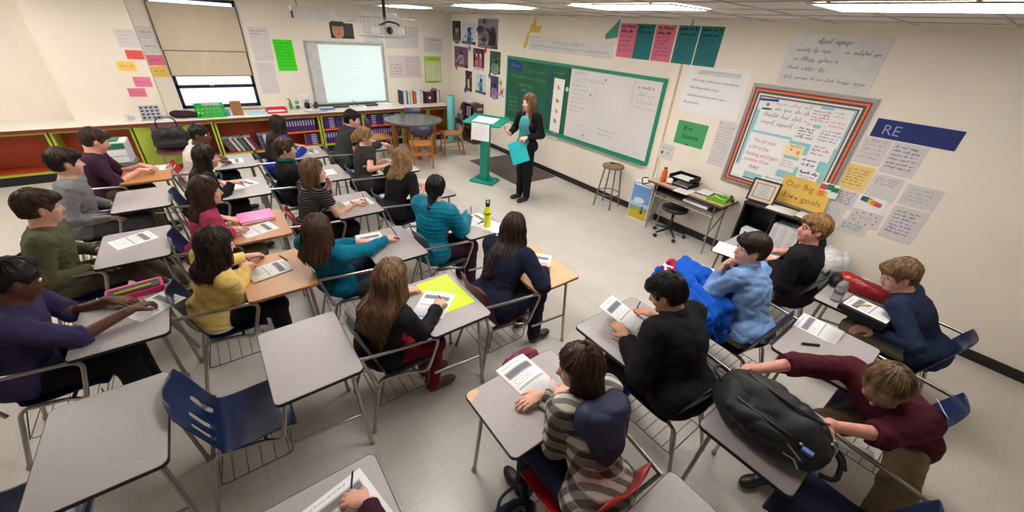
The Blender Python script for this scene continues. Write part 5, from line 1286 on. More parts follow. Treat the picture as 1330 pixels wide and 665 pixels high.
m = MB(); m.b2((-.1, -.08, .01), (.17, .06, .225), PRINTL); at('paper_stack', m, (.03, 9.01, .80), 'grey white stack of papers standing in the green crate', 'paper stack')
m = MB(); m.b2((-.085, -.05, 0), (.085, .05, .24), paint('brown_kraft_paper', (150, 104, 66), .8)); at('paper_bag', m, (.43, 9.0, .80), 'brown paper bag standing on the worktop by the window', 'bag', -.05, bevel=.01)
m = MB(); m.lathe([(.03, 0), (.033, .03), (.035, .07), (.02, .085), (.014, .1)], (0, 0, 0), paint('light_blue_plastic', (110, 150, 220), .3), 14); at('small_jar', m, (.28, 8.98, .80), 'small light blue jar between crate and brown bag', 'jar')
m = MB(); m.b2((-.16, -.1, 0), (.16, .1, .02), paint('pale_blue_folder', (168, 214, 226), .5)); at('folder', m, (.74, 8.98, .80), 'pale blue folder lying on the worktop below the window corner', 'folder')
t = empty('letter_tray', (1.07, 9.05, .80), .05, label='red plastic letter tray holding papers', cat='tray'); RT = paint('red_plastic', (206, 30, 56), .4)
m = MB()
for a, b in (((-.17, -.12, 0), (.17, .12, .006)), ((-.17, .112, 0), (.17, .12, .08)), ((-.17, -.12, 0), (-.162, .12, .08)), ((.162, -.12, 0), (.17, .12, .08)), ((-.17, -.12, 0), (.17, -.112, .03))): m.b2(a, b, RT)
m.b2((-.18, -.125, .075), (-.16, .13, .083), RT); m.b2((.16, -.125, .075), (.18, .13, .083), RT); m.b2((-.18, .11, .075), (.18, .13, .083), RT); m.build('tray_body', t)
m = MB(); m.b2((-.15, -.105, .007), (.15, .10, .03), PAPER); m.build('paper_filling', t)
t = empty('soap_bottle', (1.38, 9.3, .80), label='green bottle with a dark blue pump on the worktop', cat='bottle')
m = MB(); m.lathe([(.03, 0), (.034, .02), (.034, .11), (.016, .14)], (0, 0, 0), paint('leaf_green_plastic', (92, 150, 50), .3), 14); m.build('bottle_body', t)
m = MB(); m.lathe([(.016, .14), (.016, .17), (.006, .172), (.006, .2)], (0, 0, 0), paint('dark_blue_plastic', (24, 40, 84), .4), 10); m.tube([(0, 0, .2), (-.05, -.01, .195)], .007, paint('dark_blue_plastic', 0)); m.build('pump', t)
m = MB(); m.lathe([(.03, 0), (.036, .005), (.036, .14), (.03, .15)], (0, 0, 0), paint('aqua_label', (86, 160, 176), .4), 16); m.lathe([(.0365, .03), (.0365, .05)], (0, 0, 0), INK, 16); m.lathe([(.0365, .08), (.0365, .1)], (0, 0, 0), PAPER, 16)
at('canister', m, (1.50, 9.28, .80), 'slim aqua canister with a banded label beside the green bottle', 'canister')
t = empty('coffee_maker', (1.66, 9.18, .80), label='small white coffee maker with dark front next to the interactive whiteboard', cat='coffee maker')
m = MB(); m.prism(rpoly(.17, .16, .04), 0, .02, WP); m.prism(rpoly(.16, .07, .03, cy=.045), .02, .24, WP); m.prism(rpoly(.17, .16, .04), .2, .28, WP); m.build('housing', t)
m = MB(); m.lathe([(.035, .022), (.055, .06), (.05, .11), (.035, .14)], (0, -.03, 0), BLACKP, 14); m.tube(fillet([(.04, -.05, .12), (.09, -.07, .11), (.085, -.07, .06), (.045, -.05, .05)], .02), .006, BLACKP, 6); m.build('carafe', t)
S_ = SDF(); S_.ell((0, 0, .05), (.05, .045, .055)); S_.ell((.01, 0, .1), (.03, .03, .035)); S_.cut((0, 0, .002), (0, 0, -1)); o = S_.mesh('desk_speaker', .008, [paint('dark_grey_plastic', (58, 58, 62), .5)]); o.location = (1.84, 9.25, .80); tag(o, 'rounded dark grey desktop speaker at the corner of the interactive whiteboard', 'speaker')
s = Sheet(.28, .21, C_('bright_blue_folder', (52, 120, 206)), t=.004); s.put('folder', MD_(1.88, 8.96, .802, .03), label='bright blue folder below the interactive whiteboard', cat='folder')
for x, w, l in ((2.36, .36, 'long dark eraser tray below the middle of the interactive whiteboard'), (3.0, .28, 'shorter dark tray below the right half of the interactive whiteboard')):
    m = MB(); m.b2((-w/2, -.05, 0), (w/2, .05, .035), paint('charcoal_plastic', (48, 54, 58), .4)); m.b2((-w/2+.02, -.04, .034), (w/2-.02, .03, .038), DARKSTEEL); at('pen_tray', m, (x, 9.22, .80), l, 'tray', .03, bevel=.006)
m = MB(); m.b2((-.17, -.09, 0), (.17, .09, .04), WP); m.b2((-.13, -.06, .04), (.13, .05, .043), PRINTL); at('document_scanner', m, (2.64, 9.03, .80), 'flat white device with a pen holder below the interactive whiteboard', 'device', bevel=.008)
m = MB(); m.tube([(0, 0, 0), (-.10, .02, .13)], .008, paint('dark_teal_pen', (20, 60, 66), .4), 8, r2=.005); at('stylus', m, (2.64, 9.02, .845), 'dark stylus standing slanted in the white device', 'pen')
m = MB(); 
for k in range(4): m.b2((-.15+.003*k, -.11, .012*k), (.15, .11, .012*k+.010), PAPER)
at('paper_stack', m, (3.28, 9.2, .80), 'stack of white paper below the right end of the interactive whiteboard', 'paper stack')
m = MB(); m.tube(fillet([(1.55, 9.0, .806), (1.60, 8.85, .806), (1.70, 8.82, .806), (1.95, 8.85, .806), (2.1, 9.15, .806)], .08), .004, BLACKP, 6); tag(m.build('power_cord'), 'black cord looping over the worktop near the coffee maker', 'cord')
# ------------------------------------------------------------------ furniture at the front of the room
t = empty('round_table', (3.40, 7.87, 0), .5, label='round table with a dark grey top and oak legs', cat='table')
m = MB(); m.lathe([(.575, .705), (.59, .712), (.59, .735), (.585, .74)], (0, 0, 0), mat('dark_grey_laminate', (84, 92, 96), .25, var=.05), 48, smooth=False); m.build('tabletop', t)
m = MB()
for a in (0, 1): m.box((0, .0 if a else 0, .66), (.80, .05, .09) if a == 0 else (.05, .80, .09), OAK)
m.build('apron', t)
for k in range(4):
    a = PI/4+k*PI/2; m = MB(); m.b2((-.045, -.045, 0), (.045, .045, .705), OAK); o = m.build('leg', t, loc=(.40*math.cos(a), .40*math.sin(a), 0), bevel=.006)
def wood_chair(x, y, rz, label):
    t = empty('wooden_chair', (x, y, 0), rz, label=label, cat='chair', group='wooden chairs around the round table')
    m = MB(); m.prism(rpoly(.42, .42, .05), .43, .455, OAK); m.build('seat', t, bevel=.005)
    m = MB(); P = []; F = []
    for i in range(9):
        q = i/8*2-1
        for z in (.62, .82): P += [(-.235+.03*(q*q)-(.02 if z > .7 else 0), q*.205, z), (-.215+.03*(q*q)-(.02 if z > .7 else 0), q*.205, z)]
    for i in range(8):
        a = i*4; F += [(a, a+4, a+6, a+2), (a+1, a+3, a+7, a+5), (a+2, a+6, a+7, a+3), (a, a+1, a+5, a+4)]
    F += [(0, 2, 3, 1), (32, 33, 35, 34)]; m.add(P, F, PURPP, True); m.build('backrest', t)
    for s in (-1, 1):
        m = MB(); m.tube([(.17, s*.17, .43), (.19, s*.185, 0)], .017, OAK, 8); m.build('leg', t)
        m = MB(); m.tube(fillet([(-.25, s*.19, 0), (-.185, s*.18, .44), (-.232, s*.19, .66)], .1), .018, OAK, 8); m.build('leg', t)
        m = MB(); m.tube([(.18, s*.18, .18), (-.215, s*.185, .2)], .010, OAK, 6); m.build('stretcher', t)
    m = MB(); m.b2((-.215, -.18, .26), (-.195, .18, .31), OAK); m.build('back_rail', t)
    m = MB(); m.b2((.165, -.17, .34), (.185, .17, .42), OAK); m.build('front_rail', t)
wood_chair(3.18, 7.10, 1.3, 'wooden chair with dark purple back on the near side of the round table')
wood_chair(2.66, 7.90, -.1, 'wooden chair with purple back at the student side of the round table')
wood_chair(4.14, 7.62, 2.9, 'wooden chair with purple back at the lectern side of the round table')
wood_chair(3.66, 8.40, -1.85, 'wooden chair with a purple back behind the round table, against the bookcases')
def shell_chair(x, y, rz, mt, label, sled=False):
    t = empty('plastic_chair', (x, y, 0), rz, label=label, cat='chair')
    shell(mt).build('seat', t, solid=.007, sub=1)
    for s in (-1, 1):
        if sled:
            m = MB(); m.tube(fillet([(.12, s*.16, .41), (.19, s*.20, .012), (-.21, s*.20, .012), (-.12, s*.16, .41)], .05), .011, CHROME, 8); m.build('sled_leg', t)
        else:
            for a, b in ((.12, .20), (-.12, -.22)):
                m = MB(); m.tube([(a, s*.15, .41), (b, s*.20, .0)], .011, CHROME, 8); m.build('leg', t)
    m = MB(); m.tube([(.12, -.16, .41), (.12, .16, .41)], .009, CHROME, 6); m.build('cross_bar', t)
    return t
shell_chair(-.63, 8.36, -PI/2, MAROP, 'maroon plastic chair holding the black handbag in front of the lime cabinet')
shell_chair(4.96, 8.80, PI, MAROP, 'maroon plastic chair standing alone in the room corner', sled=True)
m = MB(); TLR = paint('light_teal_paper_roll', (110, 190, 196), .6)
m.lathe([(.085, 0), (.09, .01), (.09, 1.04), (.085, 1.05)], (0, 0, 0), TLR, 24); m.lathe([(.03, 1.049), (.03, 1.052)], (0, 0, 0), BLACKP, 12); at('paper_roll', m, (4.66, 8.55, 0), 'upright light teal roll of paper at the corner end of the bookcases', 'paper roll')
# brown bookcase
WBR = mat('dark_walnut_laminate', (92, 58, 40), .5, var=.12, vscale=12, stretch=(1, 1, .15))
t = empty('small_bookcase', (5.11, 8.27, 0), label='small dark brown bookcase between the lectern and the portrait prints', cat='bookcase')
for y in (-.25, .235): m = MB(); m.b2((-.13, y, 0), (.125, y+.015, .92), WBR); m.build('side_panel', t)
for z in (.04, .34, .62, .905): m = MB(); m.b2((-.13, -.235, z-.015), (.125, .235, z), WBR); m.build('shelf', t)
m = MB(); m.b2((.115, -.235, .04), (.125, .235, .9), WBR); m.build('back_panel', t)
m = MB(); m.b2((-.14, -.2515, .78), (-.0, -.2502, .84), PRINTL); m.build('label_card', t, loc=(.1, 0, 0))
for k, (c, n, w, h, tl) in enumerate((((70, 44, 110), 'violet', .03, .22, 0), ((200, 190, 210), 'lilac grey', .025, .21, 0), ((66, 40, 104), 'deep purple', .03, .2, .1), ((206, 196, 180), 'cream', .03, .22, 0), ((60, 40, 90), 'plum', .025, .2, -.15))):
    b = book(paint('sb_'+n.replace(' ', '_'), c, .5), w, h, .17); b.location = (5.0, 8.40-k*.05, .622); b.rotation_euler = (0, 0, -PI/2); tag(b, '%s book on the upper shelf of the small brown bookcase' % n, 'book', 'books in the small brown bookcase')
for k, (c, n) in enumerate((((226, 222, 226), 'white'), ((120, 60, 70), 'dull red'))):
    b = book(paint('sc_'+n.replace(' ', '_'), c, .5), .03, .24, .17); b.location = (5.0, 8.17-k*.06, .058); b.rotation_euler = (0, .0, -PI/2); tag(b, '%s book on the bottom shelf of the small brown bookcase' % n, 'book', 'books in the small brown bookcase')
m = MB(); m.b2((-.09, -.13, 0), (.09, .13, .03), PRINTL); m.b2((-.07, -.1, .03), (.08, .1, .045), PAPER); at('paper_stack', m, (5.1, 8.38, .905), 'loose papers on top of the small brown bookcase', 'paper stack', .2)
m = MB(); m.lathe([(.05, 0), (.06, .015), (.05, .035), (.02, .04)], (0, 0, 0), paint('dark_green_tape', (40, 90, 70), .4), 18); at('tape_roll', m, (5.12, 8.12, .905), 'dark green roll of tape on the small brown bookcase', 'tape')
m = MB(); m.b2((0, 0, 0), (.015, .16, .72), PAPER); tag(m.build('foam_board', loc=(4.94, 8.56, 0)), 'narrow white board standing beside the small brown bookcase', 'board')
m = MB(); m.b2((0, 0, 0), (.02, .10, .66), PAPER)
for k in range(8): m.b2((-.0012, .03, .06+k*.075), (0, .06, .08+k*.075), [ORI, PRINT, YLW, GRNI][k % 4])
tag(m.build('paper_strip', loc=(5.215, 7.84, 0)), 'white strip with small coloured marks standing by the base of the wall', 'paper strip')
# mat, lectern, stool
m = MB(); m.prism(rpoly(1.0, 1.66, .01, cx=4.71, cy=6.12), .0005, .008, mat('grey_brown_carpet', (92, 82, 76), .95, var=.1, vscale=60, bump=.5, bscale=300)); tag(m.build('floor_mat'), 'grey brown floor mat under the lectern side of the chalkboard', 'mat')
LT = mat('teal_green_paint', (20, 146, 124), .5, var=.06)
t = empty('lectern', (3.80, 5.73, 0), math.atan2(-.5, -.866), label='teal green painted wooden lectern with a sheet hanging from its top', cat='lectern')
m = MB(); m.prism(rpoly(.34, .46, .01), .0, .035, LT); m.b2((-.17, -.2, .0), (-.12, .2, .05), LT); m.build('base', t, bevel=.004)
m = MB(); m.b2((-.055, -.075, .035), (.055, .075, 1.06), LT); m.build('post', t, bevel=.004)
for s in (-1, 1): m = MB(); m.prism([(0, 0), (.10, 0), (0, .14)], -.012, .012, LT, T=Matrix(((0, 0, 1, 0), (s, 0, 0, s*.075), (0, 1, 0, .035), (0, 0, 0, 1)))); m.build('brace', t)
RL = Matrix.Rotation(.14, 3, 'Y')
m = MB(); m.box((0, 0, 1.085), (.42, .70, .025), LT, RL); m.build('top_board', t, bevel=.004)
m = MB(); m.box((-.205, 0, 1.135), (.015, .70, .03), LT); m.build('ledge', t)
s = Sheet(.34, .28, PAPER, t=.0015); s.lines(.05, .29, .06, .22, 4, .014, PRINTL, .1)
Rr = t.rotation_euler.z; Tl = Matrix.Translation((3.80, 5.73, 0)) @ Matrix.Rotation(Rr, 4, 'Z') @ Matrix(((0, 0, 1, .224), (1, 0, 0, -.16), (0, 1, 0, .80), (0, 0, 0, 1)))
s.put('paper_sheet', Tl, label='white sheet hanging from the front of the lectern', cat='paper')
m = MB(); m.box((0, 0, 0), (.28, .4, .006), PAPER, RL); o = at('paper_sheet', m, (3.80, 5.73, 1.105), 'white pages lying open on the top of the lectern', 'paper', Rr)
t = empty('stool', (4.98, 3.78, 0), .2, label='metal stool with a round worn wooden seat below the white board', cat='stool')
SG = mat('worn_grey_steel', (128, 122, 116), .45, .7)
m = MB(); m.lathe([(.15, .665), (.172, .668), (.172, .692), (.165, .70), (.0, .70)], (0, 0, 0), SG, 32); m.build('seat_rim', t)
m = MB(); m.lathe([(.158, .699), (.155, .706), (.001, .706)], (0, 0, 0), mat('worn_wood_seat', (150, 120, 96), .5, var=.15, vscale=8), 32); m.build('seat', t)
for k in range(4):
    a = PI/4+k*PI/2; c, s_ = math.cos(a), math.sin(a); m = MB(); m.tube([(.13*c, .13*s_, .67), (.215*c, .215*s_, 0)], .012, SG, 8); m.build('leg', t)
m = MB(); m.tube([(.185*math.cos(a), .185*math.sin(a), .24) for a in np.linspace(0, 2*PI, 33)[:-1]], .008, SG, 6, closed=True); m.build('foot_ring', t)
m = MB(); m.b2((-.02, -.03, 0), (.02, .03, .012), BLACKP); at('eraser', m, (5.02, 3.84, .706), 'small dark object lying on the stool seat', 'eraser', bevel=.004)
# picture box with landscape print
t = empty('display_box', (5.10, 3.17, 0), .08, label='white box with a print of blue sky over a yellow field', cat='box')
m = MB(); m.b2((-.12, -.17, 0), (.13, .17, .60), paint('white_board_box', (216, 212, 210), .5)); m.build('box_body', t)
s = Sheet(.31, .56, C_('print_sky', (104, 150, 206)), t=.0015); s.rect(0, 0, .31, .14, C_('print_field', (196, 168, 50))); s.rect(0, .13, .31, .18, C_('print_meadow', (150, 158, 60))); s.ell(.14, .30, .09, .045, C_('print_cloud', (206, 216, 224))); s.ell(.1, .27, .06, .03, C_('print_cloud', 0)); s.rect(.0, .2, .31, .26, C_('print_haze', (160, 190, 214)), False)
s.poly([(.19, .10), (.22, .19), (.25, .10)], C_('print_figure', (60, 50, 60))); s.ell(.22, .20, .016, .02, C_('print_figure', 0)); s.rect(.02, .53, .29, .55, PAPER)
o = s.build('landscape_print', t); o.matrix_local = Matrix(((0, 0, -1, -.1205), (-1, 0, 0, .155), (0, 1, 0, .02), (0, 0, 0, 1)))
m = MB(); m.b2((-.1, -.14, 0), (.1, .14, .02), PAPER); at('paper_stack', m, (5.10, 3.17, .6), 'white papers lying on top of the display box', 'paper stack', .2)
m = MB(); m.lathe([(.03, 0), (.028, .02), (.012, .10), (.012, .3), (.02, .32)], (0, 0, 0), PAPER, 14); at('paper_holder', m, (5.17, 3.12, .62), 'slim white upright holder on top of the display box', 'holder')
# student desk by the wall with its load
t = empty('work_desk', (4.79, 1.88, 0), label='beige wall desk on crossed chrome legs below the green sign', cat='desk')
BG = mat('beige_laminate', (206, 184, 160), .4, var=.04, vscale=30)
m = MB(); m.prism(rpoly(.43, 1.12, .02, cx=.215, cy=.56), .715, .740, paint('brown_edge', (112, 84, 66))); m.prism(rpoly(.424, 1.114, .018, cx=.215, cy=.56), .7395, .742, BG); m.build('desktop', t)
m = MB(); m.b2((.03, .10, .60), (.40, 1.0, .61), paint('brown_steel_box', (80, 66, 58), .5)); m.b2((.39, .10, .60), (.40, 1.0, .715), paint('brown_steel_box', 0)); m.b2((.03, .10, .60), (.40, .11, .715), paint('brown_steel_box', 0)); m.b2((.03, .99, .60), (.40, 1.0, .715), paint('brown_steel_box', 0)); m.b2((.05, .2, .611), (.25, .55, .64), PAPER); m.build('book_box', t)
for y in (.12, .98):
    for x in (.06, .38):
        m = MB(); m.tube([(x, y, .715), (x+(.04 if x < .2 else -.0)-(.02), y+(.03 if y < .5 else -.03)*-1, .0)], .012, CHROME, 8); m.build('leg', t)
    m = MB(); m.tube([(.06, y, .22), (.38, y, .50)], .008, CHROME, 6); m.build('cross_brace', t)
m = MB(); m.tube([(.06, .12, .54), (.06, .98, .54)], .009, CHROME, 6); m.build('front_bar', t)
def bottle(x, y, z, h, r, body, cap, label, name='bottle', rot=None):
    t = empty(name, (x, y, z), label=label, cat='bottle')
    m = MB(); m.lathe([(r*.8, 0), (r, .01), (r, h*.32), (r*.93, h*.42), (r, h*.5), (r, h*.68), (r*.55, h*.84), (r*.5, h*.88)], (0, 0, 0), body, 20); m.build('bottle_body', t)
    m = MB(); m.lathe([(r*.62, h*.88), (r*.62, h*.97), (r*.5, h)], (0, 0, 0), cap, 18); m.build('cap', t)
    if rot: t.rotation_euler = rot
    return t
bottle(4.90, 2.83, .742, .21, .038, paint('orange_juice_plastic', (226, 104, 24), .25), DARKSTEEL, 'orange spray bottle on the wall desk next to the black tray')
t = empty('mug', (4.86, 2.70, .742), label='small white mug with a red pattern on the wall desk', cat='mug')
m = MB(); m.lathe([(.034, 0), (.038, .005), (.040, .085), (.037, .087), (.033, .02), (.001, .015)], (0, 0, 0), PAPER, 20); m.lathe([(.0405, .02), (.0405, .045)], (0, 0, 0), paint('red_glaze', (180, 60, 46), .3), 20); m.build('cup', t)
m = MB(); m.tube(fillet([(.036, 0, .07), (.066, 0, .065), (.064, 0, .025), (.036, 0, .02)], .015), .005, PAPER, 6); m.build('handle', t)
t = empty('letter_tray', (5.05, 2.60, .742), label='black two-level wire letter tray with papers on the wall desk', cat='tray')
for z, dx in ((0, 0), (.09, -.01)):
    m = MB()
    grille(m, (-.13+dx, -.15, z), (1, 0, 0), .26, .055, BLACKP, .006, 5, 2); grille(m, (-.13+dx, .15, z), (1, 0, 0), .26, .055, BLACKP, .006, 5, 2); grille(m, (.13+dx, -.15, z), (0, 1, 0), .30, .055, BLACKP, .006, 6, 2); m.b2((-.13+dx, -.15, z), (.13+dx, .15, z+.006), BLACKP)
    m.b2((-.13+dx, -.15, z), (-.12+dx, .15, z+.025), BLACKP); m.build('tray_level', t)
    m = MB(); m.b2((-.11+dx, -.12, z+.006), (.11+dx, .12, z+.02), PAPER); m.build('paper_filling', t)
for s in (-1, 1): m = MB(); m.b2((.10, s*.145-.004, 0), (.12, s*.145+.004, .1), BLACKP); m.build('stacking_post', t)
t = empty('open_folder', (5.06, 2.20, .742), .06, label='open black folder with white pages on the wall desk', cat='folder')
m = MB(); m.b2((-.13, -.16, 0), (.14, .16, .008), BLACKP); m.build('cover', t, bevel=.003); m = MB(); m.b2((-.11, -.14, .008), (.11, .005, .02), PAPER); m.build('pages', t); m = MB(); m.b2((-.11, .015, .008), (.11, .145, .016), PAPER); m.build('pages', t)
s = Sheet(.2, .27, PAPER, t=.0015); s.lines(.02, .18, .03, .25, 9, .012, GREYI); s.put('paper_sheet', MD_(5.0, 2.37, .742, PI/2+.08), label='loose white sheet on the wall desk between mug and open folder', cat='paper'); 
t = empty('basket', (4.93, 2.02, .742), .1, label='lime green plastic basket with odds and ends on the wall desk', cat='basket'); LG = paint('lime_green_plastic', (130, 200, 40), .4)
m = MB(); w, d, h = .17, .21, .055
for p, u, L_2 in (((-w/2, -d/2, 0), (1, 0, 0), w), ((-w/2, d/2, 0), (1, 0, 0), w), ((-w/2, -d/2, 0), (0, 1, 0), d), ((w/2, -d/2, 0), (0, 1, 0), d)): grille(m, p, u, L_2, h, LG, .005, 6, 2)
m.b2((-w/2, -d/2, 0), (w/2, d/2, .005), LG); m.tube([(-w/2, -d/2, h), (w/2, -d/2, h), (w/2, d/2, h), (-w/2, d/2, h)], .006, LG, 6, closed=True); m.build('basket_wall', t)
m = MB(); m.b2((-.06, -.08, .006), (.05, -.01, .03), PRINTL); m.tube([(-.05, -.07, .04), (.05, .08, .045)], .005, PAPER, 6); m.b2((-.02, .01, .006), (.06, .08, .025), LG); m.build('contents', t)
m = MB(); m.b2((-.02, -.07, 0), (.02, .07, .012), DARKSTEEL); m.box((0, -.005, .035), (.026, .13, .02), BLACKP, Matrix.Rotation(.16, 3, 'X')); m.lathe([(.012, .01), (.012, .04)], (0, .06, 0), DARKSTEEL, 8); at('stapler', m, (5.09, 1.93, .742), 'small dark stapler at the corner of the wall desk', 'stapler', -.9)
m = MB(); m.tube(fillet([(4.84, 3.02, .75), (4.80, 3.10, .74), (4.84, 3.10, .62), (4.95, 2.98, .70), (5.02, 2.90, .75)], .06), .009, BLACKP, 8); tag(m.build('hanging_strap'), 'black looped strap hanging over the end of the wall desk', 'strap')
t = empty('swivel_stool', (4.94, 2.55, 0), .3, label='low black swivel stool on castors under the wall desk', cat='stool')
m = MB(); m.lathe([(.16, .40), (.18, .415), (.18, .44), (.165, .455), (.001, .46)], (0, 0, 0), mat('black_vinyl', (26, 26, 28), .4), 32); m.build('seat', t)
m = MB(); m.lathe([(.03, .10), (.03, .24), (.018, .25), (.018, .40)], (0, 0, 0), BLACKP, 14); m.build('gas_lift', t)
for k in range(5):
    a = k*2*PI/5; c, s_ = math.cos(a), math.sin(a)
    m = MB(); m.tube([(.02*c, .02*s_, .12), (.22*c, .22*s_, .075)], .018, BLACKP, 8, r2=.012); l = m.build('leg', t)
    m = MB(); R = Matrix.Rotation(a, 3, 'Z') @ Matrix.Rotation(PI/2, 3, 'X'); m.lathe([(.012, -.02), (.026, -.018), (.026, .018), (.012, .02)], (.225*c, .225*s_, .027), BLACKP, 14, R); m.build('castor', l)
# black shelf with its contents, bin
t = empty('black_shelf', (4.90, 1.02, 0), label='low black shelf unit under the bulletin board', cat='shelf')
KB = mat('black_shelf_laminate', (26, 24, 26), .4)
for y in (0, .325, .67): m = MB(); m.b2((0, y, 0), (.33, y+.018, .84), KB); m.build('side_panel', t)
m = MB(); m.b2((-.005, -.005, .84), (.335, .695, .858), KB); m.build('top', t)
for z in (.03, .40): m = MB(); m.b2((0, .018, z), (.32, .67, z+.018), KB); m.build('shelf', t)
m = MB(); m.b2((.32, 0, 0), (.332, .688, .84), KB); m.build('back_panel', t)
for k in range(9):
    c = [(232, 230, 230), (214, 212, 214), (224, 222, 220)][k % 3]
    b = book(paint('white_folder_%d' % (k % 3), c, .5), .030, .30, .22); b.location = (4.915, 1.06+k*.0315, .419); b.rotation_euler = (0, 0, -PI/2); tag(b, 'white folder in the upright row inside the black shelf', 'folder', 'white folders in the black shelf')
m = MB(); m.b2((0, 0, 0), (.12, .24, .11), PAPER); m.b2((-.0015, .03, .03), (0, .2, .08), C_('blue_box_print', (60, 90, 170))); at('tissue_box', m, (4.93, 1.40, .419), 'white and blue tissue box inside the black shelf', 'box')
m = MB(); m.lathe([(.045, 0), (.05, .01), (.05, .09), (.02, .12)], (0, 0, 0), paint('sky_blue_plastic', (90, 150, 200), .3), 16); at('plastic_jar', m, (4.95, 1.375, .419), 'round sky blue plastic jar inside the black shelf', 'jar')
bpy.data.objects['plastic_jar'].location.x = 5.10
t = empty('picture_frame', (5.02, 1.60, .858), PI/2+.18, label='black framed certificate leaning on the black shelf below the bulletin board', cat='picture frame'); t.rotation_euler = (math.radians(-14), 0, -PI/2+.12)
m = MB()
for a, b in (((-.15, -.01, 0), (.15, .01, .018)), ((-.15, -.01, .252), (.15, .01, .27)), ((-.15, -.01, .018), (-.132, .01, .252)), ((.132, -.01, .018), (.15, .01, .252))): m.b2(a, b, KB)
m.build('frame', t)
m = MB(); m.b2((-.132, -.002, .018), (.132, .006, .252), paint('cream_mount', (228, 206, 176))); m.b2((-.10, -.004, .05), (.10, -.002, .22), paint('dark_brown_line', (70, 50, 40))); m.b2((-.093, -.0055, .057), (.093, -.004, .213), paint('grey_certificate', (206, 204, 196)))
for k in range(5): m.b2((-.06+.01*(k % 2), -.0062, .085+k*.025), (.06-.01*(k % 3), -.0055, .09+k*.025), PRINT)
m.build('certificate', t)
for k, (x, y, r, w, h, l) in enumerate(((5.04, 1.33, .1, .22, .29, 'white sheets curling on the top of the black shelf'), (5.05, 1.08, -.15, .22, .28, 'second pile of white sheets on the black shelf near the seated man'))):
    s = Sheet(w, h, PAPER, t=.002, curl=1); s.curlz(.012); s.put('paper_sheet', MD_(x-.1, y-.14, .859, r), label=l, cat='paper')
t = empty('waste_bin', (5.06, .74, 0), label='grey waste bin lined with a white plastic bag by the wall', cat='waste bin')
m = MB(); m.lathe([(.12, 0), (.13, .01), (.165, .48), (.16, .49)], (0, 0, 0), paint('grey_bin', (120, 120, 122), .5), 24); m.build('bin_body', t)
S_ = SDF()
for k in range(14): a = k*2*PI/14; S_.ell((.145*math.cos(a), .145*math.sin(a), .50+.02*math.sin(k*2.3)), (.045, .045, .08+.02*math.sin(k*1.7)), k=.03)
S_.ell((0, 0, .56), (.10, .10, .07), k=.05)
S_.mesh('liner_bag', .011, [mat('white_bin_bag', (222, 222, 226), .35)], disp=lambda P: .012*np.abs(noise3(P, 60, 3))-.006, parent=t)
# coat heap on the floor in front of the black shelf
S_ = SDF(); S_.ell((0, 0, .22), (.13, .20, .20), k=.08); S_.ell((.02, .12, .34), (.10, .12, .14), k=.08); S_.ell((-.03, -.14, .12), (.12, .14, .12), k=.08); S_.cut((0, 0, .004), (0, 0, -1))
o = S_.mesh('coat', .012, [BLK], disp=lambda P: .012*noise3(P, 28, 5)); o.location = (4.66, 1.36, 0); tag(o, 'black coat heaped on the floor in front of the black shelf', 'coat')
# storage cart at the left
t = empty('storage_cart', (-1.16, 7.05, 0), label='small grey cart with a clear plastic drawer box of papers at the left edge', cat='cart'); GRC = paint('grey_cart_plastic', (110, 112, 112), .5); CLR = paint('frosted_plastic', (206, 212, 214), .25)
for z in (.06, .34, .64): m = MB(); m.prism(rpoly(.44, .34, .04), z, z+.03, GRC); m.build('shelf', t)
for sx in (-1, 1):
    for sy in (-1, 1): m = MB(); m.tube([(sx*.19, sy*.14, .01), (sx*.19, sy*.14, .66)], .014, GRC, 8); m.build('post', t)
m = MB(); m.b2((-.2, -.15, .67), (.2, .15, .94), CLR); m.build('drawer_box', t, bevel=.012)
for k in range(3): m = MB(); m.b2((-.17, -.158, .685+k*.085), (.17, -.15, .755+k*.085), PAPER if k != 2 else GRNI); m.build('drawer', t, bevel=.004)
m = MB(); m.b2((-.15, -.1, .94), (.12, .1, .955), GRNI); at('folder', m, (-1.16, 7.05, 0), 'green folder on top of the plastic drawer box at the left edge', 'folder')

# ------------------------------------------------------------------ bags
Matrix_np = lambda a: np.array(Matrix.Rotation(a, 3, 'Y'))
def soft(name, S, mt, loc, label, cat, amp=.005, fq=40, h=.010, rz=0):
    o = S.mesh(name, h, [mt] if not isinstance(mt, list) else mt, disp=lambda P: amp*(.8-2*np.sqrt(np.abs(noise3(P, fq, 21)))))
    o.location = loc; o.rotation_euler = (0, 0, rz); return tag(o, label, cat)
S_ = SDF(); S_.ell((0, 0, .19), (.24, .10, .19), k=.05); S_.ell((0, 0, .08), (.25, .12, .09), k=.06); S_.cut((0, 0, .004), (0, 0, -1)); S_.cut((0, 0, .345), (0, 0, 1), .02)
BLE = mat('black_leather', (24, 20, 22), .38)
hb = soft('handbag', S_, BLE, (-.60, 8.33, .452), 'black leather handbag with thin handles on the maroon chair', 'handbag', .003)
m = MB()
for y in (-.06, .06): m.tube(fillet([(-.13, y, .31), (-.12, y, .50), (.12, y, .50), (.13, y, .31)], .1), .006, BLE, 6)
m.build('handle', hb); m = MB(); m.lathe([(.012, 0), (.012, .004)], (-.13, -.07, .25), CHROME, 10, Matrix.Rotation(PI/2, 3, 'X')); m.lathe([(.012, 0), (.012, .004)], (.13, -.07, .25), CHROME, 10, Matrix.Rotation(PI/2, 3, 'X')); m.build('ring', hb)
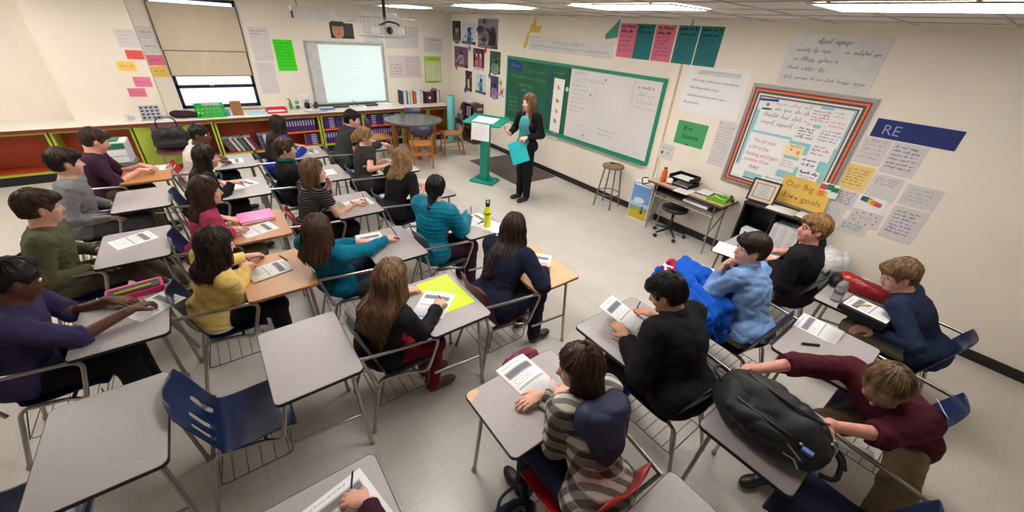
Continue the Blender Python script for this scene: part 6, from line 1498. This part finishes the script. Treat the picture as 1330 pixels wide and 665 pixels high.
# pink bag on the floor
S_ = SDF(); S_.cone((-.13, -.03, .06), (.14, .02, .06), .075, .065, k=.02); S_.cone((-.12, .03, .18), (.12, .0, .16), .062, .05, k=.02); S_.cone((-.10, 0, .27), (.06, .03, .25), .045, .035, k=.02); S_.cone((.13, .0, .10), (.16, .06, .04), .06, .045, k=.02); S_.cone((-.15, .02, .12), (-.10, .0, .29), .03, .02, k=.015); S_.cone((.02, -.05, .10), (.08, -.02, .27), .035, .02, k=.015); S_.cut((0, 0, .004), (0, 0, -1))
pbg = soft('shoulder_bag', S_, cloth('dusty_pink_canvas', (170, 76, 108)), (1.50, 1.62, 0), 'dusty pink cloth bag on the floor beside the maroon chair', 'bag', .010, 34)
m = MB(); m.tube(fillet([(-.1, -.05, .28), (-.16, -.10, .36), (-.02, -.12, .38), (.06, -.08, .26)], .08), .010, cloth('dusty_pink_strap', (150, 62, 96)), 8); m.build('strap', pbg)
# navy tote at the bottom edge
S_ = SDF(); S_.ell((0, 0, .14), (.20, .09, .17), k=.05); S_.ell((0, 0, .05), (.19, .10, .06), k=.05); S_.cut((0, 0, .004), (0, 0, -1)); S_.cut((0, 0, .24), (0, 0, 1), .02)
tb_ = soft('tote_bag', S_, mat('navy_leather', (28, 40, 66), .4), (.70, .76, 0), 'navy tote bag with blue handles on the floor at the bottom edge', 'bag', .003)
m = MB()
for y, dx in ((-.05, 0), (.05, .05)): m.tube(fillet([(-.09+dx, y, .21), (-.07+dx, y, .40), (.05+dx, y, .40), (.09+dx, y, .21)], .09), .009, mat('slate_blue_leather', (62, 80, 104), .4), 8)
m.build('handle', tb_)
S_ = SDF(); S_.ell((0, 0, .20), (.16, .13, .22), k=.05); S_.ell((.10, 0, .12), (.08, .11, .12), k=.04); S_.cut((0, 0, .004), (0, 0, -1))
soft('backpack', S_, BLK, (-.33, 1.33, 0), 'black bag on the floor at the bottom edge beside the writing hand', 'bag', .005)
m = MB(); 
# big backpack lying on a desk
BPK = mat('black_nylon', (16, 16, 18), .6, var=.1, bump=.15, bscale=250)
S_ = SDF(); S_.ell((0, 0, .12), (.175, .275, .125), k=.02)
for q in ((.02, .10, .15, .13, .16, .12), (.02, -.10, .14, .14, .15, .11), (-.03, .0, .10, .16, .24, .10), (.05, .02, .19, .10, .20, .075)): S_.ell(q[:3], q[3:], k=.02)
S_.cone((.135, .16, .22), (.10, -.16, .22), .040, .030, k=.014, sub=True); S_.cut((0, 0, .004), (0, 0, -1)); S_.cut((-.2, 0, .19), (-.8, 0, .6), .03)
bpk = soft('backpack', S_, BPK, (1.87, .165, .742), 'large open black backpack lying on a desk with hands reaching in', 'backpack', .010, 20, .009)
S_ = SDF(); S_.ell((-.115, .02, .135), (.055, .17, .085), Matrix_np(-.62), k=.02); S_.cut((0, 0, .03), (0, 0, -1))
S_.mesh('front_pocket', .009, [BPK], disp=lambda P: .007*(.8-2*np.sqrt(np.abs(noise3(P, 26, 9)))), parent=bpk)
S_ = SDF(); S_.ell((-.02, -.20, .10), (.11, .07, .085), k=.02); S_.cut((0, 0, .02), (0, 0, -1)); S_.mesh('side_pocket', .009, [BPK], disp=lambda P: .005*noise3(P, 40, 9), parent=bpk)
PIPE = paint('charcoal_piping', (52, 52, 56), .4)
for pp in ([(.155, .18, .10), (.06, .235, .17), (-.06, .22, .17), (-.13, .10, .215), (-.135, -.08, .21), (-.07, -.20, .18), (.05, -.245, .14)], [(.175, .14, .14), (.12, .19, .225), (.02, .16, .268), (-.01, 0, .272), (.02, -.16, .25), (.10, -.20, .205)]):
    m = MB(); m.tube(fillet(pp, .08), .006, PIPE, 6); m.build('zipper', bpk)
m = MB(); m.tube(fillet([(-.03, .25, .17), (-.02, .31, .19), (.05, .31, .19), (.06, .25, .17)], .03), .010, BPK, 8); m.build('top_handle', bpk)
m = MB(); m.tube(fillet([(.02, -.24, .16), (.03, -.31, .12), (-.04, -.33, .06), (-.06, -.27, .05)], .04), .012, BPK, 8); m.tube(fillet([(.08, -.24, .14), (.13, -.31, .06), (.10, -.34, .02)], .04), .010, BPK, 8); m.build('shoulder_strap', bpk)
m = MB(); m.b2((-.13, -.215, .17), (-.105, -.17, .185), paint('blue_key_tag', (40, 80, 170), .3)); m.lathe([(.008, 0), (.008, .012)], (-.115, -.16, .185), CHROME, 8); m.build('key_tag', bpk)
for k in range(2): m = MB(); m.tube([(.0+.03*k, -.245, .20), (.02+.03*k, -.265, .17), (.0+.03*k, -.272, .14)], .007, paint('grey_clip', (150, 146, 140), .35), 6); m.build('buckle', bpk)
m = MB(); m.tube([(-.155, -.10, .15), (-.165, -.13, .13), (-.15, -.17, .12), (-.165, -.20, .10)], .005, paint('grey_embroidery', (130, 132, 136)), 5); m.tube([(-.14, -.12, .17), (-.14, -.19, .13)], .005, paint('grey_embroidery', 0), 5); m.build('stitched_mark', bpk)
m = MB(); m.lathe([(.022, -.12), (.026, -.118), (.026, .118), (.022, .12)], (0, 0, 0), PAPER, 16, Matrix.Rotation(PI/2, 3, 'Y')); at('paper_roll', m, (2.44, -.26, .712), 'white paper tube held near the open end of the backpack', 'paper roll', -1.2)
bpy.data.objects[[o.name for o in bpy.data.objects if o.name.startswith('paper_roll')][-1]].location = (2.24, -.13, .68)
# red bag with a black end
S_ = SDF(); S_.cone((0, .16, .055), (0, -.17, .05), .075, .05, k=.03); S_.cone((.02, .14, .05), (.02, -.16, .045), .07, .045, k=.03); S_.cut((0, 0, .004), (0, 0, -1))
rbg = soft('duffel_bag', S_, mat('dark_red_nylon', (150, 22, 32), .4), (3.98, .245, .742), 'dark red soft bag with a black end lying on a desk', 'bag', .006, 30)
S_ = SDF(); S_.ell((-.03, .20, .05), (.095, .055, .06), k=.03); S_.cut((0, 0, .004), (0, 0, -1)); S_.mesh('black_end', .010, [BPK], parent=rbg)
m = MB(); m.tube(fillet([(.0, .1, .125), (.0, .0, .135), (.01, -.12, .11)], .05), .0035, CHROME, 6); m.build('zipper', rbg)
GLS = mat('clear_plastic', (214, 220, 222), .08, trans=.75, var=0)
bt = bottle(3.66, .36, .742, .23, .036, GLS, mat('orange_cap', (240, 84, 40), .4), 'clear plastic drink bottle with an orange cap beside the red bag')
m = MB(); m.lathe([(.0368, .075), (.0368, .12)], (0, 0, 0), paint('grey_label', (120, 120, 126), .4), 20); m.build('bottle_label', bt)
YG = mat('yellow_green_plastic', (238, 240, 44), .25, var=.03, emit=0)
bt = bottle(1.955, 2.88, .742, .255, .036, YG, BLACKP, 'bright yellow drink bottle with a black cap standing on a desk')
m = MB(); m.lathe([(.0365, .14), (.0365, .165)], (0, 0, 0), paint('olive_band', (150, 160, 20), .4), 20); m.build('band', bt)
m = MB(); m.tube(fillet([(-.02, 0, .25), (-.02, 0, .285), (.02, 0, .285), (.02, 0, .25)], .012), .006, paint('dark_green_loop', (40, 60, 30), .4), 6); m.build('carry_loop', bt)
# royal blue jacket thrown over a desk
S_ = SDF(); rj = random.Random(4)
S_.ell((2.80, 1.12, .765), (.25, .27, .035), k=.03); S_.ell((2.88, 1.22, .80), (.16, .13, .055), k=.03)
for k in range(9):
    q = k/8; x0 = 2.60+.47*q; x1 = 2.55+.30*q; z = .775+.035*math.sin(k*2.1)+.02
    a, b = V3(x0+rj.uniform(-.02, .02), 1.36-.05*abs(q-.4), z), V3(x1+rj.uniform(-.02, .02), .88, .775+.012*(k % 2)); mdl = (a+b)/2+V3(rj.uniform(-.04, .04), 0, .025*(k % 3))
    S_.cone(a, mdl, .030, .040, k=.022); S_.cone(mdl, b, .040, .032, k=.022)
for k in range(4):
    x = 2.53+.055*k; S_.cone((x, .89, .775), (x-.01, .815, .74), .032, .030, k=.02); S_.cone((x-.01, .815, .74), (x-.02+.01*k, .79, .62-.03*(k % 2)), .030, .024, k=.02)
S_.cone((2.78, .95, .80), (2.74, .80, .77), .050, .045, k=.03); S_.cone((2.74, .80, .77), (2.70, .74, .52), .045, .038, k=.03)
S_.cone((2.58, 1.15, .79), (2.545, 1.0, .76), .04, .035, k=.03)
RB = cloth('royal_blue_fleece', (16, 84, 190)); RLN = cloth('red_lining', (176, 20, 60))
jk = S_.mesh('jacket', .009, [RB], disp=lambda P: .009*(.8-2*np.sqrt(np.abs(noise3(P, 30, 33))))+.003*noise3(P, 60, 3)); tag(jk, 'royal blue jacket with red trim thrown over a desk beside the light blue shirt', 'jacket')
S_ = SDF(); S_.ell((2.84, 1.36, .835), (.05, .035, .035), k=.02); S_.cone((2.80, 1.33, .87), (2.66, 1.22, .86), .014, .012, k=.015); S_.cone((2.66, 1.22, .86), (2.62, 1.10, .845), .012, .010, k=.015); S_.mesh('red_trim', .008, [RLN], parent=jk)
m = MB()
for k, (a, b, c) in enumerate((((2.58, 1.25, .875), (2.68, 1.33, .882), PAPER), ((2.60, 1.22, .875), (2.70, 1.30, .88), RLN), ((2.64, 1.33, .878), (2.60, 1.20, .872), RLN), ((2.66, 1.34, .88), (2.69, 1.26, .88), PAPER))): m.tube([a, b], .012, c, 6)
m.build('sewn_letter', jk)

# ------------------------------------------------------------------ papers and small things on the desks
def ws(x, y, rot, label, w=.216, h=.279, z=.7425, curl=0, name='worksheet', kind='print', m_=None, tilt=None, cat='paper'):
    s = Sheet(w, h, m_ or PAPER, t=.0009, curl=curl)
    if kind == 'print':
        s.scrib(w*.1, w*.7, h*.91, .008, PRINT, .0015); s.rect(w*.08, h*.66, w*.90, h*.84, PRINTL); s.rect(w*.10, h*.69, w*.88, h*.81, PRINT)
        s.lines(w*.08, w*.9, h*.47, h*.63, 3, .008, PRINT); s.rect(w*.08, h*.40, w*.92, h*.445, PRINTL); s.lines(w*.08, w*.9, h*.08, h*.36, 5, .007, PRINTL)
    elif kind == 'text': s.lines(w*.08, w*.92, h*.08, h*.92, 12, .009, PRINTL, .1)
    if curl: s.curlz(curl)
    T = MD_(x, y, z, rot)
    if tilt: T = T @ Matrix.Rotation(tilt[0], 4, 'X') @ Matrix.Rotation(tilt[1], 4, 'Y')
    s.put(name, T @ Matrix.Translation((-w/2, -h/2, 0)), label=label, cat=cat, group='papers on the desks')
H_ = -PI/2
ws(.05, 3.08, H_+.2, 'curled worksheet on the oak desk of the person in yellow', curl=.012)
ws(.08, 3.88, H_+.3, 'worksheet on the oak desk beside the magenta binder')
ws(.09, 5.20, H_+.5, 'worksheet under the raised pencil hand of the dark-haired writer')
ws(.06, 6.20, H_, 'worksheet lying flat on the desk of the man in the white shirt'); 
ws(-.66, 6.26, H_-.1, 'worksheet on the oak desk at the left edge'); ws(-.80, 4.16, H_+.4, 'worksheet on the left edge desk behind the pencil case')
ws(-.64, 3.00, H_+.6, 'worksheet under the hand beside the pencil case'); ws(.88, 3.16, -.10, 'worksheet in front of the person in the teal sweater', h=.30)
ws(1.05, 4.06, H_+.15, 'worksheet under the hand of the person in the striped top'); ws(.98, 5.22, H_, 'worksheet on the desk of the person with the green scarf', kind='text')
ws(1.0, 6.24, H_+.2, 'worksheet on the desk of the long-haired person in royal blue'); ws(1.96, 2.08, H_+.75, 'worksheet on the pale maple desk')
ws(1.93, 3.08, H_+.1, 'worksheet under the hand of the person in the quilted jacket'); ws(2.0, 2.87, .4, 'crumpled white sheet under the yellow bottle', kind='text')
ws(1.93, 4.08, H_, 'worksheet on the desk of the person with curly hair'); ws(1.93, 5.12, H_+.1, 'worksheet on the desk of the person with the ponytail'); ws(1.95, 6.2, H_-.2, 'worksheet on the desk of the man in the charcoal hooded sweatshirt')
ws(1.06, 2.10, H_+.02, 'lime yellow sheet lying under the worksheet of the long-haired writer', w=.42, h=.27, kind='text', m_=C_('lime_yellow_paper', (206, 232, 40)), name='coloured_sheet')
ws(.93, 2.02, H_+.75, 'worksheet on top of the lime yellow sheet', z=.7455, curl=.006, w=.23, h=.29); ws(.86, 1.99, H_+.3, 'pale blue sheet peeking out below the lime yellow sheet', w=.16, h=.20, kind='no', m_=C_('pale_blue_paper', (150, 200, 230)), z=.7418, name='coloured_sheet')
ws(1.07, 1.11, .08, 'worksheet with curled edges on the desk with the broken corner', w=.22, h=.33, curl=.014, z=.743)
ws(1.92, 1.14, .25, 'printed sheet held up by the man in the black jacket', z=.832, tilt=(.28, .12), curl=.01)
ws(3.10, 1.17, .5, 'worksheet in front of the man in the light blue shirt', curl=.008); ws(3.0, 1.08, .9, 'second worksheet half under the elbows of the man in the light blue shirt', kind='text', z=.7445)
ws(3.72, 1.28, .25, 'blank white sheets at the far corner of the desk by the black shelf', kind='no', w=.28, h=.22); ws(3.95, 1.07, .0, 'white sheet under the hand of the man with glasses', kind='text')
ws(3.12, .30, .05, 'worksheet on the desk under the maroon sleeve', curl=.016, w=.235, h=.26); ws(.02, .98, .2, 'worksheet under the writing hand at the bottom edge', w=.26, h=.27)
t = empty('binder', (.10, 4.15, .742), .04, label='magenta plastic binder on the oak desk of the person in pink', cat='binder'); MG = paint('magenta_plastic', (206, 40, 150), .3)
m = MB(); m.b2((-.145, -.12, 0), (.145, .12, .004), MG); m.b2((-.145, -.12, .028), (.145, .12, .032), MG); m.b2((-.145, .116, 0), (.145, .12, .032), MG); m.build('cover', t, bevel=.001); m = MB(); m.b2((-.135, -.112, .004), (.135, .11, .028), PAPER); m.build('pages', t)
t = empty('pencil_case', (-.735, 3.24, .742), .12, label='pink and black pencil case with a yellow pencil inside at the left edge', cat='pencil case')
m = MB(); m.prism(rpoly(.30, .15, .02), 0, .035, paint('hot_pink_vinyl', (216, 40, 110), .4)); m.prism(rpoly(.27, .10, .02, cy=-.01), .035, .042, paint('black_mesh', (40, 36, 44), .6)); m.build('case_body', t); m = MB(); m.tube([(-.10, -.035, .046), (.09, -.03, .046)], .008, paint('yellow_pencil', (206, 200, 40), .4), 8); m.build('pencil', t)
t = empty('ring_binder', (3.675, .155, .742), -.08, label='thick black ring binder with a worksheet on it at the right edge desk', cat='binder')
m = MB(); m.b2((-.14, -.15, 0), (.14, .15, .004), BLACKP); m.b2((-.14, -.15, .038), (.14, .15, .042), BLACKP); m.b2((-.14, -.15, 0), (-.136, .15, .042), BLACKP); m.build('cover', t, bevel=.0015); m = MB(); m.b2((-.134, -.142, .004), (.134, .142, .038), PAPER); m.build('pages', t)
ws(3.68, .155, -.08, 'worksheet lying on the thick black ring binder', z=.785)
def pen(p, d, mt, label, L=.15, r=.0045, name='pen', tip=INK):
    p = Vector(p); d = Vector(d).normalized(); m = MB(); m.tube([p+d*.012, p+d*L], r, mt, 8); m.tube([p, p+d*.012], .001, tip, 6, r2=r)
    tag(m.build(name), label, 'pen' if name == 'pen' else name)
PN = lambda n, c: paint('pen_'+n, c, .35)
for key, d, mt, lb, nm in (('yellow', (-.3, -.3, .9), PN('black', (24, 24, 28)), 'dark pen in the hand of the person in yellow', 'pen'), ('dark', (-.5, .1, .8), PN('dark', (60, 50, 50)), 'pencil in the raised hand beyond the pink sweater', 'pencil'),
                           ('long', (-.4, -.1, .8), PN('green', (10, 90, 60)), 'green pen in the hand of the long-haired writer', 'pen'), ('teal', (-.3, .4, .7), PN('wine', (100, 20, 40)), 'dark red pen in the hand of the person in the teal sweater', 'pen'),
                           ('scoop', (-.2, .3, .6), PN('blue', (40, 60, 150)), 'blue pen in the hand of the person in the striped top', 'pen'), ('jacket', (.1, .2, .9), PN('plum', (60, 24, 40)), 'dark pen in the hand of the person in the quilted jacket', 'pen'),
                           ('bj', (-.1, -.2, .9), PN('green', 0), 'green pen in the hand of the man in the black jacket', 'pen'), ('writer', (.25, .15, .9), PN('royal', (24, 40, 130)), 'dark blue pen in the writing hand at the bottom edge', 'pen'),
                           ('edge_case', (-.4, .3, .6), PN('orange', (236, 120, 60)), 'orange pencil in the dark hand beside the pencil case', 'pencil')):
    tip = PEOPLE[key]['tips'][-1]; d = nrm(d); pen(V3(*tip)-d*.03+V3(0, 0, -.0), d, mt, lb, name=nm)
pen((1.10, .95, .748), (.09, .10, 0), PN('orange', 0), 'orange pencil lying on the desk with the broken corner', name='pencil', L=.13)
pen((2.82, .31, .750), (.10, -.09, 0), PN('black', 0), 'black marker lying on the desk under the maroon sleeve', r=.009, L=.12)
pen((3.74, .16, .792), (-.10, .06, 0), PN('yellow', (230, 190, 40)), 'yellow pen lying on the worksheet of the ring binder', L=.14)
pen((.20, 3.16, .7475), (-.05, .13, .0), PN('black', 0), 'black pen lying at the top of the oak desk of the person in yellow', L=.13)

# ------------------------------------------------------------------ things people wear or hold
P_ = PEOPLE['teacher']; O_ = P_['O']
def worn(key, name, S, mt, h=.009, disp=None): return S.mesh(name, h, [mt], parent=PEOPLE[key]['body'], origin=PEOPLE[key]['O'], disp=disp)
tp, A_ = P_['tp'], P_['A']; S_ = SDF()
S_.ell(tp(.03, 0, .64), (.140, .130, .18), A_, k=.03); S_.ell(tp(.03, 0, .30), (.128, .125, .19), A_, k=.03); S_.ell(tp(.04, 0, .02), (.118, .12, .13), A_, k=.03)
S_.cut(tp(.05, 0, 0), -A_[:, 0], .004); S_.cut(tp(0, .09, 0), A_[:, 1], .004); S_.cut(tp(0, -.10, 0), -A_[:, 1], .004); S_.cut(tp(0, 0, .90), A_[:, 2], .01)
worn('teacher', 'blouse', S_, mat('teal_print_blouse', (28, 116, 126), .7, col2=(70, 160, 164), vscale=60), disp=lambda P: .003*noise3(P, 60, 4))
t = empty('binder', (0, 0, 0), label='turquoise binder held by the standing teacher', cat='binder')
LH = V3(*P_['tips'][1]); bx = nrm(V3(-.62, .78, 0)); bz = nrm(V3(.25, .2, .95)); by = nrm(np.cross(bz, bx)); bz = np.cross(bx, by); TQB = paint('turquoise_plastic', (32, 180, 190), .35)
Rb = Matrix(((bx[0], by[0], bz[0]), (bx[1], by[1], bz[1]), (bx[2], by[2], bz[2]))).to_4x4() @ Matrix.Rotation(.42, 4, 'Y')
t.matrix_world = Matrix.Translation(Vector(LH+V3(-.03, -.01, -.14))) @ Rb
m = MB(); m.box((0, -.014, 0), (.27, .004, .33), TQB); m.box((0, .014, 0), (.27, .004, .33), TQB); m.box((-.133, 0, 0), (.004, .032, .33), TQB); m.build('cover', t, bevel=.001); m = MB(); m.box((.002, 0, 0), (.255, .024, .315), PAPER); m.build('pages', t)
I = PEOPLE['plaid']; tp, A_ = I['tp'], I['A']; S_ = SDF()
S_.ell(tp(-.118, 0, .74), (.036, .135, .14), A_, k=.04); S_.ell(tp(-.120, 0, .60), (.030, .10, .12), A_, k=.04)
for q_ in (-.08, -.03, .03, .085): S_.cone(tp(-.15, q_, .84), tp(-.148, q_*.4, .56), .016, .012, k=.02)
for s in (-1, 1): S_.ell(tp(-.095, s*.10, .84), (.055, .055, .07), A_, k=.06)
S_.ell(tp(-.15, 0, .86), (.05, .12, .04), A_, k=.04)
worn('plaid', 'hood', S_, mat('navy_satin', (28, 38, 76), .6, bump=.2), disp=lambda P: .006*(.8-2*np.sqrt(np.abs(noise3(P, 22, 7)))))
I = PEOPLE['bun']; S_ = SDF(); Nk = I['Nk']
for a in np.linspace(-PI, PI, 15)[:-1]: S_.ell(Nk+V3(.062*math.cos(a), .062*math.sin(a), .012), (.022, .022, .020), k=.015)
S_.cone(Nk+V3(.07, -.02, 0), I['tp'](.135, -.03, .5), .026, .020, k=.02); worn('bun', 'scarf', S_, cloth('green_scarf', (12, 110, 84)))
I = PEOPLE['yellow']; S_ = SDF(); S_.cone(I['tp'](.07, .03, .92), I['tp'](.15, .10, .62), .028, .022, k=.02); S_.cone(I['Nk']+V3(.03, -.05, .02), I['tp'](.07, .03, .92), .024, .028, k=.02); worn('yellow', 'scarf', S_, cloth('purple_scarf', (60, 34, 84)))
for key in ('yellow', 'teal'):
    pass
I = PEOPLE['yellow']; S_ = SDF(); S_.ell(I['tp'](-.022, 0, .03), (.156, .206, .085), I['A'], k=.02); S_.cut(I['tp'](0, 0, .05), I['A'][:, 2], .004); S_.cut(I['tp'](0, 0, -.12), -I['A'][:, 2], .004); worn('yellow', 'undershirt', S_, cloth('pale_grey_jersey', (206, 200, 196)))
I = PEOPLE['navy']; S_ = SDF(); S_.ell(I['tp'](-.018, 0, .02), (.158, .215, .085), I['A'], k=.02); S_.cut(I['tp'](0, 0, -.03), I['A'][:, 2], .004); S_.cut(I['tp'](0, 0, -.16), -I['A'][:, 2], .004); worn('navy', 'undershirt', S_, cloth('light_grey_jersey', (190, 188, 186)))
I = PEOPLE['bs']; S_ = SDF(); S_.ell(I['tp'](-.015, 0, -.02), (.140, .196, .09), I['A'], k=.02); S_.cut(I['tp'](0, 0, -.085), I['A'][:, 2], .004); S_.cut(I['tp'](0, 0, -.15), -I['A'][:, 2], .004); worn('bs', 'belt', S_, BLE)
I = PEOPLE['bh']; m = MB(); hp, HA = I['hp'], I['HA']; G = paint('dark_glasses_frame', (40, 36, 40), .3)
for s in (-1, 1):
    c = hp(.098, s*.034, .012)-I['O']; m.tube([c+HA[:, 1]*.024*math.cos(a)+HA[:, 2]*.017*math.sin(a) for a in np.linspace(0, 2*PI, 17)[:-1]], .0022, G, 5, closed=True)
    m.tube([hp(.096, s*.058, .016)-I['O'], hp(.0, s*.082, .012)-I['O']], .0022, G, 5)
m.tube([hp(.10, -.010, .014)-I['O'], hp(.10, .010, .014)-I['O']], .002, G, 5); m.build('glasses', I['body'])
I = PEOPLE['mar']; s = Sheet(.09, .055, PAPER, t=.001); s.scrib(.015, .07, .02, .015, PRINT, .002)
o = s.build('name_tag', I['body']); pt = I['arms'][1][0]-I['A'][:, 0]*.0+V3(0, 0, 0); a0 = I['A']; nn = nrm(-a0[:, 0]*.75+a0[:, 1]*.6+V3(0, 0, .35)); uu = nrm(np.cross(V3(0, 0, 1), nn)); vv = np.cross(nn, uu)
pq = pt+nn*.085-I['O']; o.matrix_local = Matrix(((uu[0], vv[0], nn[0], pq[0]), (uu[1], vv[1], nn[1], pq[1]), (uu[2], vv[2], nn[2], pq[2]), (0, 0, 0, 1))) @ Matrix.Rotation(.4, 4, 'Z')
I = PEOPLE['scoop']; W = I['arms'][-1][2]-I['O']; hd = I['arms'][-1][3]; u = nrm(np.cross(hd, V3(0, 0, 1))); v = np.cross(hd, u); m = MB(); m.tube([W-hd*.03+u*.031*math.cos(a)+v*.031*math.sin(a) for a in np.linspace(0, 2*PI, 17)[:-1]], .005, BLACKP, 6, closed=True); m.build('wristband', I['body'])
I = PEOPLE['pony']; c = I['hp'](-.105, 0, .035)-I['O']; HA = I['HA']; m = MB(); m.tube([c+HA[:, 1]*.030*math.cos(a)+HA[:, 2]*.030*math.sin(a) for a in np.linspace(0, 2*PI, 17)[:-1]], .009, paint('pink_hair_tie', (214, 90, 110), .5), 6, closed=True); m.build('hair_tie', I['body'])
# ------------------------------------------------------------------ light and camera
w = bpy.data.worlds.new('world'); SC.world = w; w.use_nodes = True
bg = w.node_tree.nodes['Background']; bg.inputs[0].default_value = (.86, .93, 1., 1); bg.inputs[1].default_value = 2.4
cam = bpy.data.cameras.new('camera'); co = bpy.data.objects.new('camera', cam); COL.objects.link(co); SC.camera = co
Mw = [[0.80094536, -0.59580049, 0.05923096], [-0.26382752, -0.44000184, -0.85836672], [0.53747704, 0.67187809, -0.50960599]]
r_, d_, f_ = (Vector(q) for q in Mw)           # camera right, down, forward written in world axes
co.matrix_world = Matrix(((r_.x, -d_.x, -f_.x, 0), (r_.y, -d_.y, -f_.y, 0), (r_.z, -d_.z, -f_.z, 2.47), (0, 0, 0, 1)))
cam.sensor_width = 36; cam.lens = 495.09*36/1330; cam.clip_start = .02
SC.view_settings.view_transform = 'Standard'; SC.view_settings.look = 'None'
SC.view_settings.gamma = 1; SC.view_settings.use_curve_mapping = False
SC.view_settings.exposure = 0.
SC.cycles.use_denoising = True
SC.cycles.max_bounces = 6; SC.cycles.diffuse_bounces = 4
SC.cycles.sample_clamp_indirect = 6
